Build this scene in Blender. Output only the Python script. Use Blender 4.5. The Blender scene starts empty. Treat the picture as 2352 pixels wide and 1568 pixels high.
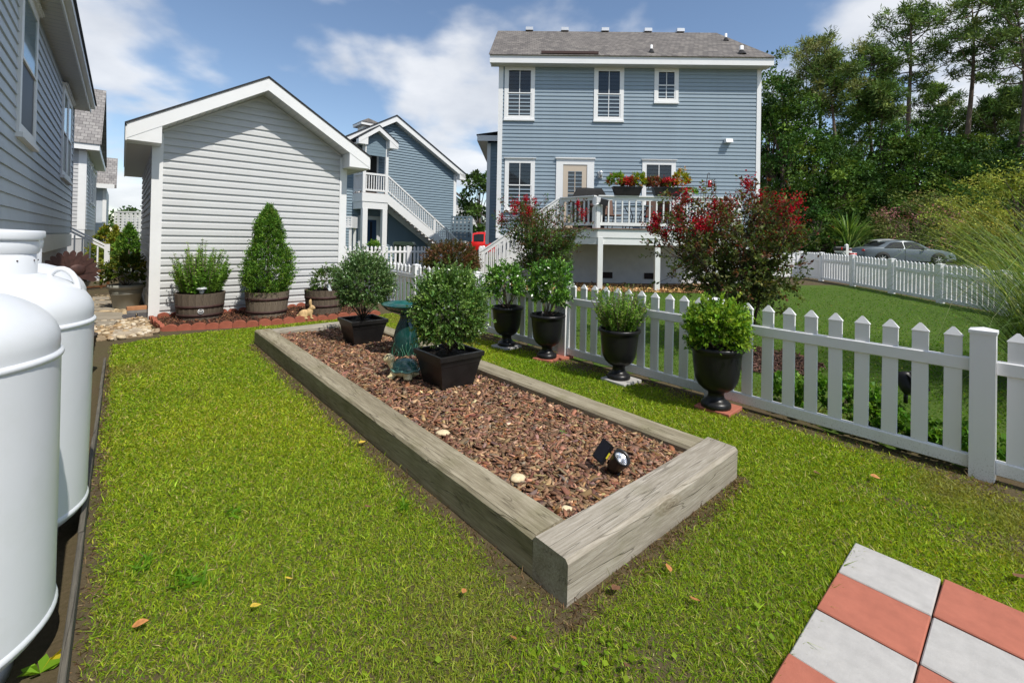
import bpy, math, random
import numpy as np
from mathutils import Matrix, Vector

# ------------------------------------------------------------------ camera, light
S = bpy.context.scene
F, CY, ROLL, H, PITCH, TH = 1034.617, 543.788, .019352, 1.4518, .008015, .713284
cp, sp = math.cos(PITCH), math.sin(PITCH)
cr, sr = math.cos(ROLL), math.sin(ROLL)
EX = np.array([cr, -sr*sp, sr*cp])          # image right in the world
EY = np.array([sr, cr*sp, -cr*cp])          # image down in the world
FW = np.array([0, cp, sp])
cam = bpy.data.cameras.new('camera'); camo = bpy.data.objects.new('camera', cam)
S.collection.objects.link(camo); S.camera = camo
cam.sensor_width = 36.0; cam.sensor_fit = 'HORIZONTAL'
cam.lens = F/2352*36
cam.shift_y = (CY-784)/2352
cam.clip_start = .05; cam.clip_end = 2000
camo.matrix_world = Matrix(((EX[0], -EY[0], -FW[0], 0), (EX[1], -EY[1], -FW[1], 0), (EX[2], -EY[2], -FW[2], H), (0, 0, 0, 1)))

SUN_AZ, SUN_EL = math.radians(42.0), math.radians(54.0)
sdir = Vector((math.sin(SUN_AZ)*math.cos(SUN_EL), -math.cos(SUN_AZ)*math.cos(SUN_EL), math.sin(SUN_EL)))
sl = bpy.data.lights.new('sun', 'SUN'); sl.energy = 4.5; sl.angle = math.radians(.5); sl.color = (1, .955, .88)
so = bpy.data.objects.new('sun', sl); S.collection.objects.link(so)
so.rotation_euler = (-sdir).to_track_quat('-Z', 'Y').to_euler()
W = bpy.data.worlds.new('World'); S.world = W; W.use_nodes = True
S.view_settings.view_transform = 'Standard'; S.view_settings.look = 'None'; S.view_settings.gamma = 1
S.view_settings.exposure = 0.0
S.view_settings.use_curve_mapping = False
S.render.resolution_x, S.render.resolution_y = 1024, 682

def build_world():
    nt = W.node_tree; N, L = nt.nodes, nt.links
    N.clear()
    out = N.new('ShaderNodeOutputWorld'); bg = N.new('ShaderNodeBackground'); bg.inputs[1].default_value = .148
    sky = N.new('ShaderNodeTexSky'); sky.sky_type = 'NISHITA'; sky.sun_disc = False
    sky.sun_elevation = SUN_EL; sky.sun_rotation = math.atan2(sdir.x, sdir.y)
    sky.air_density = 1.0; sky.dust_density = .25; sky.ozone_density = 1.5
    tc = N.new('ShaderNodeTexCoord')
    sx = N.new('ShaderNodeSeparateXYZ'); L.new(tc.outputs['Generated'], sx.inputs[0])
    # project the view direction on a cloud layer: (x, y) / (z + .22)
    add = N.new('ShaderNodeMath'); add.operation = 'ADD'; add.inputs[1].default_value = .30; L.new(sx.outputs[2], add.inputs[0])
    mx = N.new('ShaderNodeMath'); mx.operation = 'MAXIMUM'; mx.inputs[1].default_value = .05; L.new(add.outputs[0], mx.inputs[0])
    dv = N.new('ShaderNodeVectorMath'); dv.operation = 'DIVIDE'
    cb = N.new('ShaderNodeCombineXYZ')
    for i in range(3): L.new(mx.outputs[0], cb.inputs[i])
    L.new(tc.outputs['Generated'], dv.inputs[0]); L.new(cb.outputs[0], dv.inputs[1])
    mp = N.new('ShaderNodeMapping'); mp.inputs['Location'].default_value = (8.9608, 4.2324, 0); mp.inputs['Scale'].default_value = (1, 1, .0)
    L.new(dv.outputs[0], mp.inputs[0])
    n1 = N.new('ShaderNodeTexNoise'); n1.inputs['Scale'].default_value = 2.0; n1.inputs['Detail'].default_value = 7
    n1.inputs['Roughness'].default_value = .46; n1.inputs['Distortion'].default_value = .1
    L.new(mp.outputs[0], n1.inputs['Vector'])
    r = N.new('ShaderNodeMapRange'); r.inputs[1].default_value = .465; r.inputs[2].default_value = .60; r.interpolation_type = 'SMOOTHSTEP'
    L.new(n1.outputs[0], r.inputs[0])
    n2 = N.new('ShaderNodeTexNoise'); n2.inputs['Scale'].default_value = 3.1; n2.inputs['Detail'].default_value = 6
    L.new(mp.outputs[0], n2.inputs['Vector'])
    cr2 = N.new('ShaderNodeValToRGB')
    cr2.color_ramp.elements[0].color = (4.6, 4.85, 5.3, 1); cr2.color_ramp.elements[0].position = .3
    cr2.color_ramp.elements[1].color = (6.7, 6.8, 7.0, 1); cr2.color_ramp.elements[1].position = .68
    L.new(n2.outputs[0], cr2.inputs[0])
    m = N.new('ShaderNodeMath'); m.operation = 'MULTIPLY'; m.inputs[1].default_value = .88; L.new(r.outputs[0], m.inputs[0])
    mix = N.new('ShaderNodeMix'); mix.data_type = 'RGBA'
    L.new(m.outputs[0], mix.inputs[0]); L.new(sky.outputs[0], mix.inputs[6]); L.new(cr2.outputs[0], mix.inputs[7])
    L.new(mix.outputs[2], bg.inputs[0]); L.new(bg.outputs[0], out.inputs[0])
build_world()

# ------------------------------------------------------------------ helpers
rng = np.random.default_rng(7); random.seed(7)
PI = math.pi
E1 = np.array([-math.sin(TH), math.cos(TH)]); E2 = np.array([math.cos(TH), math.sin(TH)])
def ss(t):
    t = np.clip(t, 0, 1); return t*t*(3-2*t)
def T(x, y):                                    # terrain height
    x = np.asarray(x, float); y = np.asarray(y, float)
    return ss((y-7)/9)*(.10+.20*ss((x-4)/7)) + .10*ss((y-18)/10)
def Wd(a, b):                                   # garden frame (a along E2, b along E1) to world
    p = a*E2+b*E1; return float(p[0]), float(p[1])
def ray(u, v): return (u-1176)/F*EX+(v-CY)/F*EY+FW
def G(u, v, z=0.):
    d = ray(u, v); t = (z-H)/d[2]; return float(d[0]*t), float(d[1]*t)
def GT(u, v):
    z = 0.
    for i in range(12):
        x, y = G(u, v, z); z = float(T(x, y))
    return x, y, z
def onl(u, v, w, n):                            # on the vertical plane n.P = w
    d = ray(u, v); t = w/(d[:2]@n); return np.array([d[0]*t, d[1]*t, H+d[2]*t])
def atY(u, v, Y):
    d = ray(u, v); t = Y/d[1]; return float(d[0]*t), Y, float(H+d[2]*t)
C = S.collection
def thing(name, label, cat, loc=(0, 0, 0), rz=0, group=None):
    o = bpy.data.objects.new(name, None); C.objects.link(o); o.empty_display_size = .1
    o.location = loc; o.rotation_euler = (0, 0, rz)
    return tag(o, label, cat, group)
def tag(o, label=None, cat=None, group=None, kind=None):
    if label: o['label'] = label
    if cat: o['category'] = cat
    if group: o['group'] = group
    if kind: o['kind'] = kind
    return o
def link(name, me, parent=None, loc=None, rot=None):
    o = bpy.data.objects.new(name, me); C.objects.link(o)
    if parent is not None: o.parent = parent
    if loc is not None: o.location = loc
    if rot is not None: o.rotation_euler = rot
    return o
def copy_tree(o, parent=None):
    c = o.copy(); C.objects.link(c); c.parent = parent
    for ch in list(o.children): copy_tree(ch, c)
    return c

class MB:
    def __init__(s): s.v = []; s.f = []; s.sm = []
    def add(s, vs, fs, smooth=False):
        n = len(s.v); s.v += [tuple(map(float, p)) for p in vs]; s.f += [tuple(i+n for i in f) for f in fs]; s.sm += [smooth]*len(fs); return s
    def box(s, x0, x1, y0, y1, z0, z1):
        return s.add([(x0,y0,z0),(x1,y0,z0),(x1,y1,z0),(x0,y1,z0),(x0,y0,z1),(x1,y0,z1),(x1,y1,z1),(x0,y1,z1)],
            [(0,3,2,1),(4,5,6,7),(0,1,5,4),(1,2,6,5),(2,3,7,6),(3,0,4,7)])
    def cbox(s, c, d, M=None):
        n = len(s.v); a, b, e = d[0]/2, d[1]/2, d[2]/2
        pts = [Vector((i, j, k)) for k in (-e, e) for (i, j) in ((-a,-b),(a,-b),(a,b),(-a,b))]
        if M is not None: pts = [M @ p for p in pts]
        pts = [p+Vector(c) for p in pts]
        return s.add(pts, [(0,3,2,1),(4,5,6,7),(0,1,5,4),(1,2,6,5),(2,3,7,6),(3,0,4,7)])
    def bevbox(s, x0, x1, y0, y1, z0, z1, b):       # box with chamfered edges (26-face)
        vs = []; idx = {}
        X, Y, Z = (x0, x1), (y0, y1), (z0, z1)
        for i in (0, 1):
            for j in (0, 1):
                for k in (0, 1):
                    sx, sy, sz = (1, -1)[i], (1, -1)[j], (1, -1)[k]
                    for ax in range(3):
                        p = [X[i]+(0 if ax == 0 else sx*b), Y[j]+(0 if ax == 1 else sy*b), Z[k]+(0 if ax == 2 else sz*b)]
                        idx[(i, j, k, ax)] = len(vs); vs.append(p)
        fs = []
        def q(*a): fs.append(tuple(idx[t] for t in a))
        for i in (0, 1):
            o = [(i,0,0,0),(i,1,0,0),(i,1,1,0),(i,0,1,0)]; q(*(o if i else o[::-1]))
            o = [(0,i,0,1),(0,i,1,1),(1,i,1,1),(1,i,0,1)]; q(*(o if i else o[::-1]))
            o = [(0,0,i,2),(1,0,i,2),(1,1,i,2),(0,1,i,2)]; q(*(o if i else o[::-1]))
        for i in (0, 1):
            for j in (0, 1):
                q((i,j,0,0),(i,j,1,0),(i,j,1,1),(i,j,0,1)); q((i,0,j,0),(i,1,j,0),(i,1,j,2),(i,0,j,2)); q((0,i,j,1),(1,i,j,1),(1,i,j,2),(0,i,j,2))
                for k in (0, 1): q((i,j,k,0),(i,j,k,1),(i,j,k,2))
        return s.add(vs, fs)
    def prism(s, poly, d0, d1, axis='y'):           # polygon in the plane across axis, extruded from d0 to d1
        n = len(poly)
        mk = {'y': lambda p, d: (p[0], d, p[1]), 'x': lambda p, d: (d, p[0], p[1]), 'z': lambda p, d: (p[0], p[1], d)}[axis]
        vs = [mk(p, d0) for p in poly]+[mk(p, d1) for p in poly]
        return s.add(vs, [tuple(range(n))[::-1], tuple(range(n, 2*n))]+[(i, (i+1) % n, n+(i+1) % n, n+i) for i in range(n)])
    def lathe(s, prof, n=32, c=(0, 0), smooth=True, a0=0, a1=2*PI):
        full = abs(a1-a0-2*PI) < 1e-6; m = n if full else n+1; vs = []
        for r, z in prof:
            for i in range(m):
                a = a0+(a1-a0)*i/n; vs.append((c[0]+r*math.cos(a), c[1]+r*math.sin(a), z))
        fs = []
        for j in range(len(prof)-1):
            for i in range(n):
                k = (i+1) % m; fs.append((j*m+i, j*m+k, (j+1)*m+k, (j+1)*m+i))
        return s.add(vs, fs, smooth)
    def tube(s, pts, rad, n=8, smooth=True, cap=True):
        pts = [Vector(p) for p in pts]; m = len(pts)
        if not hasattr(rad, '__len__'): rad = [rad]*m
        vs = []; up = Vector((0, 0, 1)); pu = None
        for i, p in enumerate(pts):
            t = (pts[min(i+1, m-1)]-pts[max(i-1, 0)]).normalized()
            if pu is None:
                pu = t.cross(up if abs(t.z) < .9 else Vector((1, 0, 0))).normalized()
            pu = (pu-t*pu.dot(t)).normalized(); w = t.cross(pu)
            for k in range(n):
                a = 2*PI*k/n; vs.append(p+(pu*math.cos(a)+w*math.sin(a))*rad[i])
        fs = [(i*n+k, i*n+(k+1) % n, (i+1)*n+(k+1) % n, (i+1)*n+k) for i in range(m-1) for k in range(n)]
        if cap: fs += [tuple(range(n))[::-1], tuple(range((m-1)*n, m*n))]
        return s.add(vs, fs, smooth)
    def ball(s, c, r, n=12, m=8, M=None):
        vs = []; 
        for j in range(m+1):
            ph = PI*j/m
            for i in range(n):
                a = 2*PI*i/n; p = Vector((r[0]*math.sin(ph)*math.cos(a), r[1]*math.sin(ph)*math.sin(a), -r[2]*math.cos(ph)))
                if M is not None: p = M @ p
                vs.append(p+Vector(c))
        return s.add(vs, [(j*n+i, j*n+(i+1) % n, (j+1)*n+(i+1) % n, (j+1)*n+i) for j in range(m) for i in range(n)], True)
    def mesh(s, name, mat):
        me = bpy.data.meshes.new(name); me.from_pydata(s.v, [], s.f)
        me.polygons.foreach_set('use_smooth', s.sm)
        for m in (mat if isinstance(mat, (list, tuple)) else [mat]): me.materials.append(m)
        me.update(); return me
    def build(s, name, mat, parent=None, loc=None, rot=None): return link(name, s.mesh(name, mat), parent, loc, rot)

def np_mesh(name, V, tri, mat, col=None, quads=False, smooth=False):
    me = bpy.data.meshes.new(name); k = 4 if quads else 3
    V = np.asarray(V, np.float32); tri = np.asarray(tri, np.int32)
    me.vertices.add(len(V)); me.vertices.foreach_set('co', V.ravel())
    me.loops.add(tri.size); me.loops.foreach_set('vertex_index', tri.ravel())
    me.polygons.add(len(tri)); me.polygons.foreach_set('loop_start', np.arange(0, tri.size, k, dtype=np.int32))
    me.polygons.foreach_set('loop_total', np.full(len(tri), k, np.int32))
    if smooth: me.polygons.foreach_set('use_smooth', np.ones(len(tri), bool))
    if col is not None:
        at = me.color_attributes.new('col', 'FLOAT_COLOR', 'POINT')
        c4 = np.ones((len(V), 4), np.float32); c4[:, :3] = col; at.data.foreach_set('color', c4.ravel())
    me.materials.append(mat); me.update(calc_edges=True); return me

def unit(a): return a/np.maximum(np.linalg.norm(a, axis=-1, keepdims=True), 1e-9)
def leaf_mesh(name, P, D, L, Wi, col, mat, fold=.25, droop=.0):
    """diamond leaves: P base, D direction, L length, Wi width, col colour for each leaf"""
    n = len(P); D = unit(D); R = rng.normal(size=(n, 3)); R[:, 2] += .6
    Sd = unit(np.cross(D, R)); U = np.cross(Sd, D)
    L = np.broadcast_to(np.asarray(L, float), (n,))[:, None]; Wi = np.broadcast_to(np.asarray(Wi, float), (n,))[:, None]
    mid = P+D*L*.48; up = U*Wi*fold
    tip = P+D*L-np.array([0, 0, 1])*L*droop
    V = np.stack([P, mid+Sd*Wi*.5+up, tip, mid-Sd*Wi*.5+up], 1).reshape(-1, 3)
    Q = np.arange(4*n).reshape(n, 4)
    return np_mesh(name, V, Q, mat, np.repeat(col, 4, 0), quads=True)
def blade_mesh(name, P, D, L, Wi, col, mat, bend=.5, fine=False):
    """blades: base P, direction D, length L, width Wi, bending over"""
    n = len(P); D = unit(D); L = np.broadcast_to(np.asarray(L, float), (n,))[:, None]; Wi = np.broadcast_to(np.asarray(Wi, float), (n,))[:, None]
    a = rng.uniform(0, 2*PI, n)
    Sd = np.stack([np.cos(a), np.sin(a), np.zeros(n)], 1); Sd = unit(Sd-D*(Sd*D).sum(1, keepdims=True))
    hor = D*np.array([1, 1, 0]); hor = hor/np.maximum(np.linalg.norm(hor, axis=1, keepdims=True), .05)
    mid = P+D*L*.55; tip = mid+(D*(1-bend)+hor*bend*.8-np.array([0, 0, .15])*bend)*L*.5
    if fine:                                    # short turf: a bent diamond is enough
        V = np.stack([P, mid*.75+P*.25+Sd*Wi*.6, tip, mid*.75+P*.25-Sd*Wi*.6], 1).reshape(-1, 3)
        return np_mesh(name, V, np.arange(4*n).reshape(n, 4), mat, np.repeat(col, 4, 0), quads=True)
    V = np.stack([P-Sd*Wi*.5, P+Sd*Wi*.5, mid+Sd*Wi*.42, mid-Sd*Wi*.42, tip], 1).reshape(-1, 3)
    b = np.arange(n)[:, None]*5
    Tt = np.concatenate([b+np.array([0, 1, 2]), b+np.array([0, 2, 3]), b+np.array([3, 2, 4])], 1).reshape(-1, 3)
    return np_mesh(name, V, Tt, mat, np.repeat(col, 5, 0))

# ------------------------------------------------------------------ materials
def srgb(r, g, b):
    f = lambda c: (c/255/12.92) if c/255 <= .04045 else ((c/255+.055)/1.055)**2.4
    return (f(r), f(g), f(b))
def mat(name, col, rough=.6, var=.0, vscale=6., bump=0., bscale=40., metal=0., spec=.5, col2=None, stretch=None, detail=5, coat=0., bdist=.01, coord='Object', dirt=0., dcol=(.12, .1, .07)):
    m = bpy.data.materials.new(name); m.use_nodes = True; nt = m.node_tree; N, L = nt.nodes, nt.links
    b = N['Principled BSDF']; b.inputs['Roughness'].default_value = rough; b.inputs['Metallic'].default_value = metal
    b.inputs['Specular IOR Level'].default_value = spec; b.inputs['Base Color'].default_value = (*col, 1)
    if coat: b.inputs['Coat Weight'].default_value = coat; b.inputs['Coat Roughness'].default_value = .08
    tc = N.new('ShaderNodeTexCoord'); mp = N.new('ShaderNodeMapping'); L.new(tc.outputs[coord], mp.inputs[0])
    if stretch: mp.inputs['Scale'].default_value = stretch
    last = None
    if var or col2:
        n = N.new('ShaderNodeTexNoise'); n.inputs['Scale'].default_value = vscale; n.inputs['Detail'].default_value = detail; n.inputs['Roughness'].default_value = .6
        L.new(mp.outputs[0], n.inputs['Vector'])
        cr_ = N.new('ShaderNodeValToRGB'); e = cr_.color_ramp.elements
        c2 = col2 if col2 else tuple(c*(1-var) for c in col); c1 = col if col2 else tuple(min(1, c*(1+var)) for c in col)
        e[0].position = .32; e[0].color = (*c2, 1); e[1].position = .68; e[1].color = (*c1, 1)
        L.new(n.outputs[0], cr_.inputs[0]); last = cr_.outputs[0]
    if dirt:
        n = N.new('ShaderNodeTexNoise'); n.inputs['Scale'].default_value = 3.3; n.inputs['Detail'].default_value = 9; n.inputs['Roughness'].default_value = .7
        L.new(tc.outputs[coord], n.inputs['Vector'])
        r = N.new('ShaderNodeMapRange'); r.inputs[1].default_value = .52; r.inputs[2].default_value = .8; r.inputs[4].default_value = dirt; L.new(n.outputs[0], r.inputs[0])
        mx = N.new('ShaderNodeMix'); mx.data_type = 'RGBA'; L.new(r.outputs[0], mx.inputs[0])
        if last is None: mx.inputs[6].default_value = (*col, 1)
        else: L.new(last, mx.inputs[6])
        mx.inputs[7].default_value = (*dcol, 1); last = mx.outputs[2]
    if last is not None: L.new(last, b.inputs['Base Color'])
    if bump:
        n = N.new('ShaderNodeTexNoise'); n.inputs['Scale'].default_value = bscale; n.inputs['Detail'].default_value = 6
        L.new(mp.outputs[0], n.inputs['Vector'])
        bp = N.new('ShaderNodeBump'); bp.inputs['Strength'].default_value = bump; bp.inputs['Distance'].default_value = bdist
        L.new(n.outputs[0], bp.inputs['Height']); L.new(bp.outputs[0], b.inputs['Normal'])
    return m
def leafmat(name, rough=.5, trans=.3, spec=.35, var=.25, tint=(1.25, 1.15, .5)):
    m = bpy.data.materials.new(name); m.use_nodes = True; nt = m.node_tree; N, L = nt.nodes, nt.links
    b = N['Principled BSDF']; b.inputs['Roughness'].default_value = rough; b.inputs['Specular IOR Level'].default_value = spec
    at = N.new('ShaderNodeAttribute'); at.attribute_name = 'col'
    L.new(at.outputs['Color'], b.inputs['Base Color'])
    tr = N.new('ShaderNodeBsdfTranslucent'); mt = N.new('ShaderNodeMix'); mt.data_type = 'RGBA'; mt.blend_type = 'MULTIPLY'; mt.inputs[0].default_value = 1
    L.new(at.outputs['Color'], mt.inputs[6]); mt.inputs[7].default_value = (*tint, 1); L.new(mt.outputs[2], tr.inputs[0])
    ms = N.new('ShaderNodeMixShader'); ms.inputs[0].default_value = trans
    out = N['Material Output']; L.new(b.outputs[0], ms.inputs[1]); L.new(tr.outputs[0], ms.inputs[2]); L.new(ms.outputs[0], out.inputs[0])
    return m
def glassmat(name, col=(.02, .025, .03), rough=.03, alpha=.55):
    m = bpy.data.materials.new(name); m.use_nodes = True; nt = m.node_tree; N, L = nt.nodes, nt.links
    b = N['Principled BSDF']; b.inputs['Base Color'].default_value = (*col, 1); b.inputs['Roughness'].default_value = rough
    b.inputs['Specular IOR Level'].default_value = .8; b.inputs['Alpha'].default_value = alpha
    return m
def lerpc(a, b, t): return np.asarray(a)[None]*(1-t[:, None])+np.asarray(b)[None]*t[:, None]
def cols(n, pal, jit=.18):
    """n colours drawn from a palette [(weight, rgb)...] with brightness jitter"""
    w = np.array([p[0] for p in pal], float); w /= w.sum()
    c = np.array([p[1] for p in pal])[rng.choice(len(pal), n, p=w)]
    return c*np.exp(rng.normal(0, jit, (n, 1)))*np.exp(rng.normal(0, jit*.3, (n, 3)))

M = {}
M['white'] = mat('white_vinyl', (.78, .78, .77), .42, var=.02, vscale=2, dirt=.18, dcol=(.42, .42, .36))
M['fence'] = mat('white_fence_vinyl', (.80, .80, .80), .38, dirt=.22, dcol=(.45, .44, .36), bump=.03, bscale=90)
def grime(m):
    nt = m.node_tree; N, L = nt.nodes, nt.links; b = N['Principled BSDF']; old = b.inputs['Base Color'].links[0].from_socket
    ge = N.new('ShaderNodeNewGeometry'); s = N.new('ShaderNodeSeparateXYZ'); L.new(ge.outputs['Position'], s.inputs[0])
    n = N.new('ShaderNodeTexNoise'); n.inputs['Scale'].default_value = 120; n.inputs['Detail'].default_value = 3; L.new(ge.outputs['Position'], n.inputs['Vector'])
    r = N.new('ShaderNodeMapRange'); r.inputs[1].default_value = .38; r.inputs[2].default_value = .02; r.inputs[3].default_value = -.12; r.inputs[4].default_value = .20; L.new(s.outputs[2], r.inputs[0])
    ad = N.new('ShaderNodeMath'); ad.operation = 'ADD'; L.new(n.outputs[0], ad.inputs[0]); L.new(r.outputs[0], ad.inputs[1])
    q = N.new('ShaderNodeMapRange'); q.inputs[1].default_value = .70; q.inputs[2].default_value = .86; q.inputs[4].default_value = .45; L.new(ad.outputs[0], q.inputs[0])
    mx = N.new('ShaderNodeMix'); mx.data_type = 'RGBA'; L.new(q.outputs[0], mx.inputs[0]); L.new(old, mx.inputs[6]); mx.inputs[7].default_value = (.22, .20, .13, 1); L.new(mx.outputs[2], b.inputs['Base Color'])
grime(M['fence'])
M['trim'] = mat('white_trim', (.79, .79, .78), .5, dirt=.1, dcol=(.5, .5, .46))
M['shed_siding'] = mat('light_grey_siding', (.56, .565, .56), .5, var=.03, vscale=3, bump=.06, bscale=60, stretch=(1, 1, 1))
M['blue_siding'] = mat('blue_siding', (.27, .34, .395), .5, var=.04, vscale=2.2, bump=.05, bscale=60)
M['blue_siding2'] = mat('grey_blue_siding', (.185, .255, .305), .5, var=.04, vscale=2.2, bump=.05, bscale=60)
M['grey_siding'] = mat('grey_siding', (.50, .545, .59), .55, var=.05, vscale=2.5, bump=.08, bscale=50)
M['grey_siding2'] = mat('pale_grey_siding', (.46, .46, .46), .55, var=.04, vscale=2.5)
M['soffit'] = mat('soffit', (.62, .61, .58), .55)
M['found'] = mat('painted_foundation', (.47, .50, .52), .8, var=.08, vscale=5, bump=.2, bscale=30)
M['found_white'] = mat('white_foundation', (.6, .61, .62), .8, var=.06, vscale=4, bump=.15, bscale=30)
M['glass'] = glassmat('window_glass')
M['dark_glass'] = mat('dark_screen_glass', (.014, .014, .02), .45, spec=.25)
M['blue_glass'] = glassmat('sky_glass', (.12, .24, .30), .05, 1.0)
M['interior'] = mat('dark_interior', (.025, .023, .02), .9)
M['louver'] = mat('shutter_slats', (.085, .085, .08), .6)
M['door'] = mat('beige_door', (.55, .46, .36), .5)
M['bluedoor'] = mat('blue_door', (.016, .05, .12), .4)
M['black_plastic'] = mat('black_plastic', (.014, .013, .013), .36, var=.25, vscale=9, bump=.04, bscale=120, spec=.35)
M['urn_black'] = mat('black_urn_resin', (.011, .011, .012), .33, bump=.25, bscale=160, bdist=.004, dirt=.30, dcol=(.05, .05, .05), spec=.35)
M['soil'] = mat('potting_soil', (.026, .018, .012), .95, var=.5, vscale=60, bump=1, bscale=120)
M['white_metal'] = mat('white_tank_paint', (.70, .72, .745), .30, var=.015, vscale=5, bump=.02, bscale=60, dirt=.35, dcol=(.55, .58, .53), spec=.5)
M['concrete'] = mat('grey_paver', (.43, .415, .395), .9, var=.10, vscale=14, bump=.3, bscale=180, bdist=.003, dirt=.5, dcol=(.27, .25, .22))
M['red_paver'] = mat('red_paver', (.40, .130, .082), .9, var=.10, vscale=14, bump=.3, bscale=180, bdist=.003, dirt=.35, dcol=(.36, .15, .1))
M['terracotta'] = mat('red_edging_concrete', (.33, .095, .055), .9, var=.18, vscale=9, bump=.3, bscale=80, dirt=.35, dcol=(.20, .11, .08))
M['iron'] = mat('rusty_hoop', (.045, .018, .014), .7, var=.4, vscale=20, bump=.2, bscale=60)
M['bark'] = mat('pine_bark', (.13, .095, .07), .95, var=.4, vscale=4, bump=.8, bscale=9, stretch=(1, 1, .25), bdist=.05)
M['stem'] = mat('grey_brown_stem', (.15, .11, .08), .9, var=.3, vscale=20)
M['darkstem'] = mat('dark_stem', (.05, .035, .025), .9, var=.3, vscale=20)
M['bluegrey'] = mat('blue_grey_paint', (.155, .215, .255), .55)
M['leaf'] = leafmat('leaf', .5, .36, .22)
M['treeleaf'] = leafmat('tree_leaf', .6, .17, .13)
M['leafgloss'] = leafmat('glossy_leaf', .3, .2, .55)
M['grass'] = leafmat('grass_blade', .55, .48, .2, tint=(1.2, 1.1, .45))
M['needle'] = leafmat('needle', .6, .17, .16)
M['petal'] = leafmat('petal', .6, .4, .2, tint=(1.2, .6, .6))
M['rubber'] = mat('tyre', (.015, .015, .016), .8)
M['chrome'] = mat('bright_metal', (.6, .6, .6), .25, metal=1)
M['galv'] = mat('galvanised_vent', (.62, .63, .64), .4, metal=.6)
M['red_lamp'] = mat('red_lamp', (.5, .02, .015), .2)
M['deckwood'] = mat('brown_deck_board', (.20, .13, .10), .7, var=.2, vscale=8)
M['greybin'] = mat('green_bin', (.03, .05, .032), .5, var=.1)

def shingle_mat(name, c1, c2, sx=6., sz=7.5, axes='xz'):
    m = bpy.data.materials.new(name); m.use_nodes = True; nt = m.node_tree; N, L = nt.nodes, nt.links
    b = N['Principled BSDF']; b.inputs['Roughness'].default_value = .95
    tc = N.new('ShaderNodeTexCoord'); s = N.new('ShaderNodeSeparateXYZ'); cb = N.new('ShaderNodeCombineXYZ'); L.new(tc.outputs['Object'], s.inputs[0])
    L.new(s.outputs['XYZ'.index(axes[0].upper())], cb.inputs[0]); L.new(s.outputs['XYZ'.index(axes[1].upper())], cb.inputs[1])
    br = N.new('ShaderNodeTexBrick'); L.new(cb.outputs[0], br.inputs['Vector']); br.inputs['Scale'].default_value = 1
    br.inputs['Brick Width'].default_value = 1/sx; br.inputs['Row Height'].default_value = 1/sz; br.inputs['Mortar Size'].default_value = .006; br.inputs['Bias'].default_value = 0
    br.inputs['Color1'].default_value = (*c1, 1); br.inputs['Color2'].default_value = (*c2, 1); br.inputs['Mortar'].default_value = (*[c*.45 for c in c2], 1)
    n = N.new('ShaderNodeTexNoise'); n.inputs['Scale'].default_value = 1.6; n.inputs['Detail'].default_value = 8; L.new(tc.outputs['Object'], n.inputs['Vector'])
    r = N.new('ShaderNodeMapRange'); r.inputs[3].default_value = .65; r.inputs[4].default_value = 1.35; L.new(n.outputs[0], r.inputs[0])
    mx = N.new('ShaderNodeMix'); mx.data_type = 'RGBA'; mx.blend_type = 'MULTIPLY'; mx.inputs[0].default_value = 1
    L.new(br.outputs[0], mx.inputs[6]); L.new(r.outputs[0], mx.inputs[7]); L.new(mx.outputs[2], b.inputs['Base Color'])
    bp = N.new('ShaderNodeBump'); bp.inputs['Strength'].default_value = .6; bp.inputs['Distance'].default_value = .02; L.new(br.outputs[1], bp.inputs['Height']); bp.invert = True; L.new(bp.outputs[0], b.inputs['Normal'])
    return m
M['shingle'] = shingle_mat('grey_brown_shingles', srgb(120, 114, 108), srgb(92, 87, 84))
M['shingle_grey'] = shingle_mat('pale_grey_shingles', srgb(150, 146, 142), srgb(122, 118, 116))
M['shingle_dark'] = mat('shingle_edge', (.03, .03, .032), .95, var=.3, vscale=30)

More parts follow.
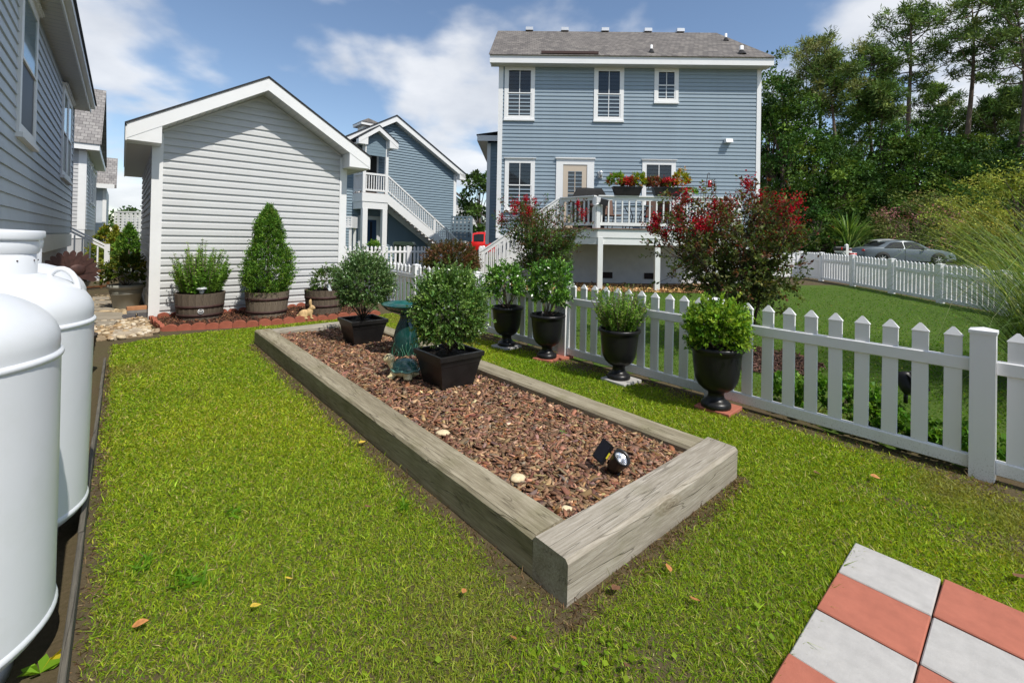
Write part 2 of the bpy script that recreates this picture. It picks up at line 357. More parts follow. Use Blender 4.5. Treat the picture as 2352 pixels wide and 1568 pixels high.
def wood_mat(name, c1, c2, axis='x', sc=1., rough=.85, moss=0., knots=0.):
    """weathered timber: grain stretched along an object axis, dark cracks, knots"""
    m = bpy.data.materials.new(name); m.use_nodes = True; nt = m.node_tree; N, L = nt.nodes, nt.links
    b = N['Principled BSDF']; b.inputs['Roughness'].default_value = rough; b.inputs['Specular IOR Level'].default_value = .2
    tc = N.new('ShaderNodeTexCoord'); mp = N.new('ShaderNodeMapping'); L.new(tc.outputs['Object'], mp.inputs[0])
    st = {'x': (.06, 1, 1), 'y': (1, .06, 1), 'z': (1, 1, .06)}[axis]
    mp.inputs['Scale'].default_value = tuple(k*sc for k in st)
    # knots bend the grain
    nk = N.new('ShaderNodeTexNoise'); nk.inputs['Scale'].default_value = 5; L.new(mp.outputs[0], nk.inputs['Vector'])
    va = N.new('ShaderNodeVectorMath'); va.operation = 'SCALE'; va.inputs['Scale'].default_value = .09
    L.new(nk.outputs[1], va.inputs[0]); vb = N.new('ShaderNodeVectorMath'); vb.operation = 'ADD'; L.new(mp.outputs[0], vb.inputs[0]); L.new(va.outputs[0], vb.inputs[1])
    n1 = N.new('ShaderNodeTexNoise'); n1.inputs['Scale'].default_value = 115; n1.inputs['Detail'].default_value = 7; n1.inputs['Roughness'].default_value = .65; L.new(vb.outputs[0], n1.inputs['Vector'])
    n2 = N.new('ShaderNodeTexNoise'); n2.inputs['Scale'].default_value = 9; n2.inputs['Detail'].default_value = 4; L.new(vb.outputs[0], n2.inputs['Vector'])
    r1 = N.new('ShaderNodeValToRGB'); e = r1.color_ramp.elements
    e[0].position = .28; e[0].color = (*[c*.66 for c in c2], 1); e[1].position = .72; e[1].color = (*c1, 1)
    k = e.new(.47); k.color = (*c2, 1)
    ad = N.new('ShaderNodeMath'); ad.operation = 'MULTIPLY_ADD'; ad.inputs[1].default_value = .62; L.new(n1.outputs[0], ad.inputs[0])
    m2 = N.new('ShaderNodeMath'); m2.operation = 'MULTIPLY'; m2.inputs[1].default_value = .42; L.new(n2.outputs[0], m2.inputs[0]); L.new(m2.outputs[0], ad.inputs[2])
    L.new(ad.outputs[0], r1.inputs[0])
    # long dark cracks
    n3 = N.new('ShaderNodeTexNoise'); n3.inputs['Scale'].default_value = 16; n3.inputs['Detail'].default_value = 2; L.new(vb.outputs[0], n3.inputs['Vector'])
    cr3 = N.new('ShaderNodeValToRGB'); q = cr3.color_ramp.elements; q[0].position = .491; q[0].color = (1, 1, 1, 1); q[1].position = .509; q[1].color = (1, 1, 1, 1)
    z = q.new(.5); z.color = (.25, .22, .2, 1); L.new(n3.outputs[0], cr3.inputs[0])
    mx = N.new('ShaderNodeMix'); mx.data_type = 'RGBA'; mx.blend_type = 'MULTIPLY'; mx.inputs[0].default_value = .55
    L.new(r1.outputs[0], mx.inputs[6]); L.new(cr3.outputs[0], mx.inputs[7]); last = mx.outputs[2]
    vm = N.new('ShaderNodeMapping'); L.new(tc.outputs['Object'], vm.inputs[0]); vm.inputs['Scale'].default_value = {'x': (.8, 2.4, 2.4), 'y': (2.4, .8, 2.4), 'z': (2.4, 2.4, .8)}[axis]; vm.inputs['Location'].default_value = (.37, .61, .2)
    vo = N.new('ShaderNodeTexVoronoi'); vo.inputs['Scale'].default_value = 1.7; L.new(vm.outputs[0], vo.inputs['Vector'])
    kr = N.new('ShaderNodeValToRGB'); kk = kr.color_ramp.elements; kk[0].position = 0; kk[0].color = (.10, .075, .05, 1); kk[1].position = .17; kk[1].color = (1, 1, 1, 1)
    for p_, c_ in ((.028, (.22, .17, .12, 1)), (.042, (.85, .8, .72, 1)), (.06, (.55, .5, .42, 1)), (.075, (.95, .92, .86, 1)), (.095, (.72, .68, .6, 1)), (.115, (1, .98, .95, 1)), (.135, (.84, .81, .75, 1))):
        w_ = kk.new(p_); w_.color = c_
    L.new(vo.outputs['Distance'], kr.inputs[0]); mk = N.new('ShaderNodeMix'); mk.data_type = 'RGBA'; mk.blend_type = 'MULTIPLY'; mk.inputs[0].default_value = knots; L.new(last, mk.inputs[6]); L.new(kr.outputs[0], mk.inputs[7]); last = mk.outputs[2]
    if moss:
        nm = N.new('ShaderNodeTexNoise'); nm.inputs['Scale'].default_value = 5; nm.inputs['Detail'].default_value = 8; L.new(tc.outputs['Object'], nm.inputs['Vector'])
        rm = N.new('ShaderNodeMapRange'); rm.inputs[1].default_value = .52; rm.inputs[2].default_value = .75; rm.inputs[4].default_value = moss; L.new(nm.outputs[0], rm.inputs[0])
        m3 = N.new('ShaderNodeMix'); m3.data_type = 'RGBA'; L.new(rm.outputs[0], m3.inputs[0]); L.new(last, m3.inputs[6]); m3.inputs[7].default_value = (.12, .12, .035, 1); last = m3.outputs[2]
    L.new(last, b.inputs['Base Color'])
    bp = N.new('ShaderNodeBump'); bp.inputs['Strength'].default_value = .5; bp.inputs['Distance'].default_value = .004; L.new(n1.outputs[0], bp.inputs['Height'])
    b2 = N.new('ShaderNodeBump'); b2.inputs['Strength'].default_value = .6; b2.inputs['Distance'].default_value = .006; L.new(cr3.outputs[0], b2.inputs['Height']); L.new(bp.outputs[0], b2.inputs['Normal'])
    L.new(b2.outputs[0], b.inputs['Normal'])
    return m
M['timber_y'] = wood_mat('weathered_timber_long', srgb(180, 171, 149), srgb(136, 127, 106), 'y', moss=.35, knots=.9)
M['timber_x'] = wood_mat('weathered_timber_cross', srgb(188, 181, 168), srgb(148, 140, 126), 'x', moss=.2, knots=.9)
M['stave'] = wood_mat('barrel_stave', srgb(138, 124, 106), srgb(96, 85, 74), 'z', 1.2)
M['stave2'] = wood_mat('pale_barrel_stave', srgb(158, 145, 124), srgb(112, 100, 86), 'z', 1.2)
M['bench'] = wood_mat('brown_bench_wood', srgb(150, 105, 70), srgb(105, 70, 45), 'x', 1)
# ------------------------------------------------------------------ ground
def vnoise(x, y, s, seed=0):                    # cheap smooth noise, about -1..1
    r = np.random.default_rng(seed); o = np.zeros_like(x, float)
    for k in range(6):
        a = r.uniform(0, 2*PI); f = s*(1.6**k)*.6; p = r.uniform(0, 6.28, 2)
        o += np.sin((x*math.cos(a)+y*math.sin(a))*f+p[0]+1.3*np.sin((-x*math.sin(a)+y*math.cos(a))*f*.8+p[1]))/(1.35**k)
    return o/3.0
def ground_mat(name, ca, cb, cc, s1=1.2, s2=30, bump=.5):
    m = bpy.data.materials.new(name); m.use_nodes = True; nt = m.node_tree; N, L = nt.nodes, nt.links
    b = N['Principled BSDF']; b.inputs['Roughness'].default_value = .95; b.inputs['Specular IOR Level'].default_value = .15
    tc = N.new('ShaderNodeTexCoord')
    n1 = N.new('ShaderNodeTexNoise'); n1.inputs['Scale'].default_value = s1; n1.inputs['Detail'].default_value = 6; L.new(tc.outputs['Object'], n1.inputs['Vector'])
    n2 = N.new('ShaderNodeTexNoise'); n2.inputs['Scale'].default_value = s2; n2.inputs['Detail'].default_value = 8; n2.inputs['Roughness'].default_value = .7; L.new(tc.outputs['Object'], n2.inputs['Vector'])
    r1 = N.new('ShaderNodeMapRange'); r1.inputs[1].default_value = .38; r1.inputs[2].default_value = .64; L.new(n1.outputs[0], r1.inputs[0])
    r2 = N.new('ShaderNodeMapRange'); r2.inputs[1].default_value = .35; r2.inputs[2].default_value = .68; L.new(n2.outputs[0], r2.inputs[0])
    m1 = N.new('ShaderNodeMix'); m1.data_type = 'RGBA'; L.new(r1.outputs[0], m1.inputs[0]); m1.inputs[6].default_value = (*ca, 1); m1.inputs[7].default_value = (*cb, 1)
    m2 = N.new('ShaderNodeMix'); m2.data_type = 'RGBA'; L.new(r2.outputs[0], m2.inputs[0]); L.new(m1.outputs[2], m2.inputs[6]); m2.inputs[7].default_value = (*cc, 1)
    L.new(m2.outputs[2], b.inputs['Base Color'])
    bp = N.new('ShaderNodeBump'); bp.inputs['Strength'].default_value = bump; bp.inputs['Distance'].default_value = .02; L.new(n2.outputs[0], bp.inputs['Height']); L.new(bp.outputs[0], b.inputs['Normal'])
    return m
M['soilground'] = ground_mat('yard_soil', (.085, .060, .036), (.078, .072, .030), (.115, .088, .052), 1.3, 40)
M['lawn_base'] = ground_mat('lawn_base', (.072, .125, .019), (.086, .136, .022), (.056, .096, .015), .7, 45)
M['far_lawn'] = ground_mat('far_lawn', (.075, .115, .022), (.10, .125, .03), (.06, .09, .018), .5, 14)
M['asphalt'] = mat('asphalt', (.06, .06, .062), .9, var=.2, vscale=5, bump=.3, bscale=150)
def sheet(name, xs, ys, dz, m, keep=None):
    X, Y = np.meshgrid(xs, ys); Z = T(X, Y)+dz; V = np.stack([X, Y, Z], -1).reshape(-1, 3); nx = len(xs)
    q = [(j*nx+i, j*nx+i+1, (j+1)*nx+i+1, (j+1)*nx+i) for j in range(len(ys)-1) for i in range(nx-1)
         if keep is None or keep((xs[i]+xs[i+1])/2, (ys[j]+ys[j+1])/2)]
    me = np_mesh(name, V, np.array(q), m, quads=True, smooth=True); return link(name, me)
xs = np.unique(np.concatenate([np.linspace(-400, -40, 10), np.linspace(-40, 60, 101), np.linspace(60, 400, 10)]))
ys = np.unique(np.concatenate([np.linspace(-60, -5, 8), np.linspace(-5, 45, 71), np.linspace(45, 500, 12)]))
tag(sheet('ground', xs, ys, 0, M['soilground']), kind='structure', label='brown soil and thin lawn of the yard')
EDA = -.115                                     # the tank edging runs along a = EDA
FA = 4.22                                       # the near fence runs along a = FA
def gf(x, y): return x*E2[0]+y*E2[1], x*E1[0]+y*E1[1]
def in_blue(x, y):
    a, b = gf(x, y); return a > FA+.12 and x < 10.6 and y < 14.0
tag(sheet('neighbour_lawn', np.arange(-6, 11, .25), np.arange(-1.5, 14.6, .25), .004, M['lawn_base'], in_blue), kind='structure', label='mown green lawn behind the near picket fence')
tag(sheet('roadside_lawn', np.arange(-40, 90, 2.), np.arange(19., 36, 1.), .004, M['far_lawn']), kind='structure', label='grass verge between the far fence and the street')
tag(sheet('street', np.arange(12, 90, 2.), np.arange(25.5, 31, .5), .010, M['asphalt']), kind='structure', label='grey asphalt street in front of the woods')
kb = MB()
for x0 in range(12, 88, 4):
    z = float(T(x0+2, 25.4)); kb.box(x0, x0+3.98, 25.25, 25.45, z-.1, z+.13)
tag(kb.build('kerb', M['concrete']), kind='structure', label='pale kerb along the near edge of the street')

# ------------------------------------------------------------------ raised bed
BA0, BA1, BB0, BB1, BZ = 1.365, 2.925, 1.195, 6.82, .185
bed = thing('raised_bed', 'long rectangular garden bed framed by weathered grey timbers on the lawn', 'garden bed', (*Wd(BA0, BB0), 0), TH)
LB = BB1-BB0; LA = BA1-BA0
def timber(x0, x1, y0, y1, z1, m, lab, seed):
    r = random.Random(seed); mb = MB()
    # bevelled beam cut in lengths so that its edges wander a little
    along = (y1-y0) > (x1-x0); n = max(3, int(max(x1-x0, y1-y0)/.18)); w = (x1-x0) if along else (y1-y0)
    prof = [(-w/2+.004, -.03), (-w/2, .02), (-w/2, z1-.02), (-w/2+.014, z1-.002), (w/2-.014, z1), (w/2, z1-.016), (w/2, .02), (w/2-.004, -.03)]
    vs = []; k = len(prof)
    for i in range(n+1):
        t = i/n; dx = .004*math.sin(t*5+seed)+r.uniform(-.0015, .0015); dz = .004*math.sin(t*3.3+seed*2)
        for j, (p, z) in enumerate(prof):
            q = p+dx+r.uniform(-.0018, .0018); zz = z+(dz if z > .05 else 0)+r.uniform(-.001, .001)
            vs.append(((x0+x1)/2+q, y0+(y1-y0)*t, zz) if along else (x0+(x1-x0)*t, (y0+y1)/2+q, zz))
    fs = [(i*k+j, i*k+(j+1) % k, (i+1)*k+(j+1) % k, (i+1)*k+j) for i in range(n) for j in range(k)]
    fs += [tuple(range(k)), tuple(range(n*k, n*k+k))[::-1]]
    if along: fs = [f[::-1] for f in fs]
    mb.add(vs, fs); o = mb.build('timber', m, bed); o['label'] = lab; return o
timber(0, .2, .206, LB-.0, BZ, M['timber_y'], 'long timber on the left side of the bed', 3)
timber(LA-.2, LA, .206, LB-.0, BZ-.006, M['timber_y'], 'long timber on the fence side of the bed', 5)
timber(-.002, LA+.004, 0, .2, BZ+.004, M['timber_x'], 'pale short timber across the near end of the bed', 8)
timber(.204, LA-.204, LB-.2, LB, BZ-.004, M['timber_x'], 'short timber across the far end of the bed', 9)
M['mulch'] = leafmat('bark_chip', .85, .0, .2)
M['mulch_base'] = mat('dark_mulch', (.045, .024, .015), .95, var=.5, vscale=45, bump=1, bscale=70, bdist=.02)
def chips(n, sampler, zf, lr, pal, tilt=.45):
    P = sampler(n); n = len(P)
    L = rng.uniform(*lr, n)*np.exp(rng.normal(0, .25, n)); Wc = L*rng.uniform(.18, .46, n); Tc = rng.uniform(.004, .010, n)
    base = np.array([(x, y, z) for z in (-.5, .5) for (x, y) in ((-.5, -.35), (.35, -.5), (.5, .3), (-.3, .5))])
    B = base[None]*np.stack([L, Wc, Tc], 1)[:, None]*(1+rng.uniform(-.28, .28, (n, 8, 3)))
    ya = rng.uniform(0, 2*PI, n); pa = rng.normal(0, tilt, n); ra = rng.normal(0, tilt, n)
    def rot(B, a, i, j):
        c, s = np.cos(a)[:, None], np.sin(a)[:, None]; X, Y = B[..., i].copy(), B[..., j].copy(); B[..., i] = c*X-s*Y; B[..., j] = s*X+c*Y
    rot(B, ra, 1, 2); rot(B, pa, 0, 2); rot(B, ya, 0, 1)
    V = B+np.stack([P[:, 0], P[:, 1], zf(P[:, 0], P[:, 1])+np.abs(np.sin(pa))*L*.3], 1)[:, None]
    Fq = np.array([(0,3,2,1),(4,5,6,7),(0,1,5,4),(1,2,6,5),(2,3,7,6),(3,0,4,7)])
    Q = (np.arange(n)[:, None, None]*8+Fq[None]).reshape(-1, 4)
    return V.reshape(-1, 3), Q, np.repeat(cols(n, pal, .3), 8, 0)
PAL_MULCH = [(4, srgb(134, 101, 79)), (3, srgb(114, 85, 67)), (3, srgb(150, 116, 91)), (1.2, srgb(164, 133, 103)), (1.0, srgb(136, 94, 64)), (.35, srgb(186, 156, 120)), (1.4, srgb(120, 100, 88))]
MZ = .118
def bedsurf(x, y): return MZ+.012*vnoise(x, y, 6, 4)+.006*np.cos(y*1.3)
mul = thing('bark_mulch', 'reddish brown bark chips filling the timber bed', 'mulch', (*Wd(BA0, BB0), 0), TH); mul['kind'] = 'stuff'
xs_ = np.linspace(.17, LA-.17, 24); ys_ = np.linspace(.17, LB-.17, 90); X, Y = np.meshgrid(xs_, ys_)
V = np.stack([X, Y, bedsurf(X, Y)-.014], -1).reshape(-1, 3); nx = len(xs_)
Q = [(j*nx+i, j*nx+i+1, (j+1)*nx+i+1, (j+1)*nx+i) for j in range(len(ys_)-1) for i in range(nx-1)]
tag(link('mulch_layer', np_mesh('mulch_layer', V, np.array(Q), M['mulch_base'], quads=True, smooth=True), mul), kind='stuff')
def samp(n):
    y = .2+(LB-.4)*rng.uniform(0, 1, n)**1.45; return np.stack([rng.uniform(.21, LA-.21, n), y], 1)
Vc, Qc, Cc = chips(19000, samp, lambda x, y: bedsurf(x, y)-.002+rng.uniform(-.006, .008, len(x)), (.028, .060), PAL_MULCH, .24)
tag(link('bark_chips', np_mesh('bark_chips', Vc, Qc, M['mulch'], Cc, quads=True), mul), kind='stuff')

# ------------------------------------------------------------------ pavers
patio = bpy.data.objects.new('paver_patio', None); C.objects.link(patio); tag(patio, 'checkerboard corner of red and grey concrete pavers', kind='structure')
px, py = G(1964.6, 1243.2, .03); patio.location = (px, py, 0); patio.rotation_euler = (0, 0, TH)
PS = .3045
pm = {0: [MB().bevbox(0.0015, PS-.0025, 0.0015, PS-.0025, -.03, .032, .004).mesh('paver', M['concrete'])],
      1: [MB().bevbox(0.0015, PS-.0025, 0.0015, PS-.0025, -.03, .032, .004).mesh('paver', M['red_paver'])]}
for i in range(6):                              # along -E1
    for j in range(6):                          # along -E2
        if j-i > 3: continue
        o = link('paver', pm[(i+j) % 2][0], patio, (-(j+1)*PS, -(i+1)*PS, random.uniform(-.004, .002)), (random.gauss(0, .004), random.gauss(0, .004), random.gauss(0, .006)))
patio_a, patio_b = gf(px, py)

# ------------------------------------------------------------------ lawn grass
def lawn(name, label, n, sampler, Lr, Wr, palette, lean, patch=None):
    P2 = sampler(n); n = len(P2)
    z = T(P2[:, 0], P2[:, 1])
    P = np.stack([P2[:, 0], P2[:, 1], z-.003], 1)
    a = rng.uniform(0, 2*PI, n); t = np.abs(rng.normal(lean, .5, n)); t = np.clip(t, .05, 1.35)
    D = np.stack([np.cos(a)*np.sin(t), np.sin(a)*np.sin(t), np.cos(t)], 1)
    dist = np.hypot(P2[:, 0], P2[:, 1])
    L = rng.uniform(*Lr, n)*np.exp(rng.normal(0, .32, n)); Wi = rng.uniform(*Wr, n)*np.clip(dist/2.4, .8, 3.2)
    c = cols(n, palette, .2)
    if patch is not None: c, keep = patch(P2, c)
    else: keep = np.ones(n, bool)
    me = blade_mesh(name, P[keep], D[keep], L[keep], Wi[keep], c[keep], M['grass'], fine=True)
    return tag(link(name, me), label, 'grass', kind='stuff')
PAL_G = [(4, srgb(162, 182, 46)), (3.6, srgb(136, 166, 40)), (1.6, srgb(178, 192, 74)), (.7, srgb(184, 178, 108)), (1.6, srgb(102, 138, 34)), (.25, srgb(196, 180, 132))]
def yard_s(n):
    a = rng.uniform(EDA+.01, FA-.03, n); b = -3.2+11.35*rng.uniform(0, 1, n)
    x = a*E2[0]+b*E1[0]; y = a*E2[1]+b*E1[1]
    d = np.hypot(x, y)
    k = (y > .75) & (np.abs(x) < 1.55*y+.2) & (rng.uniform(0, 1, n) < np.clip(3.1/np.maximum(d, .1), 0, 1)**1.35)
    k &= ~((a > BA0-.02) & (a < BA1+.02) & (b > BB0-.02) & (b < BB1+.02))
    k &= ~((a < patio_a) & (a > patio_a-6*PS) & (b < patio_b) & (b > patio_b-6*PS))
    # bare soil at the foot of the timbers, of the tank edging and of the fence
    e = np.minimum.reduce([np.where((b > BB0-.1) & (b < BB1), np.abs(a-BA0), 9), np.where((a > BA0) & (a < BA1), np.abs(b-BB0)*1.2, 9), np.where((b > BB0-.1) & (b < BB1), np.abs(a-BA1)*3, 9), (a-EDA)*1.7, (FA-a)*.42])
    e += .05*vnoise(x, y, 9, 3)
    k &= rng.uniform(0, 1, n) < np.clip((e-.05)/.13, .05, 1)
    k &= b < 8.02+.10*(a-.5)*0
    # gravel strip in the far left corner
    k &= ~((b > 7.75+.5*a) & (a < .55))
    return np.stack([x, y], 1)[k]
def yard_patch(P, c):
    x, y = P[:, 0], P[:, 1]
    q = vnoise(x, y, 2.2, 11); q2 = vnoise(x, y, .8, 5)
    a_, b_ = gf(x, y)
    dry = np.clip((q-.20)*1.6, 0, 1)*.7
    yel = np.clip(vnoise(x, y, 1.1, 77)*1.3, 0, 1)[:, None]; c = c*(1-yel*.5)+c*np.array([1.32, 1.14, .95])[None]*yel*.5
    c = c*(1-dry[:, None])+np.array(srgb(158, 146, 92))[None]*dry[:, None]*np.exp(rng.normal(0, .15, (len(x), 1)))
    lush = np.clip(-q2*.9+.55*ss((a_-2.6)/1.2)-.25*ss((1.2-a_)/.8), 0, 1)[:, None]; c = c*(1-lush*.6)+c*np.array([.58, .86, .55])[None]*lush*.6
    bare = np.clip((vnoise(x, y, 3.1, 21)-.42)*1.8, 0, .8)
    return c, rng.uniform(0, 1, len(x)) > bare
lawn('lawn_grass', 'short yellow green lawn grass around the timber bed', 2550000, yard_s, (.015, .032), (.0024, .0042), PAL_G, .85, yard_patch)
PAL_B = [(4, srgb(96, 138, 36)), (3, srgb(82, 124, 32)), (1.2, srgb(112, 146, 46)), (.4, srgb(146, 148, 74))]
def blue_s(n):
    x = rng.uniform(-5.5, 10.6, n); y = rng.uniform(.3, 13.4, n); a, b = gf(x, y)
    d = np.hypot(x, y)
    k = (a > FA+.05) & (np.abs(x) < 1.4*y+.3) & (rng.uniform(0, 1, n) < np.clip(4.5/d, 0, 1)**1.2)
    k &= np.hypot((x-MYR[0]), (y-MYR[1])*.9) > .62+.12*vnoise(x, y, 4, 8)
    k &= (a-FA > .16) | (rng.uniform(0, 1, n) < .25)
    return np.stack([x, y], 1)[k]
MYR = G(1745, 828, 0.)
def blue_patch(P, c):
    x, y = P[:, 0], P[:, 1]; a, b = gf(x, y)
    dry = np.clip((1.15-(a-FA))*.8+vnoise(x, y, 2.3, 9)*.3, 0, .75)[:, None]
    c = c*(1-dry)+np.array(srgb(136, 130, 62))[None]*dry
    return c, np.ones(len(x), bool)
lawn('mown_grass', 'even deep green mown grass beyond the near picket fence', 420000, blue_s, (.022, .038), (.003, .005), PAL_B, .6, blue_patch)
def pedge_s(n):
    k = rng.integers(0, 2, n); t = rng.uniform(0, 1, n); w = np.abs(rng.normal(0, .012, n))-.004
    a_ = np.where(k == 0, patio_a+w, patio_a-t*5*PS); b_ = np.where(k == 0, patio_b-t*5*PS, patio_b+w)
    return np.stack([a_*E2[0]+b_*E1[0], a_*E2[1]+b_*E1[1]], 1)
lawn('edge_grass', 'longer grass blades leaning over the paver edges', 2600, pedge_s, (.03, .06), (.0024, .004), PAL_G, .8)
def clover(n, sampler, s):
    P2 = sampler(n); n = len(P2)
    P = np.stack([P2[:, 0], P2[:, 1], T(P2[:, 0], P2[:, 1])+rng.uniform(.012, .03, n)], 1); a = rng.uniform(0, 2*PI, n)
    D = np.stack([np.cos(a), np.sin(a), rng.uniform(-.1, .35, n)], 1); L = rng.uniform(*s, n)
    return leaf_mesh('clover', P, D, L, L*.95, cols(n, [(2, srgb(122, 160, 34)), (1, srgb(150, 178, 52))], .12), M['grass'], .1)
def clov_s(n):
    c = [Wd(a_, b_) for a_, b_ in ((1.3, .55), (1.15, .9), (1.7, .35), (1.05, .3), (2.0, .55), (1.5, .1), (.35, 1.1))]
    k = rng.integers(0, len(c), n); p = np.array(c)[k]+rng.normal(0, .17, (n, 2)); a_, b_ = gf(p[:, 0], p[:, 1])
    return p[~((a_ < patio_a+.02) & (a_ > patio_a-6*PS) & (b_ < patio_b+.02) & (b_ > patio_b-6*PS)) & ~((a_ > BA0-.03) & (b_ > BB0-.03))]
tag(link('lawn_clover', clover(520, clov_s, (.016, .030))), 'round bright green clover leaves dotted in the front lawn', 'clover', kind='stuff')
def weeds(name, lab, pts, n, L, spread):
    P = []; D = []
    for (x, y) in pts:
        for k in range(n):
            a = rng.uniform(0, 2*PI); t = rng.uniform(.2, 1.15)
            P.append((x+rng.normal(0, spread), y+rng.normal(0, spread), 0)); D.append((math.cos(a)*math.sin(t), math.sin(a)*math.sin(t), math.cos(t)))
    n_ = len(P)
    me = blade_mesh(name, np.array(P), np.array(D), rng.uniform(*L, n_), rng.uniform(.006, .011, n_), cols(n_, [(1, srgb(120, 165, 40)), (1, srgb(96, 142, 34))], .12), M['grass'], .5)
    return tag(link(name, me), lab, 'weed', kind='stuff')
weeds('crabgrass', 'broad bladed bright green crabgrass tufts in the left lawn', [G(420, 1330), G(330, 1310), G(455, 1345), G(540, 1180), G(930, 1170), G(1290, 1190)], 22, (.05, .11), .03)
# dry thatch on the bare strips
def thatch_s(n):
    k = rng.integers(0, 5, n); t = rng.uniform(0, 1, n); w = np.abs(rng.normal(0, .07, n))
    a_ = np.select([k == 0, k == 1, k == 2, k == 3, k == 4], [BA0-.01-w, BA0+LA*t, FA-.04-w*1.6, EDA+.02+w*.8, BA1+.01+w*.6]); b_ = np.select([k == 0, k == 1, k == 2, k == 3, k == 4], [BB0-.1+LB*t**1.6, BB0-.01-w, .1+7*t**1.4, .6+6*t**1.4, BB0+LB*t])
    return np.stack([a_*E2[0]+b_*E1[0], a_*E2[1]+b_*E1[1]], 1)
lawn('dry_thatch', 'dry straw and soil crumbs on the bare strips beside timbers and fence', 15000, thatch_s, (.012, .04), (.0022, .0045), [(3, srgb(150, 128, 92)), (2, srgb(112, 90, 64)), (2, srgb(84, 64, 46)), (1, srgb(120, 128, 60))], 1.25)
# fallen leaves
lm = []
for s in range(3):
    n = 7; vs = []; fs = []
    for i in range(n+1):
        t = i/n; w = .30*math.sin(PI*t**.8)*(1-.15*s); vs += [(t-.5, -w, .10*math.sin(t*3+s)), (t-.5, 0, .04+.10*math.sin(t*3+s)-.05), (t-.5, w, .12*math.sin(t*3+s)+.04)]
    for i in range(n): fs += [(i*3, i*3+3, i*3+4, i*3+1), (i*3+1, i*3+4, i*3+5, i*3+2)]
    lm.append((vs, fs))
M['dryleaf'] = mat('dry_leaf', srgb(176, 118, 66), .7, var=.3, vscale=3); M['yelleaf'] = mat('yellow_leaf', srgb(200, 170, 60), .7, var=.3, vscale=3); M['brownleaf'] = mat('brown_leaf', srgb(110, 74, 50), .8, var=.3, vscale=3)
def leaf_at(u, v, size, m, lab, rz, k=0):
    o = MB().add(lm[k][0], lm[k][1], True).build('fallen_leaf', m); x, y = G(u, v, .03)
    o.location = (x, y, .034); o.scale = (size, size, size); o.rotation_euler = (random.gauss(0, .2), random.gauss(0, .2), rz)
    tag(o, lab, 'leaf', 'fallen leaves on the lawn')
leaf_at(322, 1434, .048, M['dryleaf'], 'tan dry leaf on the lawn near the white tanks', .6)
leaf_at(587, 1392, .042, M['yelleaf'], 'yellow curled leaf on the left lawn', .9, 1)
leaf_at(664, 1328, .03, M['yelleaf'], 'small yellow leaf farther up the left lawn', .3, 2)
leaf_at(832, 1016, .05, M['yelleaf'], 'orange yellow leaf beside the left bed timber', .8, 1)
leaf_at(1066, 1359, .035, M['dryleaf'], 'small tan leaf below the bed corner', 1.2)
leaf_at(1178, 1466, .045, M['dryleaf'], 'tan dry leaf at the bottom centre of the lawn', 1.9, 1)
leaf_at(845, 1163, .035, M['brownleaf'], 'brown leaf midway along the left bed timber', .1, 2)
leaf_at(1415, 1352, .06, M['brownleaf'], 'curled brown leaf by the near bed timber', .7, 1)
leaf_at(1596, 1376, .05, M['dryleaf'], 'rust brown leaf between bed and red pavers', 2.2, 2)
leaf_at(1535, 1305, .05, M['dryleaf'], 'tan leaf just in front of the near timber', 1.5)
leaf_at(1878, 1088, .06, M['brownleaf'], 'grey brown leaf on the right lawn near the fence', .2, 1)
leaf_at(1932, 1150, .055, M['brownleaf'], 'dark brown leaf on the right lawn above the pavers', .5, 2)
leaf_at(2010, 1096, .05, M['dryleaf'], 'pale tan leaf below the picket fence', -.5, 0)
leaf_at(1440, 1530, .04, M['brownleaf'], 'dark brown leaf at the bottom edge of the lawn', .9, 1)
leaf_at(2340, 1322, .07, M['brownleaf'], 'brown leaf on the lawn right of the pavers', .3, 2)

# ------------------------------------------------------------------ picket fences
def picket_mesh(h, w=.086, t=.024, m=None):
    mb = MB(); mb.box(-w/2, w/2, -t/2, t/2, .05, h-.058)
    q = .004; z0 = h-.058                       # slightly wider moulded cap, then the point
    vs = [(-w/2-q, -t/2-q, z0), (w/2+q, -t/2-q, z0), (w/2+q, t/2+q, z0), (-w/2-q, t/2+q, z0), (-w/2-q, -t/2-q, z0+.004), (w/2+q, -t/2-q, z0+.004), (w/2+q, t/2+q, z0+.004), (-w/2-q, t/2+q, z0+.004), (-.006, 0, h), (.006, 0, h)]
    mb.add(vs, [(0, 3, 2, 1), (0, 1, 5, 4), (1, 2, 6, 5), (2, 3, 7, 6), (3, 0, 4, 7), (4, 5, 9, 8), (5, 6, 9), (6, 7, 8, 9), (7, 4, 8)])
    return mb.mesh('picket', m or M['fence'])
def post_mesh(h, w): return MB().box(-w/2, w/2, -w/2, w/2, -.05, h-.02).mesh('post', M['fence'])
def cap_mesh(h, w):
    q = w/2+.006; mb = MB(); mb.box(-q, q, -q, q, h-.026, h-.006)
    mb.add([(-q, -q, h-.006), (q, -q, h-.006), (q, q, h-.006), (-q, q, h-.006), (0, 0, h+.012)], [(0, 1, 4), (1, 2, 4), (2, 3, 4), (3, 0, 4)]); return mb.mesh('post_cap', M['fence'])
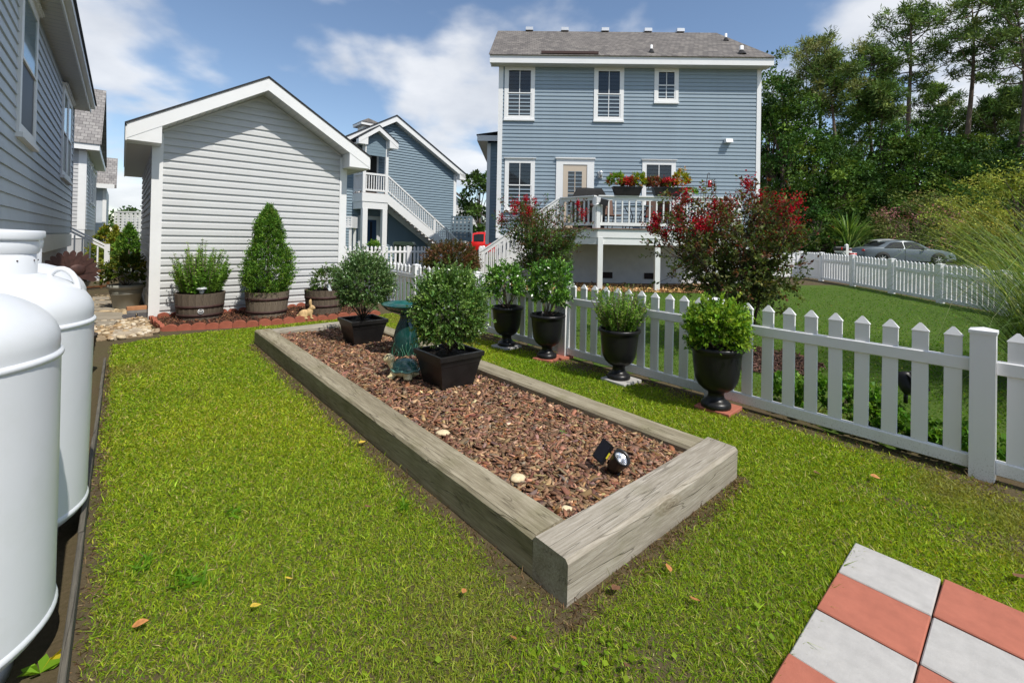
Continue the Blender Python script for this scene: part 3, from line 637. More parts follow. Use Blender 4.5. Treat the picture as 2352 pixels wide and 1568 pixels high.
def fence(label, posts, npk, h=.945, w=.116, zoff=0, skip_last=False, hp=None):
    """posts: list of (x, y); npk pickets in each bay"""
    r = thing('picket_fence', label, 'fence', (posts[0][0], posts[0][1], 0))
    pm_, cm_, km_ = post_mesh(h, w), cap_mesh(h, w), picket_mesh(hp or h-.005)
    o0 = np.array(posts[0])
    for i, p in enumerate(posts):
        q = np.array(p)-o0; z = float(T(*p))+zoff
        d = np.array(posts[min(i+1, len(posts)-1)])-np.array(posts[max(i-1, 0)]); ang = math.atan2(d[1], d[0])
        po = link('post', pm_, r, (q[0], q[1], z), (0, 0, ang)); link('post_cap', cm_, po)
        if i+1 == len(posts): break
        p2 = np.array(posts[i+1])-o0; z2 = float(T(*posts[i+1]))+zoff; d = p2-q; Lb = np.hypot(*d); ang = math.atan2(d[1], d[0]); sl_ = math.atan2(z2-z, Lb)
        for (ra, rb, tt) in ((.668, .752, .05), (.045, .130, .05)):
            mb = MB().bevbox(w/2, Lb-w/2, -tt/2, tt/2, ra, rb, .005)
            mb.build('rail', M['fence'], r, (q[0], q[1], z), (0, -sl_, ang))
        n = npk[i] if isinstance(npk, (list, tuple)) else npk
        for k in range(n):
            t = (w/2+(Lb-w)*(k+.5)/n)/Lb
            link('picket', km_, r, (q[0]+d[0]*t, q[1]+d[1]*t, z+(z2-z)*t), (random.gauss(0, .004), random.gauss(0, .005), ang+random.gauss(0, .012)))
    return r
p0 = np.array(G(2255.6, 1095.6)); p2_ = np.array(G(1297.8, 819.7)); fd = (p2_-p0)/np.hypot(*(p2_-p0))
def s_on(u, v=700):                             # distance along the near fence where image column u crosses it
    d = ray(u, v)[:2]; A = np.array([fd, -d]).T; st = np.linalg.solve(A, -p0); return st[0]
sp_ = [0, s_on(1641.5, 685), s_on(1297.8, 735), s_on(1092, 700), s_on(955, 680)]
sp_ = [-3.7, -1.86]+sp_+[sp_[-1]+1.95, sp_[-1]+3.9]
fence('long white picket fence running beside the urns from the right foreground', [tuple(p0+fd*s) for s in sp_], [10, 10, 10, 11, 11, 11, 11, 11])
# far left fence in front of the blue garage
q0 = np.array(atY(797, 600, 17.2)[:2])
fl = [tuple(q0-E2*.2)]+[tuple(q0+E2*l) for l in (1.45, 2.55, 4.2)]
fence('low white picket fence with gate posts in front of the outside stairs', fl, [9, 5, 9], zoff=.08)
# ------------------------------------------------------------------ building helpers (wall plane y = 0, outside is -y)
def siding(parent, m, lim, z0, z1, ex=.127, dutch=True, splits=0, y=0., name='siding_board', lip=.024):
    """one board for each course; lim(z) gives the left and right end at height z"""
    cache = {}; z = z0
    prof = [(0, -.004), (0, -.027), (.58, -.023), (.68, -.006), (1.0, -.005)] if dutch else [(0, -.003), (0, -lip), (1.0, -.005)]
    while z < z1-.01:
        t = min(ex, z1-z)
        ends = [(lim(z+f*t)) for f, _ in prof]
        if min(e[1]-e[0] for e in ends) < -.5: break
        a0, a1 = ends[0]; cuts = [0., 1.]
        if splits and random.random() < .9: cuts = [0.]+sorted(random.uniform(.1, .9) for _ in range(random.choice((1, splits))))+[1.]
        for c0, c1 in zip(cuts[:-1], cuts[1:]):
            key = (round(t, 3), c0, c1, tuple(round(v, 3) for e in ends for v in e)); me = cache.get(key)
            if me is None:
                vs = []; n = len(prof)
                for (f, yy), (l, r_) in zip(prof, ends):
                    if r_ < l: l = r_ = (l+r_)/2
                    g = .0012
                    vs += [(l+(r_-l)*c0+(g if c0 else 0), yy, f*t), (l+(r_-l)*c1-(g if c1 < 1 else 0), yy-(.003 if c1 < 1 else 0)*(0 < f < 1), f*t)]
                fs = [(2*i, 2*i+1, 2*i+3, 2*i+2) for i in range(n-1)]+[tuple(2*i for i in range(n))[::-1], tuple(2*i+1 for i in range(n))]
                me = MB().add(vs, fs).mesh(name, m); cache[key] = me
            link(name, me, parent, (0, y, z), (0, random.gauss(0, .0004), 0))
        z += ex
def window(parent, x0, x1, z0, z1, rows=2, colsn=2, trim=.105, head=.14, sill=.05, glass=None, shut=True, y=0., halfscreen=False, name='window', upper=None):
    """x0..z1: outer edges of the trim; head cap on top, sill below; double-hung sashes with panes"""
    f = MB(); d = -.045
    gx0, gx1, gz0, gz1 = x0+trim, x1-trim, z0+trim*.9, z1-head
    f.box(x0, gx0, d+y, y, z0, z1); f.box(gx1, x1, d+y, y, z0, z1); f.box(gx0, gx1, d+y, y, gz1, z1-.045); f.box(gx0, gx1, d+y, y, z0, gz0)
    f.box(x0-.02, x1+.02, d-.03+y, y, z1-.045, z1-.02); f.box(x0-.035, x1+.035, d-.05+y, y, z1-.02, z1)
    f.box(x0-.012, x1+.012, d-.035+y, y, z0-sill, z0+.012)
    w = f.build(name, M['trim'], parent)
    # sashes
    zm = (gz0+gz1)/2; sw = .035
    for k, (a, b, yy) in enumerate(((gz0, zm+.018, -.022), (zm-.018, gz1, -.034))):
        sm_ = MB(); sm_.box(gx0, gx0+sw, yy+y-.012, yy+y+.012, a, b); sm_.box(gx1-sw, gx1, yy+y-.012, yy+y+.012, a, b); sm_.box(gx0+sw, gx1-sw, yy+y-.012, yy+y+.012, a, a+sw); sm_.box(gx0+sw, gx1-sw, yy+y-.012, yy+y+.012, b-sw, b)
        n = colsn
        for i in range(1, n):
            xx = gx0+sw+(gx1-gx0-2*sw)*i/n; sm_.box(xx-.011, xx+.011, yy+y-.010, yy+y+.010, a+sw, b-sw)
        sm_.build('sash', M['trim'], w)
        g = M['dark_glass'] if (halfscreen and k == 0) else (upper if (k == 1 and upper) else (glass or M['glass']))
        for i in range(n):
            xa = gx0+sw+(gx1-gx0-2*sw)*i/n; xb = gx0+sw+(gx1-gx0-2*sw)*(i+1)/n
            MB().box(xa, xb, yy+y-.003, yy+y+.003, a+sw, b-sw).build('pane', g, w)
    MB().box(gx0, gx1, y-.006, y-.004, gz0, gz1).build('dark_room', M['interior'], w)
    if shut:
        s_ = MB(); n = int((gz1-gz0)/.075)
        for i in range(n):
            zz = gz0+.03+(gz1-gz0-.06)*i/n; s_.add([(gx0+.03, y-.014, zz), (gx1-.03, y-.014, zz), (gx1-.03, y-.0085, zz+.034), (gx0+.03, y-.0085, zz+.034)], [(0, 1, 2, 3)])
        s_.build('shutter_slats', M['louver'], w)
    return w

# ------------------------------------------------------------------ left house
HW = -1.0
hx = lambda u, v: onl(u, v, HW, E2)@np.array([*E1, 0])   # distance along the wall
hz = lambda u, v: onl(u, v, HW, E2)[2]
lh = thing('grey_house', 'grey sided house wall with white windows along the left edge behind the tanks', 'house', (*Wd(HW, 0), 0), TH+PI/2)
xe = hx(164.5, 400); zb, zt = hz(164, 535), hz(163, 234)+.02
siding(lh, M['grey_siding'], lambda z: (-2.6, xe-.06), zb, zt-.02, .15, False, 2)
MB().box(-2.6, xe, .0, 5.5, zb-.02, zt).build('wall_core', M['grey_siding'], lh, (0, .004, 0))
MB().box(xe-.06, xe+.012, -.028, .10, zb, zt-.02).build('corner_board', M['grey_siding2'], lh)
MB().box(-2.6, xe, .06, 5.4, -.1, zb-.02).build('foundation', M['found_white'], lh)
MB().box(-2.6, xe+.01, -.03, .058, zb-.32, zb-.021).build('skirt_board', M['white'], lh)
ov = .30
MB().box(-2.6, xe+.26, -ov, .0, zt, zt+.02).build('soffit', M['soffit'], lh)
sg = MB()
for k in range(60): sg.box(xe+.24-k*.17, xe+.245-k*.17, -ov+.01, -.005, zt-.004, zt-.0005)
sg.build('soffit_grooves', M['found'], lh)
MB().box(-2.6, xe+.27, -ov-.02, -ov, zt-.03, zt+.17).build('fascia', M['white'], lh)
MB().box(-2.6, xe+.20, -ov-.10, -ov-.02, zt+.06, zt+.16).build('gutter', M['white'], lh)
rf = MB(); rf.prism([(-ov-.13, zt+.165), (-ov-.13, zt+.20), (3, zt+2.3), (3, zt+2.26)], -2.6, xe+.3, 'x'); rf.build('roof', M['shingle_dark'], lh)
w1a, w1b = hx(31, 320), hx(72, 330)
window(lh, w1a, w1b, hz(50, 320), zt-.06, colsn=1, trim=.12, halfscreen=True, shut=False, upper=M['blue_glass'])
w2a, w2b = hx(138.5, 300), hx(160, 300); wm = (w2a+w2b)/2
window(lh, w2a, wm-.003, hz(150, 415), zt-.10, colsn=1, trim=.11, halfscreen=True, shut=False, upper=M['blue_glass'])
window(lh, wm+.003, w2b, hz(150, 415), zt-.10, colsn=1, trim=.11, halfscreen=True, shut=False, upper=M['blue_glass'])
# entry steps with railing beyond the corner
def baluster_run(parent, pts, zrail, zbot, n, s=.035, m=None, name='baluster'):
    """square balusters between two points, rails follow the slope"""
    (x0, y0, z0), (x1, y1, z1) = pts; me = MB().box(-s/2, s/2, -s/2, s/2, zbot, zrail).mesh(name, m or M['white'])
    for k in range(n):
        t = (k+.5)/n; link(name, me, parent, (x0+(x1-x0)*t, y0+(y1-y0)*t, z0+(z1-z0)*t))
def bar(mb, p, q, w, h):                        # a straight rail of section w (horizontal) x h (vertical)
    p, q = Vector(p), Vector(q); d = (q-p); s_ = Vector((d.y, -d.x, 0)).normalized()*w/2; u_ = Vector((0, 0, h/2))
    mb.add([p-s_-u_, p+s_-u_, p+s_+u_, p-s_+u_, q-s_-u_, q+s_-u_, q+s_+u_, q-s_+u_], [(0, 1, 2, 3), (7, 6, 5, 4), (0, 4, 5, 1), (1, 5, 6, 2), (2, 6, 7, 3), (3, 7, 4, 0)]); return mb
nx_, ny_ = G(244, 650, .0); nz = 0
st = thing('entry_steps', 'white wooden entry steps with sloping railing beyond the house corner', 'steps', (nx_, ny_, 0), TH+PI/2)
# local: x along E1 (away), +y toward the house (-E2)
top = onl(166, 530, np.array([nx_, ny_])@E1, E1)
run = 1.45; rise = .95
MB().box(-.06, .06, -.06, .06, -.05, 1.12).build('newel_post', M['white'], st)
bar(MB(), (0, .0, 1.06), (0, run, 1.06+rise), .09, .06).build('handrail', M['white'], st)
bar(MB(), (0, .0, .97), (0, run, .97+rise), .05, .07).build('upper_rail', M['white'], st)
bar(MB(), (0, .05, .16), (0, run, .16+rise), .05, .09).build('lower_rail', M['white'], st)
baluster_run(st, ((0, .12, .1), (0, run-.05, rise)), .90, .08, 8)
for k in range(6): MB().box(.02, 1.2, .1+k*.24, .40+k*.24, .0+k*.165, .165+k*.165).build('step', M['found_white'], st)

# ------------------------------------------------------------------ shed
SB = 9.66; sc = 1.985; sa0, sa1 = .385, 3.585; zev, zap, ovf, ovs = 3.02, 4.10, .42, .36
sh = thing('garden_shed', 'light grey sided gable shed with white trim behind the half barrels', 'shed', (*Wd(0, SB), 0), TH)
k_ = (4.12-2.93)/(sc+.0)                         # pitch from apex to tip
pit = .61
zl = lambda x: 4.125-pit*abs(x-sc)
def shlim(z):
    dx = (4.115-z)/pit; return max(sa0+.115, sc-dx), min(sa1-.115, sc+dx)
siding(sh, M['shed_siding'], shlim, .03, 4.1, .1275, True)
core = MB(); core.prism([(sa0+.01, 0), (sa1-.01, 0), (sa1-.01, zl(sa1)), (sc, 4.11), (sa0+.01, zl(sa0))], .0, 5.4, 'y'); core.build('wall_core', M['shed_siding'], sh)
for xa in (sa0-.034, sa1-.115): MB().box(xa, xa+.149, -.035, .102, -.02, zl(sa0)-.01).build('corner_board', M['white'], sh)
# left side wall boards
sd = bpy.data.objects.new('side_wall', None); C.objects.link(sd); sd.parent = sh; sd.location = (sa0, 0, 0); sd.rotation_euler = (0, 0, -PI/2)
siding(sd, M['shed_siding'], lambda z: (-5.4, -.1), .03, 3.0, .1275, True)
# roof, soffit, fascia
for sgn in (-1, 1):
    xt = sc+sgn*(sc-sa0+ovs); z_t = zl(xt); th_ = .03
    def slab(z_off0, z_off1, y0, y1, xin=sc, xo=xt):
        return MB().prism([(xin, zl(xin)+z_off0), (xo, zl(xo)+z_off0), (xo, zl(xo)+z_off1), (xin, zl(xin)+z_off1)][::(1 if sgn > 0 else -1)], y0, y1, 'y')
    slab(.235, .262, -ovf-.035, 5.7, sc, xt+sgn*.03).build('roof_slope', M['shingle_dark'], sh)
    slab(.21, .236, -ovf-.01, 5.68, sc, xt+sgn*.012).build('drip_edge', M['soffit'], sh)
    slab(.0, .208, -ovf-.022, -ovf, sc, xt).build('rake_board', M['white'], sh)
    slab(.0, .018, -ovf, .0, sc, xt-sgn*.02).build('rake_soffit', M['soffit'], sh)
    # grooves in the rake soffit
    g = MB()
    for k in range(18):
        xx = sc+sgn*(.12+k*.10); g.box(min(xx, xx+sgn*.012), max(xx, xx+sgn*.012), -ovf+.01, -.03, zl(xx)-.006, zl(xx)-.001)
    g.build('soffit_groove', M['found'], sh)
    # boxed eave return
    xw = sa0 if sgn < 0 else sa1
    xa, xb = sorted((xt, xw+(-sgn)*(-.0)+(.07 if sgn < 0 else -.07)))
    zr = zl(xt)-.02
    MB().prism([(xa, zr), (xb, zr), (xb, zl(xb)+.0), (xa, zl(xa)+.0)], -ovf-.016, -.037, 'y').build('eave_return', M['white'], sh)
    MB().box(*sorted((xt, xw)), .002, 5.66, zr, zr+.02).build('eave_soffit', M['soffit'], sh)
    MB().box(*sorted((xt, xt+sgn*.02)), -ovf, 5.66, zr-.01, zl(xt)+.2).build('eave_fascia', M['white'], sh)
fz = MB()
for sgn in (-1, 1):
    fz.prism([(sc, 4.118), (sc+sgn*1.5, zl(sc+1.5)-.007), (sc+sgn*1.5, zl(sc+1.5)-.045), (sc, 4.08)][::sgn], -.03, -.002, 'y')
fz.build('frieze_trim', M['soffit'], sh)

# ------------------------------------------------------------------ blue house
TB = -.021; NB = np.array([-math.sin(TB), math.cos(TB)]); XB = np.array([math.cos(TB), math.sin(TB)])
WB = float(np.array([4.7, 14.95])@NB); zgB = .12
bh = thing('blue_house', 'two storey blue sided house with white framed windows and brown grey roof', 'house', tuple(NB*WB)+(0,), TB)
bx = lambda u, v: float(onl(u, v, WB, NB)[:2]@XB); bz = lambda u, v: float(onl(u, v, WB, NB)[2])
bl, br_ = bx(1143.5, 300), bx(1746, 300); zs0 = bz(1148, 540); ze = 7.36
siding(bh, M['blue_siding'], lambda z: (bl+.14, br_-.13), zs0, ze, .1265, True)
MB().box(bl+.01, br_-.01, .0, 8.0, zs0-.05, 7.5).build('wall_core', M['blue_siding'], bh)
for xa, xb in ((bl, bl+.15), (br_-.14, br_)):
    MB().box(xa, xb, -.04, .12, zs0-.0, ze).build('corner_board', M['white'], bh)
MB().box(bl, bl+.3, -.06, .05, zs0-.1, zs0-.002).build('base_cap', M['white'], bh)
MB().box(bl+.03, br_-.03, .03, 7.9, -.1, zs0-.06).build('foundation', M['found_white'], bh)
el, er = bx(1125, 147)-.02, bx(1776, 147)
wl = WB-.4
el = float(onl(1125, 144, wl, NB)[:2]@XB); er = float(onl(1777, 150, wl, NB)[:2]@XB); zf0, zf1 = 7.235, 7.49
ridge_y, ridge_z = 4.05, 10.36
MB().box(el+.02, er-.02, -.40, .0, zf0+.02, zf0+.04).build('soffit', M['soffit'], bh)
MB().box(el, er, -.425, -.40, zf0, zf1).build('fascia', M['white'], bh)
rfm = MB(); rfm.add([(el-.03, -.47, zf1+.005), (er+.03, -.47, zf1+.005), (er+.03, ridge_y, ridge_z), (el-.03, ridge_y, ridge_z), (el-.03, 8.5, zf1), (er+.03, 8.5, zf1),
   (el-.03, -.47, zf1-.02), (er+.03, -.47, zf1-.02), (er+.03, ridge_y, ridge_z-.03), (el-.03, ridge_y, ridge_z-.03)],
   [(0, 1, 2, 3), (3, 2, 5, 4), (0, 6, 7, 1), (6, 0, 3, 9), (1, 7, 8, 2), (6, 9, 8, 7)])
rfm.build('roof', M['shingle'], bh)
for xa in (el, er-.02):
    MB().prism([(-.40, zf0+.02), (-.40, zf1-.03), (ridge_y, ridge_z-.05), (ridge_y, ridge_z-.3), (0.02, zf0+.1)], xa, xa+.02, 'x').build('rake_board', M['white'], bh)
gb = MB().prism([(0, 7.5), (8.0, 7.5), (ridge_y, ridge_z-.08)], bl+.02, br_-.02, 'x').build('gable_wall', M['blue_siding'], bh)
# ridge vents, pipes, flashing strip on the roof slope
def roofpt(u, v):                               # pixel onto the front roof plane
    d = ray(u, v); s0 = np.array([*(NB*WB), 0]); a = np.array([0, 0, H])-s0
    yl = lambda P: P[:2]@NB; sl_ = (ridge_z-zf1)/(ridge_y+.47)
    A = lambda t: (a[2]+d[2]*t)-zf1-sl_*((a[:2]+d[:2]*t)@NB+.47)
    t0, t1 = 5., 40.; f0, f1 = A(t0), A(t1); t = t0-f0*(t1-t0)/(f1-f0); P = a+d*t
    return float(P[:2]@XB), float(P[:2]@NB), float(P[2])
for u in (1216, 1297, 1389, 1487, 1561):
    X = float(onl(u, 66, WB+ridge_y, NB)[:2]@XB)
    mb = MB(); mb.prism([(X-.16, ridge_z-.03), (X+.16, ridge_z-.03), (X+.15, ridge_z+.10), (X-.15, ridge_z+.10)], ridge_y-.18, ridge_y+.18, 'y'); mb.build('ridge_vent', M['galv'], bh)
for u, v0, v1, r in ((1496, 104, 121, .04), (1667, 78, 94, .045), (1703, 106, 124, .06)):
    X, Y, Z = roofpt(u, v1); hh = (v1-v0)/F*(WB+Y)
    p = MB().lathe([(r, -.1), (r, hh), (r*.7, hh), (r*.7, hh-.1)], 12).build('vent_pipe', M['trim'], bh, (X, Y, Z))
    MB().lathe([(r*2.6, -.03), (r*2.2, .02), (r*1.1, .10), (r*1.05, .12)], 12).build('boot', M['shingle_dark'], p)
X0, Y0, Z0 = roofpt(1243, 124); X1, Y1, Z1 = roofpt(1374, 125.5)
bar(MB(), (X0, Y0-.03, Z0+.03), (X1, Y1-.03, Z1+.03), .10, .08).build('flashing_strip', M['iron'], bh)
def bwin(u0, u1, v0, v1, **k): 
    return window(bh, bx(u0, v0), bx(u1, v0), bz((u0+u1)/2, v1), bz((u0+u1)/2, v0), **k)
bwin(1160, 1229.5, 151, 275); bwin(1365, 1433.5, 153, 278); bwin(1503, 1558.5, 155, 236)
bwin(1160, 1229, 363, 485); bwin(1475, 1551.5, 367, 470)
# door onto the deck
da, db = bx(1276.5, 430), bx(1363.5, 430); dz1 = bz(1320, 363); dz0 = 1.83
d = MB(); tr = .23
d.box(da, da+tr, -.05, 0, dz0, dz1-.04); d.box(db-tr, db, -.05, 0, dz0, dz1-.04); d.box(da+tr, db-tr, -.05, 0, dz1-.23, dz1-.04); d.box(da-.03, db+.03, -.10, 0, dz1-.04, dz1)
dr = d.build('door', M['trim'], bh); da += tr; db -= tr; dt = dz1-.23; gz0, gz1 = dz0+.5, dt-.22; ga, gb_ = da+.17, db-.17
q = MB(); q.box(da+.01, ga, -.03, -.004, dz0, dt-.01); q.box(gb_, db-.01, -.03, -.004, dz0, dt-.01); q.box(ga, gb_, -.03, -.004, dz0, gz0); q.box(ga, gb_, -.03, -.004, gz1, dt-.01); q.build('door_leaf', M['door'], dr)
MB().box(ga, gb_, -.008, -.004, gz0, gz1).build('dark_room', M['interior'], dr)
MB().box(ga, gb_, -.026, -.022, gz0, gz1).build('pane', M['glass'], dr)
q = MB()
for k in range(15):
    zz = gz0+.02+(gz1-gz0)*k/15; q.add([(ga+.02, -.018, zz), (gb_-.02, -.018, zz), (gb_-.02, -.010, zz+.05), (ga+.02, -.010, zz+.05)], [(0, 1, 2, 3)])
q.build('shutter_slats', mat('pale_slats', (.6, .58, .52), .6), dr)
q = MB(); xm = (ga+gb_)/2; q.box(xm-.012, xm+.012, -.034, -.027, gz0, gz1); q.box(ga, gb_, -.034, -.027, gz0+(gz1-gz0)*.5-.012, gz0+(gz1-gz0)*.5+.012); q.build('muntin', M['door'], dr)
MB().ball((da+.07, -.07, dz0+.95), (.03, .03, .03), 10, 6).build('door_knob', M['iron'], dr)
# porch lamp
lx, lz = bx(1378, 402), bz(1378, 402)
lp = MB().box(-.075, .075, -.06, -.02, -.11, .11).build('wall_lamp', M['trim'], bh, (lx, 0, lz))
MB().lathe([(.02, .13), (.085, .07), (.085, .055), (.02, .055)], 12, (0, -.14)).build('lamp_hood', M['galv'], lp)
MB().lathe([(.055, .05), (.06, -.06), (.04, -.11), (.0, -.11)], 12, (0, -.14)).build('lamp_glass', M['chrome'], lp)
vx, vz = bx(1669.5, 325), bz(1669.5, 325)
MB().prism([(-.0, -.07), (-.0, .07), (-.16, .05), (-.20, -.07)], -.11, .11, 'x').build('dryer_vent', M['trim'], bh, (vx, -.02, vz))
for u, v in ((1393, 632), (1494, 634)):
    X = bx(u, v); Z = bz(u, v); g = MB().box(-.2, .2, -.0, .029, -.1, .1).build('crawl_vent', M['shingle_dark'], bh, (X, 0, Z))
    q = MB()
    for k in range(7): q.box(-.18+k*.055, -.165+k*.055, -.014, -.002, -.09, .09)
    q.build('vent_slat', M['iron'], g)
# left wing
wy = 3.2
wx0 = float(onl(1118, 400, WB+wy, NB)[:2]@XB); wze = float(onl(1110, 327, WB+wy, NB)[2]); wxe = float(onl(1096, 327, WB+wy-.35, NB)[:2]@XB)
siding(bh, M['blue_siding2'], lambda z: (wx0+.13, bl+.05), zs0, wze-.1, .127, True, y=wy)
MB().box(wx0+.01, bl+.0, wy+.002, 8.2, zs0-.3, wze).build('wing_core', M['blue_siding2'], bh)
MB().box(wx0, wx0+.14, wy-.03, wy+.1, zs0-.35, wze-.05).build('corner_board', M['white'], bh)
MB().box(wxe, bl-.02, wy-.37, wy-.35, wze-.02, wze+.2).build('fascia', M['white'], bh)
MB().box(wxe+.01, wx0+.02, wy-.35, 8.2, wze-.0, wze+.03).build('soffit', M['soffit'], bh)
MB().prism([(wxe-.03, wze+.2), (bl, wze+.34), (bl, wze+.38), (wxe-.03, wze+.23)], wy-.40, 8.3, 'y').build('wing_roof', M['shingle_dark'], bh)
MB().box(wxe, wxe+.02, wy-.35, 8.2, wze-.02, wze+.2).build('side_fascia', M['white'], bh)

# ------------------------------------------------------------------ deck
zd = 1.85; zrl = zd+.93
dk = thing('raised_deck', 'raised white deck with baluster railing and steps behind the blue house', 'deck', tuple(NB*WB)+(0,), TB)
dfy = -2.27; xfl, xfr = float(onl(1374, 446, WB+dfy, NB)[:2]@XB), 6.15
xll, yll = float(onl(1286, 452, WB-1.35, NB)[:2]@XB), -1.38
def P3(x, y, z): return (x, y, z)
# boards
nb = 16
for k in range(nb):
    y0 = -.02-(k+1)*(-dfy)/nb; y1 = y0+(-dfy)/nb-.006
    xa = xll if y1 > yll else xll+(xfl-xll)*(yll-y1)/(yll-dfy)
    MB().box(xa-.02, xfr, y0-(.02 if k == nb-1 else 0), y1, zd-.03, zd).build('deck_board', M['deckwood'], dk)
# rim boards (front and chamfered left), beams
rb = MB(); rb.box(xfl, xfr, dfy, dfy+.04, zd-.27, zd-.034); rb.build('front_fascia', M['white'], dk)
rb = MB(); rb.box(xfl, xfr, dfy+.02, dfy+.12, zd-.46, zd-.275); rb.build('front_beam', M['white'], dk)
bar(MB(), (xll, yll, zd-.152), (xfl-.002, dfy+.02, zd-.152), .04, .236).build('angled_fascia', M['white'], dk)
bar(MB(), (xll, yll+.03, zd-.37), (xfl-.002, dfy+.05, zd-.37), .06, .185).build('angled_beam', M['white'], dk)
bar(MB(), (xll, yll+.02, zd-.152), (xll, 0, zd-.152), .04, .236).build('side_fascia', M['white'], dk)
for k in range(9): MB().box(xfl-.6+k*.62, xfl-.55+k*.62, (yll if k == 0 else dfy+.13), -.02, zd-.25, zd-.04).build('joist', M['deckwood'], dk)
for u in (1377.5, 1508.6, 1644):
    X = float(onl(u, 600, WB+dfy+.07, NB)[:2]@XB)
    po = MB().box(-.07, .07, -.09, .05, .05, zd-.275).build('post', M['white'], dk, (X, dfy+.07, 0))
    MB().lathe([(.0, -.02), (.025, -.015), (.02, 0)], 8).build('bolt', M['galv'], po, (0, -.09, zd-.36), (PI/2, 0, 0))
for X, Y in ((xll+.1, -.1), (xll+.1, yll-.02+.15)): MB().box(-.07, .07, -.07, .07, .05, zd-.275).build('post', M['white'], dk, (X, Y, 0))
def railing(pa, pb, n, post=True):
    a, b = Vector((*pa, 0)), Vector((*pb, 0)); dd = b-a
    bar(MB(), (*pa, zrl-.02), (*pb, zrl-.02), .14, .035).build('rail_cap', M['white'], dk)
    bar(MB(), (*pa, zrl-.09), (*pb, zrl-.09), .05, .10).build('top_rail', M['white'], dk)
    bar(MB(), (*pa, zd+.12), (*pb, zd+.12), .05, .09).build('bottom_rail', M['white'], dk)
    me = MB().box(-.019, .019, -.019, .019, zd+.15, zrl-.13).mesh('baluster', M['white'])
    for k in range(n):
        p = a+dd*((k+.5)/n); link('baluster', me, dk, (p.x, p.y, 0), (0, 0, math.atan2(dd.y, dd.x)))
    for p in ((a, b) if post else ()):
        MB().box(-.055, .055, -.055, .055, zd-.02, zrl-.038).build('rail_post', M['white'], dk, (p.x, p.y, 0), (0, 0, math.atan2(dd.y, dd.x)))
xm1 = float(onl(1549, 480, WB+dfy, NB)[:2]@XB)
railing((xfl+.02, dfy+.05), (xm1, dfy+.05), 11); railing((xm1+.06, dfy+.05), (xfr-.03, dfy+.05), 20)
railing((xll+.04, yll+.03), (xfl-.06, dfy+.08), 8)
railing((xfr-.03, dfy+.12), (xfr-.03, -.1), 15)
# steps down to the left, parallel to the house
nwx = float(onl(1106, 600, WB-1.25, NB)[:2]@XB); zt_, zb_ = zd, zgB; X0 = xll-.02
for yy in (-1.25, -.25):
    bar(MB(), (X0, yy, zt_-.12), (nwx+.05, yy, zb_+.1), .05, .26).build('stringer', M['white'], dk)
    bar(MB(), (X0, yy, zt_+.93), (nwx, yy, zb_+1.0), .12, .035).build('hand_rail', M['white'], dk)
    bar(MB(), (X0, yy, zt_+.85), (nwx, yy, zb_+.92), .05, .10).build('upper_rail', M['white'], dk)
    bar(MB(), (X0, yy, zt_+.16), (nwx, yy, zb_+.20), .05, .09).build('lower_rail', M['white'], dk)
    for k in range(19):
        t = (k+.5)/19; MB().box(-.019, .019, -.019, .019, .2, .82).build('baluster', M['white'], dk, (X0+(nwx-X0)*t, yy, zt_+(zb_-zt_)*t))
    np_ = MB().box(-.055, .055, -.055, .055, 0, zb_+1.10).build('newel_post', M['white'], dk, (nwx-.03, yy, 0))
    MB().ball((0, 0, zb_+1.11), (.055, .055, .03), 10, 6).build('post_cap', M['white'], np_)
for k in range(10):
    t = (k+.5)/10; zz = zt_+(zb_-zt_)*t; xx = X0+(nwx-X0)*t; MB().box(xx-.14, xx+.14, -1.22, -.28, zz-.04, zz).build('step_tread', M['deckwood'], dk)

# ------------------------------------------------------------------ blue garage with outside stairs
gR = np.array(atY(1046.5, 480, 27.4)[:2])
gr = thing('blue_garage', 'blue gable garage with an outside staircase behind the shed', 'garage', (*gR, 0), TH)
GB = float(gR@E1); gzz = lambda u, v, o=0: float(onl(u, v, GB-o, E1)[2]); gxx = lambda u, v, o=0: float(onl(u, v, GB-o, E1)[:2]@E2-gR@E2)
gap = gxx(904, 281); zga = gzz(904, 282); zge = gzz(1046, 402); gw = -2*gap; gpit = (zga-zge)/(-gap)
glim = lambda z: (max(-gw+.2, gap-(zga-z)/gpit), min(-.19, gap+(zga-z)/gpit))
siding(gr, M['blue_siding2'], glim, .3, zga-.05, .145, False, lip=.045)
core = MB(); core.prism([(-gw+.01, 0), (-.01, 0), (-.01, zge), (gap, zga-.01), (-gw+.01, zge)], .0, 7, 'y'); core.build('wall_core', M['blue_siding2'], gr)
MB().box(-.2, 0, -.04, .1, 0, zge+.02).build('corner_board', M['white'], gr)
MB().box(-gw, -gw+.2, -.04, .1, 0, zge+.02).build('corner_board', M['white'], gr)
gzl = lambda x: zga-gpit*abs(x-gap)
for sgn in (-1, 1):
    xt = gap+sgn*(-gap+.42)
    def slab(o0, o1, y0, y1, xo):
        return MB().prism([(gap, zga+o0), (xo, gzl(xo)+o0), (xo, gzl(xo)+o1), (gap, zga+o1)][::sgn], y0, y1, 'y')
    slab(.30, .36, -.42, 7.4, xt+sgn*.04).build('roof_slope', M['shingle_dark'], gr)
    slab(.0, .30, -.38, -.34, xt).build('rake_board', M['white'], gr)
    slab(.0, .02, -.34, .0, xt).build('rake_soffit', M['soffit'], gr)
    if sgn > 0:
        MB().prism([(0, gzl(xt)-.05), (xt, gzl(xt)-.05), (xt, gzl(xt)+.25), (0, gzl(0)+.1)], -.38, -.05, 'y').build('eave_return', M['white'], gr)
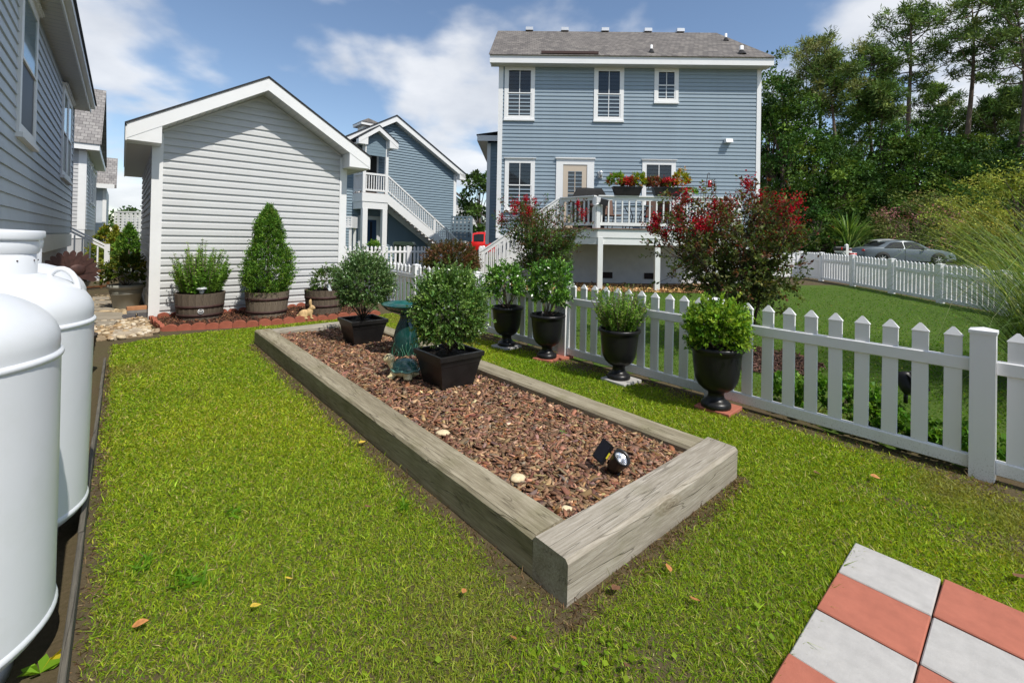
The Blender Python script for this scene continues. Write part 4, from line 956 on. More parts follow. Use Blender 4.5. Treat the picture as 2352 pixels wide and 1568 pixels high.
# cupola on the ridge
cx_ = gap-.75; cy_ = 1.6
cu = MB(); cu.box(-.45, .45, -.4, .4, -.5, .55); c_ = cu.build('cupola', M['white'], gr, (cx_, cy_, gzl(cx_)-.2))
MB().add([(-.65, -.6, .5), (.65, -.6, .5), (.65, .6, .5), (-.65, .6, .5), (-.65, -.6, .65), (.65, -.6, .65), (.65, .6, .65), (-.65, .6, .65), (0, 0, 1.0)],
   [(0, 3, 2, 1), (0, 1, 5, 4), (1, 2, 6, 5), (2, 3, 7, 6), (3, 0, 4, 7)]).build('cupola_eave', M['white'], c_)
MB().add([(-.68, -.63, .65), (.68, -.63, .65), (.68, .63, .65), (-.68, .63, .65), (0, 0, 1.05)], [(0, 1, 4), (1, 2, 4), (2, 3, 4), (3, 0, 4)]).build('cupola_roof', M['shingle'], c_)
# landing
lo = 1.25; la0, la1 = gxx(833, 440, lo), gxx(891, 440, lo); zla = gzz(833, 441, lo)
ld = MB(); ld.box(la0, la1, -lo, 0, zla-.05, zla); ld.build('landing_floor', M['deckwood'], gr)
b_ = MB(); b_.box(la0-.02, la1+.02, -lo-.03, -lo, zla-.45, zla-.02); b_.box(la0-.03, la0-.0, -lo, 0, zla-.45, zla-.02); b_.build('landing_fascia', M['white'], gr)
b_ = MB(); b_.box(la0, la1, -lo, -lo+.2, zla-.80, zla-.455); b_.box(la0, la0+.2, -lo+.2, 0, zla-.80, zla-.455); b_.build('landing_beam', M['white'], gr)
for xx in (la0+.02, la1-.27): MB().box(xx, xx+.25, -lo-.02, -lo+.23, 0, zla-.805).build('landing_post', M['white'], gr)
zlr = zla+.95; zpo = gzz(833, 330, lo)
for xx, yy in ((la0, -lo), (la1-.15, -lo), (la0, -.16)): MB().box(xx, xx+.15, yy, yy+.15, zla, zpo+.3).build('porch_post', M['white'], gr)
for (pa, pb, n) in (((la0+.15, -lo+.07), (la1-.15, -lo+.07), 8), ((la0+.07, -lo+.15), (la0+.07, -.16), 6)):
    bar(MB(), (*pa, zlr), (*pb, zlr), .10, .10).build('landing_rail', M['white'], gr); bar(MB(), (*pa, zla+.14), (*pb, zla+.14), .07, .09).build('landing_rail', M['white'], gr)
    for k in range(n):
        t = (k+.5)/n; MB().box(-.022, .022, -.022, .022, zla+.16, zlr-.05).build('baluster', M['white'], gr, (pa[0]+(pb[0]-pa[0])*t, pa[1]+(pb[1]-pa[1])*t, 0))
# porch gable
pc = (la0+la1)/2; ph = (la1-la0)/2+.38; zpk = gzz(868, 287, lo+.3); ppit = .70; pzl = lambda x: zpk-.28-ppit*abs(x-pc)
MB().prism([(la0+.03, pzl(la0)-.75), (la1-.03, pzl(la0)-.75), (la1-.03, pzl(la1)), (pc, zpk-.28), (la0+.03, pzl(la0))], -lo+.03, -lo+.10, 'y').build('porch_gable', M['blue_siding2'], gr)
for k in range(9):
    zz = pzl(la0)-.75+k*.15; xo = min(la1-la0-.06, 2*(zpk-.30-zz-.15)/ppit)/2
    if xo > .05: MB().box(pc-xo, pc+xo, -lo+.012, -lo+.028, zz, zz+.14).build('porch_board', M['blue_siding2'], gr)
for sgn in (-1, 1):
    xt = pc+sgn*ph
    for o0, o1, y0, y1, m_, nm in ((.24, .29, -lo-.34, .5, 'shingle_dark', 'porch_roof'), (0, .24, -lo-.32, -lo-.28, 'white', 'porch_rake'), (0, .02, -lo-.28, 0, 'soffit', 'porch_soffit')):
        MB().prism([(pc, zpk-.28+o0), (xt, pzl(xt)+o0), (xt, pzl(xt)+o1), (pc, zpk-.28+o1)][::sgn], y0, y1, 'y').build(nm, M[m_], gr)
    MB().prism([(pc+sgn*((la1-la0)/2-.1), pzl(xt)-.04), (xt, pzl(xt)-.04), (xt, pzl(xt)+.2), (pc+sgn*((la1-la0)/2-.1), pzl(la0)+.1)][::sgn], -lo-.31, -lo+.0, 'y').build('porch_return', M['white'], gr)
MB().box(la0+.35, la1-.1, -.05, -.03, zla, zla+2.2).build('upper_door', M['interior'], gr)
f = MB(); f.box(la0+.25, la0+.35, -.06, -.03, zla, zla+2.3); f.box(la1-.1, la1, -.06, -.03, zla, zla+2.3); f.box(la0+.35, la1-.1, -.06, -.03, zla+2.2, zla+2.3); f.build('upper_door_frame', M['found_white'], gr)
# stairs along the wall
sx0, sx1 = la1, la1+(zla-.25)/.735
for yy, b in ((-lo+.05, True), (-.12, False)):
    bar(MB(), (sx0-.02, yy, zla-.22), (sx1, yy, .25-.05), .06, .50).build('stair_stringer', M['white'], gr)
    if b:
        bar(MB(), (sx0, yy, zla+.93), (sx1, yy, 1.18), .10, .09).build('stair_rail', M['white'], gr)
        bar(MB(), (sx0, yy, zla+.17), (sx1, yy, .42), .06, .07).build('stair_rail', M['white'], gr)
        me = MB().box(-.02, .02, -.02, .02, .19, .89).mesh('baluster', M['white'])
        for k in range(40):
            t = (k+.5)/40; link('baluster', me, gr, (sx0+(sx1-sx0)*t, yy, zla+(.25-zla)*t))
        for t in (.6, 1.0): MB().box(-.05, .05, -.05, .05, -.1, .98).build('stair_post', M['white'], gr, (sx0+(sx1-sx0)*t, yy, zla+(.25-zla)*t))
for k in range(20):
    t = (k+.5)/20; xx = sx0+(sx1-sx0)*t; zz = zla+(.25-zla)*t
    MB().box(xx-.15, xx+.15, -lo+.09, -.16, zz-.04, zz).build('stair_tread', M['deckwood'], gr)
# blue entrance door under the landing
e0, e1_ = gxx(822, 540), gxx(872, 540); ez = gzz(845, 496)
f = MB(); f.box(e0, e0+.22, -.06, -.02, .1, ez-.2); f.box(e1_-.22, e1_, -.06, -.02, .1, ez-.2); f.box(e0, e1_, -.06, -.02, ez-.2, ez); dd_ = f.build('entrance_door', M['found_white'], gr)
MB().box(e0+.22, e1_-.22, -.05, -.03, .1, ez-.2).build('door_leaf', M['bluedoor'], dd_)
MB().box(e0+.62, e1_-.45, -.06, -.052, .9, ez-.3).build('door_pane', M['dark_glass'], dd_)

# ------------------------------------------------------------------ houses at the far left
nh = np.array(atY(195.5, 520, 15.2)[:2])
nb_ = thing('pale_grey_house', 'pale grey house with shingled gable roof between left house and shed', 'house', (*nh, 0), TH)
# local x along E2, y along E1; the corner nearest the camera is at the origin, the house lies at x < 0
nzz = lambda u, v: float(onl(u, v, nh@E1, E1)[2])
zn0, zn1 = nzz(190, 527), nzz(187, 345)
siding(nb_, M['grey_siding2'], lambda z: (-3.5, -.19), zn0, zn1, .127, False)
MB().box(-4, -.02, .002, 9., -.1, zn1+.2).build('wall_core', M['grey_siding2'], nb_)
MB().box(-.2, .0, -.03, .2, zn0, zn1).build('corner_board', M['white'], nb_)
MB().box(-4, -.01, -.02, .0, zn0-.3, zn0-.002).build('skirt_board', M['white'], nb_)
s2 = bpy.data.objects.new('side_wall', None); C.objects.link(s2); s2.parent = nb_; s2.rotation_euler = (0, 0, PI/2)
siding(s2, M['grey_siding'], lambda z: (.2, 6.4), zn0, zn1, .127, False)
for yy in (1.6, 3.6, 4.7): window(s2, yy, yy+.75, zn0+1.0, zn1-.25, colsn=1, trim=.1, shut=False, halfscreen=True)
MB().box(-.4, .32, -.36, -.33, zn1, zn1+.2).build('fascia', M['white'], nb_); MB().box(-3.5, -.4, -.36, -.33, zn1, zn1+.2).build('fascia', M['white'], nb_)
MB().box(.30, .32, -.33, 6.6, zn1, zn1+.2).build('side_fascia', M['white'], nb_)
MB().box(-.02, .30, -.33, 6.6, zn1, zn1+.02).build('side_soffit', M['soffit'], nb_)
zr_ = float(onl(232, 207, nh@E1+3.2, E1)[2])
MB().add([(-4.2, -.4, zn1+.2), (.36, -.4, zn1+.2), (.36, 3.2, zr_), (-4.2, 3.2, zr_), (.36, 6.8, zn1+.2), (-4.2, 6.8, zn1+.2), (.36, -.4, zn1+.16), (.36, 3.2, zr_-.06), (.36, 6.8, zn1+.16)],
   [(0, 1, 2, 3), (3, 2, 4, 5), (1, 6, 7, 2), (2, 7, 8, 4)]).build('roof', M['shingle_grey'], nb_)
MB().prism([(0, zn1), (6.4, zn1), (3.2, zr_-.15)], -.06, -.001, 'x').build('gable_end', M['grey_siding'], nb_)
sg_ = bpy.data.objects.new('gable_wall', None); C.objects.link(sg_); sg_.parent = nb_; sg_.rotation_euler = (0, 0, PI/2)
siding(sg_, M['grey_siding'], lambda z: (.15+(z-zn1)/(zr_-zn1)*3.0, 6.25-(z-zn1)/(zr_-zn1)*3.0), zn1+.22, zr_-.3, .127, False)
window(sg_, 2.6, 3.4, zn1+.5, zn1+1.9, colsn=1, trim=.1, shut=False)
MB().box(-4, .33, 8.6, 14, -.1, zn1-.6).build('rear_wing', M['grey_siding'], nb_); MB().box(.2, .34, 8.57, 8.7, .5, zn1-.6).build('rear_corner', M['white'], nb_)
MB().prism([(8.2, zn1-.6), (8.2, zn1-.45), (11, zn1+1.2), (11, zn1+1.1)], -4, .7, 'x').build('rear_roof', M['shingle_grey'], nb_)
MB().box(-4, .62, 8.17, 8.2, zn1-.62, zn1-.42).build('rear_fascia', M['white'], nb_)

# lattice screens round raised machine stands
def lattice(label, loc, rz, w, h, z0, m, nxl, nyl, sidew):
    r = thing('lattice_screen', label, 'screen', loc, rz)
    for (xa, xb, name) in ((0, w, 'front_panel'),):
        p = MB(); p.box(0, w, -.03, .0, z0, z0+.22*h*.6); p.box(0, w, -.03, 0, z0+h-.06, z0+h); p.build('frame_board', m, r)
        zz0 = z0+.22*h*.6
        for k in range(nxl+1):
            x = w*k/nxl; q = w/nxl*.55; MB().box(max(0, x-q/2), min(w, x+q/2), -.02, -.008, zz0, z0+h-.06).build('lattice_slat', m, r)
        for k in range(nyl+1):
            z = zz0+(h-.06-(zz0-z0))*k/nyl; q = (h*.8/nyl)*.5; MB().box(0, w, -.008+.001, .006, max(zz0, z-q/2), min(z0+h-.06, z+q/2)).build('lattice_slat', m, r)
    MB().box(w-.0, w+.03, 0, sidew, z0, z0+h).build('side_panel', m, r)
    MB().box(.0, w, .01, sidew, z0+.05, z0+.10).build('platform', m, r)
    for x in (.03, w-.12):
        for y in (.02, sidew-.12): MB().box(x, x+.1, y, y+.1, 0, z0).build('leg', m, r)
    MB().box(.15, w-.15, .25, sidew-.1, z0+.1, z0+h-.25).build('machine_box', M['found'], r)
    return r
A0, A1 = atY(1035, 553, 26.6), atY(1082, 497, 26.6)
lattice('blue grey lattice screen on a stand right of the stair foot', (A0[0], A0[1], 0), 0, A1[0]-A0[0], A1[2]-A0[2], A0[2], M['bluegrey'], 5, 6, .9)
A0, A1 = atY(262, 532, 21.5), atY(322, 486, 21.5)
lattice('white lattice screen on a stand at the far end of the side path', (A0[0], A0[1], 0), .0, A1[0]-A0[0], A1[2]-A0[2], A0[2], M['white'], 6, 6, .9)
A0, A1 = atY(792, 523, 20.6), atY(808, 497, 20.6)
lattice('small white lattice screen beside the right corner of the shed', (A0[0]-.6, A0[1], 0), .0, A1[0]-A0[0]+.6, A1[2]-A0[2], A0[2], M['white'], 6, 4, .7)
# small white building far behind
wg = atY(1050, 545, 44); 
ww = thing('white_outbuilding', 'small white gabled building far behind the lattice screen', 'outbuilding', (wg[0], 44, 0), 0)
W1 = atY(1120, 545, 44)[0]-wg[0]
pz = lambda v: atY(1080, v, 44)[2]
MB().prism([(-1.5, 0), (W1-.4, 0), (W1-.4, pz(505)), (-1.5, pz(440)+.6)], 0, 5, 'y').build('wall', M['white'], ww)
for k in range(16): MB().box(-1.4, W1-.45, -.02, 0, .4+k*.28, .6+k*.28).build('siding_board', M['white'], ww)
MB().prism([(-1.7, pz(436)+.7), (W1, pz(504)), (W1, pz(504)+.25), (-1.7, pz(436)+.95)], -.4, 5, 'y').build('roof', M['shingle'], ww)
# yard fence on the right side of the blue house lot
pts = [np.array(GT(u, v)[:2]) for u, v in ((2076, 674.5), (1958, 658), (1868, 644.7))]
xf = float(np.mean([p[0] for p in pts])); y0f = float(pts[0][1]); stp = float((pts[2][1]-pts[0][1])/2)
cor = (xf+.02, y0f+stp*3-.35)
fence('white picket fence along the far side of the neighbouring lawn near the street', [(xf, y0f-3*stp), (xf, y0f-2*stp), (xf, y0f-stp), (xf, y0f), (xf, y0f+stp), (xf, y0f+2*stp), cor], [11]*5+[10], h=.96)
bc = NB*WB+XB*br_
fence('short white picket fence joining the blue house corner to the street side fence', [(cor[0]-.15, cor[1]), (cor[0]-1.9, cor[1]), (float(bc[0])+.1, cor[1])], [10, 9], h=.96)
# ------------------------------------------------------------------ plants helpers
def twig_leaves(bases, tips, lpt, t0=.3):
    """points and directions for lpt leaves along each twig"""
    n = len(bases); t = rng.uniform(t0, 1.0, (n, lpt, 1))
    P = bases[:, None]*(1-t)+tips[:, None]*t; D = unit(tips-bases)[:, None]*.6+unit(rng.normal(size=(n, lpt, 3)))*.75
    return P.reshape(-1, 3), D.reshape(-1, 3)
def sph(n, zmin=-.55):
    d = unit(rng.normal(size=(n*3, 3))); d = d[d[:, 2] > zmin][:n]; return d
def bush(parent, c, r, ntw, lpt, leaf, pal, m=None, inner=.3, zmin=-.6, rag=.22, up=.2, stems=0, base=None, name='foliage', stemr=.006, stemm=None, asp=.5, seed=0, t0=.35, taper=0.):
    c = np.array(c, float); r = np.array(r, float)
    D = sph(ntw, zmin); n = len(D); f = 1+rag*vnoise(D[:, 0]*2+seed, D[:, 1]*2+D[:, 2]*1.7, 1.6, 31+seed)+rng.normal(0, .05+rag*.35, n)
    rad = rng.uniform(.55, 1, n)**.5
    f = f*np.where(D[:, 2] < 0, 1+taper*D[:, 2], 1)
    tips = c+D*r*(f*rad)[:, None]; tips[:, 2] += up*.15*r[2]*rng.uniform(0, 1, n)
    bases = c+D*r*inner*rng.uniform(.4, 1.3, (n, 1)); bases[:, 2] -= .1*r[2]
    bases = tips+(bases-tips)*np.minimum(1, .55)
    P, Dl = twig_leaves(bases, tips, lpt, t0); Dl[:, 2] += up
    k = len(P); ct = np.repeat(cols(n, pal, .16), lpt, 0)*np.exp(rng.normal(0, .13, (k, 1)))
    L = rng.uniform(.7, 1.25, k)*leaf
    o = link(name, leaf_mesh(name, P, Dl, L, L*asp, ct, m or M['leaf']), parent)
    if stems:
        mb = MB(); b = np.array(base if base is not None else c-np.array([0, 0, r[2]]))
        for i in rng.choice(n, stems):
            q = tips[i]*.85+c*.15; mid = (b+q)/2+rng.normal(0, .03, 3)*r; bb = b+rng.normal(0, .012, 3)*[1, 1, 0]
            mb.tube([bb, mid, q], [stemr, stemr*.7, stemr*.3], 5)
        mb.build('stems', stemm or M['stem'], parent)
    return o
PAL_BOX = [(3, srgb(96, 130, 58)), (2, srgb(76, 110, 50)), (1.5, srgb(122, 154, 74)), (.5, srgb(148, 174, 104))]
PAL_FRESH = [(3, srgb(104, 146, 54)), (2, srgb(130, 168, 66)), (1.2, srgb(80, 118, 44)), (.6, srgb(164, 190, 100))]
PAL_LIME = [(3, srgb(136, 172, 54)), (2, srgb(100, 140, 44)), (1, srgb(164, 190, 78)), (1, srgb(72, 108, 36))]
PAL_CON = [(3, srgb(82, 120, 40)), (2, srgb(104, 140, 50)), (1, srgb(62, 96, 34)), (.5, srgb(132, 158, 64))]

# ------------------------------------------------------------------ propane tanks
def make_tank(label, c, lean, rz=0.):
    r = thing('propane_tank', label, 'tank', (c[0], c[1], 0), TH); r.rotation_euler = (0, lean, TH+rz)
    R = .38; z0, z1 = .170, 1.03
    prof = [(0, .075)]+[(R*math.sin(PI/2*t)**.8, z0-.11*math.cos(PI/2*t)) for t in (.2, .4, .55, .7, .82, .92, .98)]+[(R-.004, z0-.012)]
    MB().lathe(prof, 64).build('lower_head', M['white_metal'], r)
    MB().lathe([(R-.004, z0-.014), (R+.005, z0-.008), (R+.007, z0), (R+.005, z0+.008), (R, z0+.014)], 64).build('lower_weld', M['white_metal'], r)
    MB().lathe([(R, z0+.012), (R+.0005, .5), (R+.0005, .8), (R, z1-.012)], 64).build('shell', M['white_metal'], r)
    MB().lathe([(R, z1-.014), (R+.006, z1-.008), (R+.008, z1), (R+.005, z1+.007), (R-.005, z1+.012)], 64).build('upper_weld', M['white_metal'], r)
    hd = .245
    prof = [(R-.004, z1+.01), (R-.002, z1+.04)]+[(R*math.cos(PI/2*t)**.82, z1+.04+(hd-.04)*math.sin(PI/2*t)) for t in (.1, .2, .3, .4, .5, .6, .7, .8, .9, 1)]
    MB().lathe(prof, 64).build('upper_head', M['white_metal'], r)
    MB().lathe([(.27, 0), (.285, .0), (.285, .10), (.27, .10)], 40).build('foot_ring', M['white_metal'], r)
    col = MB().lathe([(.175, 1.15), (.175, 1.435), (.169, 1.435), (.169, 1.15)], 48).build('collar', M['white_metal'], r)
    MB().lathe([(.171, 1.412), (.188, 1.412), (.190, 1.420), (.190, 1.448), (.185, 1.454), (.0, 1.462)], 48).build('collar_lid', M['white_metal'], col)
    MB().lathe([(.176, 1.35), (.181, 1.36), (.181, 1.40), (.176, 1.41)], 48).build('collar_band', M['white_metal'], col)
    bo = MB()
    for a in np.arange(0, 6.28, .5):
        for z in (1.28, 1.37): bo.ball((.175*math.cos(a), .175*math.sin(a), z-.05), (.004, .004, .004), 6, 4)
    bo.build('collar_rivets', M['iron'], col)
    for s in (1, -1):
        pts = [(s*(.262-.058*math.cos(t)), .03*math.cos(t), 1.185+.105*math.sin(t)-.028*(1-math.cos(t))*.5) for t in np.linspace(0, PI, 13)]
        MB().tube(pts, .0125, 10).build('lifting_lug', M['white_metal'], r)
    return r
tc1 = (-1.857, 1.334); tc2 = (-2.368, 1.991); tc3 = (-2.976, 2.609)
make_tank('nearest white propane tank, cut off by the left edge', tc1, .018, 1.7)
make_tank('middle of the three white propane tanks', tc2, .012)
make_tank('farthest of the three white propane tanks', tc3, .008, 1.4)
# edging board between tanks and lawn, and what lies behind it
eg = thing('lawn_edging', 'thin dark grey edging board between the tanks and the lawn', 'edging', (*Wd(EDA, 0), 0), TH)
for k in range(5): MB().bevbox(-.010+.003*(k % 2), .010+.003*(k % 2), .3+k*1.25, 1.545+k*1.25, -.05, .095+.006*(k % 3), .003).build('board', wood_mat('edging_board_%d' % k, srgb(124, 118, 104), srgb(88, 84, 76), 'y'), eg)
bk = MB(); bk.lathe([(.10, 0), (.13, .20), (.155, .40), (.165, .405), (.165, .42), (.14, .42), (.13, .30)], 20)
wk = thing('wicker_basket', 'dark brown wicker basket half hidden behind the tanks', 'basket', (*Wd(-.33, 6.25), 0), TH)
bk.build('body', mat('wicker', (.055, .042, .034), .8, bump=.8, bscale=60), wk)
for k in range(9): MB().lathe([(.103+k*.0062, .03+k*.043), (.112+k*.0062, .04+k*.043), (.107+k*.0062, .055+k*.043)], 20).build('weave_band', M['iron'], wk)
for k in range(4):
    x, y = G(*((108, 1500), (70, 1545), (90, 1520), (120, 1480))[k]); 
wd = thing('broadleaf_weed', 'broad leaved weed with a yellowing leaf below the nearest tank', 'weed', (*G(92, 1545), 0))
P = np.zeros((9, 3)); a = rng.uniform(0, 6.28, 9); D = np.stack([np.cos(a), np.sin(a), rng.uniform(.4, 1.2, 9)], 1)
link('leaves', leaf_mesh('leaves', P, D, rng.uniform(.05, .085, 9), .03, cols(9, [(2, srgb(120, 160, 40)), (1, srgb(196, 184, 40))], .1), M['leaf'], .2, .2), wd)

# ------------------------------------------------------------------ things by the side path
orn = thing('metal_ornament', 'rusty brown metal fan tail ornament against the house wall', 'ornament', (*Wd(-.60, 8.75), 0), TH+.35)
M['rust'] = mat('rusty_metal', (.075, .033, .026), .6, var=.35, vscale=14, metal=.3)
MB().tube([(0, 0, 0), (0, .0, .8)], .012, 8).build('stake', M['rust'], orn)
for k in range(15):
    a = math.radians(-5+k*14.5); L = .34*(1-.12*abs(k-8)/8); w = .034
    ca, sa = math.cos(a), math.sin(a); cx0, cz0 = .06, .86
    pl = [(cx0-ca*.04, cz0+sa*.04)]
    for t, ww in ((.25, .5), (.6, .9), (.9, 1.), (1.0, .3)):
        pl.append((cx0-ca*L*t-sa*w*ww, cz0+sa*L*t-ca*w*ww))
    for t, ww in ((1.0, .3), (.9, 1.), (.6, .9), (.25, .5)):
        pl.append((cx0-ca*L*t+sa*w*ww, cz0+sa*L*t+ca*w*ww))
    MB().prism(pl, -.004+.006*(k % 2), .0+.006*(k % 2), 'y').build('feather_blade', M['rust'], orn)
MB().ball((.14, 0, .92), (.10, .03, .08), 14, 8).build('bird_body', M['rust'], orn)
bn = thing('garden_bench', 'small brown wooden bench at the foot of the entry steps', 'bench', (*G(212, 669), 0), TH+.6)
MB().bevbox(-.42, .30, -.15, .15, .47, .52, .006).build('seat', M['bench'], bn)
for x in (-.38, .26):
    for y in (-.12, .12): MB().box(x-.02, x+.02, y-.02, y+.02, 0, .47).build('leg', M['bench'], bn)
MB().box(-.36, .24, -.115, -.085, .10, .14).build('stretcher', M['bench'], bn)
M['greypot'] = mat('grey_green_pot', (.30, .30, .26), .6, var=.06, vscale=4, dirt=.3)
gp = thing('potted_shrub', 'wide grey green pot with a leafy shrub beside the shed wall', 'potted plant', (*Wd(.08, 11.35), 0), TH)
MB().lathe([(.17, 0), (.185, .02), (.255, .40), (.285, .405), (.29, .44), (.285, .47), (.265, .47), (.26, .42), (0, .41)], 36).build('pot', M['greypot'], gp)
for z in (.30, .33, .36): MB().lathe([(.236+(z-.3)*.2, z-.008), (.246+(z-.3)*.2, z), (.238+(z-.3)*.2, z+.008)], 36).build('pot_ridge', M['greypot'], gp)
bush(gp, (.0, 0, .72), (.38, .36, .40), 330, 12, .045, [(2, srgb(96, 112, 40)), (2, srgb(70, 92, 34)), (1, srgb(140, 140, 60))], stems=12, base=(0, 0, .41), asp=.6)
# bricks
def brick(label, loc, rz, m, sz=(.21, .1, .062)):
    o = MB().bevbox(-sz[0]/2, sz[0]/2, -sz[1]/2, sz[1]/2, 0, sz[2], .004).build('brick', m, None, loc, (0, 0, rz)); tag(o, label, 'brick', 'bricks stacked at the shed corner')
M['greybrick'] = mat('dark_grey_brick', (.10, .095, .10), .85, var=.2, vscale=12, bump=.3, bscale=80); M['midbrick'] = mat('grey_brick', (.20, .19, .18), .85, var=.2, vscale=12)
M['orangebrick'] = mat('orange_brick', (.42, .20, .095), .85, var=.15, vscale=12, bump=.3, bscale=80)
bx_, by_ = Wd(.235, 10.02); bx2, by2 = Wd(.10, 9.92)
brick('dark grey brick at the bottom of the stack, against the shed corner', (*Wd(.295, 10.0), 0.0), TH+.05, M['greybrick'], (.15, .12, .09))
brick('dark grey brick at the bottom of the stack, away from the shed', (*Wd(.115, 9.90), 0.0), TH-.10, M['greybrick'], (.17, .13, .09))
brick('mid grey brick under the orange brick in the stack', (*Wd(.215, 10.0), .091), TH+.03, M['midbrick'], (.26, .12, .05))
brick('orange brick on top of the grey brick stack', (*Wd(.215, 10.02), .142), TH+.08, M['orangebrick'], (.27, .13, .062))
# slabs
M['slab'] = mat('weathered_path_slab', (.30, .26, .20), .9, var=.2, vscale=5, bump=.4, bscale=40)
M['flag'] = mat('flagstone', (.40, .33, .24), .9, var=.2, vscale=6, bump=.4, bscale=40)
def slab_px(px, label, h, m, name='path_slab', cat='slab'):
    pts = [np.array(G(u, v, h)) for u, v in px]; c = np.mean(pts, 0)
    o = MB().prism([tuple(p-c) for p in pts], -.02, h, 'z').build(name, m, None, (c[0], c[1], 0)); tag(o, label, cat); return o
slab_px([(200, 735), (283, 731), (281, 717), (215, 716)], 'broad weathered slab across the side path', .05, M['slab'])
slab_px([(195, 746), (262, 743), (270, 736), (205, 737)], 'thin slab on the path in front of the broad slab', .045, M['slab'])
slab_px([(256, 771), (324, 762), (322, 753), (262, 757)], 'flat tan flagstone at the front edge of the gravel', .05, M['flag'], 'flagstone', 'stone')
slab_px([(254, 776), (272, 773), (280, 764), (256, 765)], 'small tan flagstone beside the flat flagstone', .04, M['flag'], 'flagstone', 'stone')
slab_px([(205, 713), (262, 711), (262, 700), (210, 700)], 'second slab along the side path', .03, M['slab'])
slab_px([(208, 698), (256, 697), (254, 690), (212, 690)], 'third slab along the side path', .03, M['slab'])
slab_px([(210, 688), (252, 687), (250, 681), (213, 681)], 'farthest visible slab along the side path', .03, M['slab'])
# gravel
gv = bpy.data.objects.new('gravel_path', None); C.objects.link(gv); tag(gv, 'tan river stones between the house and the shed', kind='structure')
gv.location = (*Wd(0, 8), 0); gv.rotation_euler = (0, 0, TH)
gm = [(.45, .34, .20), (.52, .42, .28), (.40, .27, .14), (.58, .50, .38), (.34, .25, .16)]
smesh = []
for k in range(10):
    r_ = np.random.default_rng(k); mb = MB(); mb.ball((0, 0, 0), (1, .75, .5), 9, 6)
    mb.v = [tuple(np.array(v)*(1+.22*np.sin(np.array(v)[[1, 2, 0]]*3.1+k))) for v in mb.v]
    smesh.append(mb.mesh('stone', mat('river_stone_%d' % k, gm[k % 5], .75, var=.2, vscale=3)))
gb0 = MB().box(-.75, .36, .0, 8.5, -.05, .012); gb0.build('gravel_base', mat('gravel_base', (.30, .22, .13), .95, var=.4, vscale=40, bump=1, bscale=60), gv, (0, .15, 0))
for k in range(280):
    b = rng.uniform(-.10, 2.1)**1; a = rng.uniform(-.42, .38) if b > .5 else rng.uniform(-.12, .42); s = rng.uniform(.022, .045)*(1.25 if b < .7 else 1)
    if b+8 > 9.6 and a > .3: continue
    if b < .1+.4*a: continue
    link('stone', smesh[k % 10], gv, (a, b, .012+s*.35), tuple(rng.uniform(-.4, .4, 2))+(rng.uniform(0, 6.28),)).scale = (s, s, s)
V0, F0 = [], []; stm = MB()
for k in range(900):
    b = rng.uniform(1.9, 8.0); a = rng.uniform(-.8, .30); s = rng.uniform(.03, .05); n0 = len(stm.v)
    stm.ball((a, b, .012), (s, s*.8, s*.5), 6, 4)
tag(stm.build('distant_gravel', mat('distant_gravel', (.44, .34, .21), .8, var=.4, vscale=12), gv), kind='stuff')

# ------------------------------------------------------------------ scalloped edging and shed bed
ed = thing('scalloped_edging', 'low scalloped terracotta edging round the bed in front of the shed', 'edging', (0, 0, 0))
def sblock(w, h, t):
    pl = [(-w/2, 0), (w/2, 0), (w/2, h*.55)]+[(w/2*math.cos(a), h*.55+h*.45*math.sin(a)) for a in np.linspace(.25, PI-.25, 9)]+[(-w/2, h*.55)]
    mb = MB(); mb.prism(pl, -t/2, t/2, 'y'); return mb.mesh('edging_block', M['terracotta'])
def erow(p, q, w, h, t=.055):
    p, q = np.array(p), np.array(q); n = max(1, round(np.hypot(*(q-p))/w)); ang = math.atan2(*(q-p)[::-1]); me = sblock(np.hypot(*(q-p))/n*.985, h, t)
    for k in range(n):
        c = p+(q-p)*((k+.5)/n); link('edging_block', me, ed, (c[0], c[1], random.uniform(-.022, .0)), (random.gauss(0, .05), random.gauss(0, .02), ang+random.gauss(0, .035)))
cL = np.array(G(374, 761)); cM = np.array(G(594, 749.5)); cR = np.array(G(776, 733.5)); cE = cR+(cR-cM)*.62
erow(cL, cM, .172, .115); erow(cM, cR, .172, .115); erow(cR, cE, .172, .115)
cB = np.array(Wd(.385, 9.57)); erow(cL+(cB-cL)*.04, cB, .172, .115)
erow(np.array(Wd(.47, 9.585)), np.array(Wd(3.5, 9.585)), .172, .125)
PAL_M2 = [(3, srgb(104, 70, 52)), (2, srgb(78, 52, 40)), (1, srgb(136, 98, 72))]
bedpoly = [cL, cM, cR, cE, np.array(Wd(3.55, 9.55)), cB]
mb = MB(); mb.prism([tuple(p) for p in bedpoly], -.03, .045, 'z'); sbm = thing('shed_bed_mulch', 'brown bark mulch round the half barrels', 'mulch'); sbm['kind'] = 'stuff'
tag(mb.build('mulch_layer', M['mulch_base'], sbm), kind='stuff')
def samp2(n):
    a = rng.uniform(.42, 3.5, n); b = rng.uniform(8.0, 9.55, n); x = a*E2[0]+b*E1[0]; y = a*E2[1]+b*E1[1]
    k = np.ones(n, bool)
    for i in range(3):
        p, q = (cL, cM, cR, cE)[i:i+2]; nrm = np.array([-(q-p)[1], (q-p)[0]]); 
        if i == 0: k &= ((x-p[0])*nrm[0]+(y-p[1])*nrm[1] > .03) | (x > q[0])
        else: k &= ((x-p[0])*nrm[0]+(y-p[1])*nrm[1] > .03) | (x < p[0]) | (x > q[0])
    return np.stack([x, y], 1)[k]
Vc, Qc, Cc = chips(3400, samp2, lambda x, y: .05+rng.uniform(-.004, .012, len(x)), (.03, .06), PAL_M2)
tag(link('bark_chips', np_mesh('bark_chips', Vc, Qc, M['mulch'], Cc, quads=True), sbm), kind='stuff')

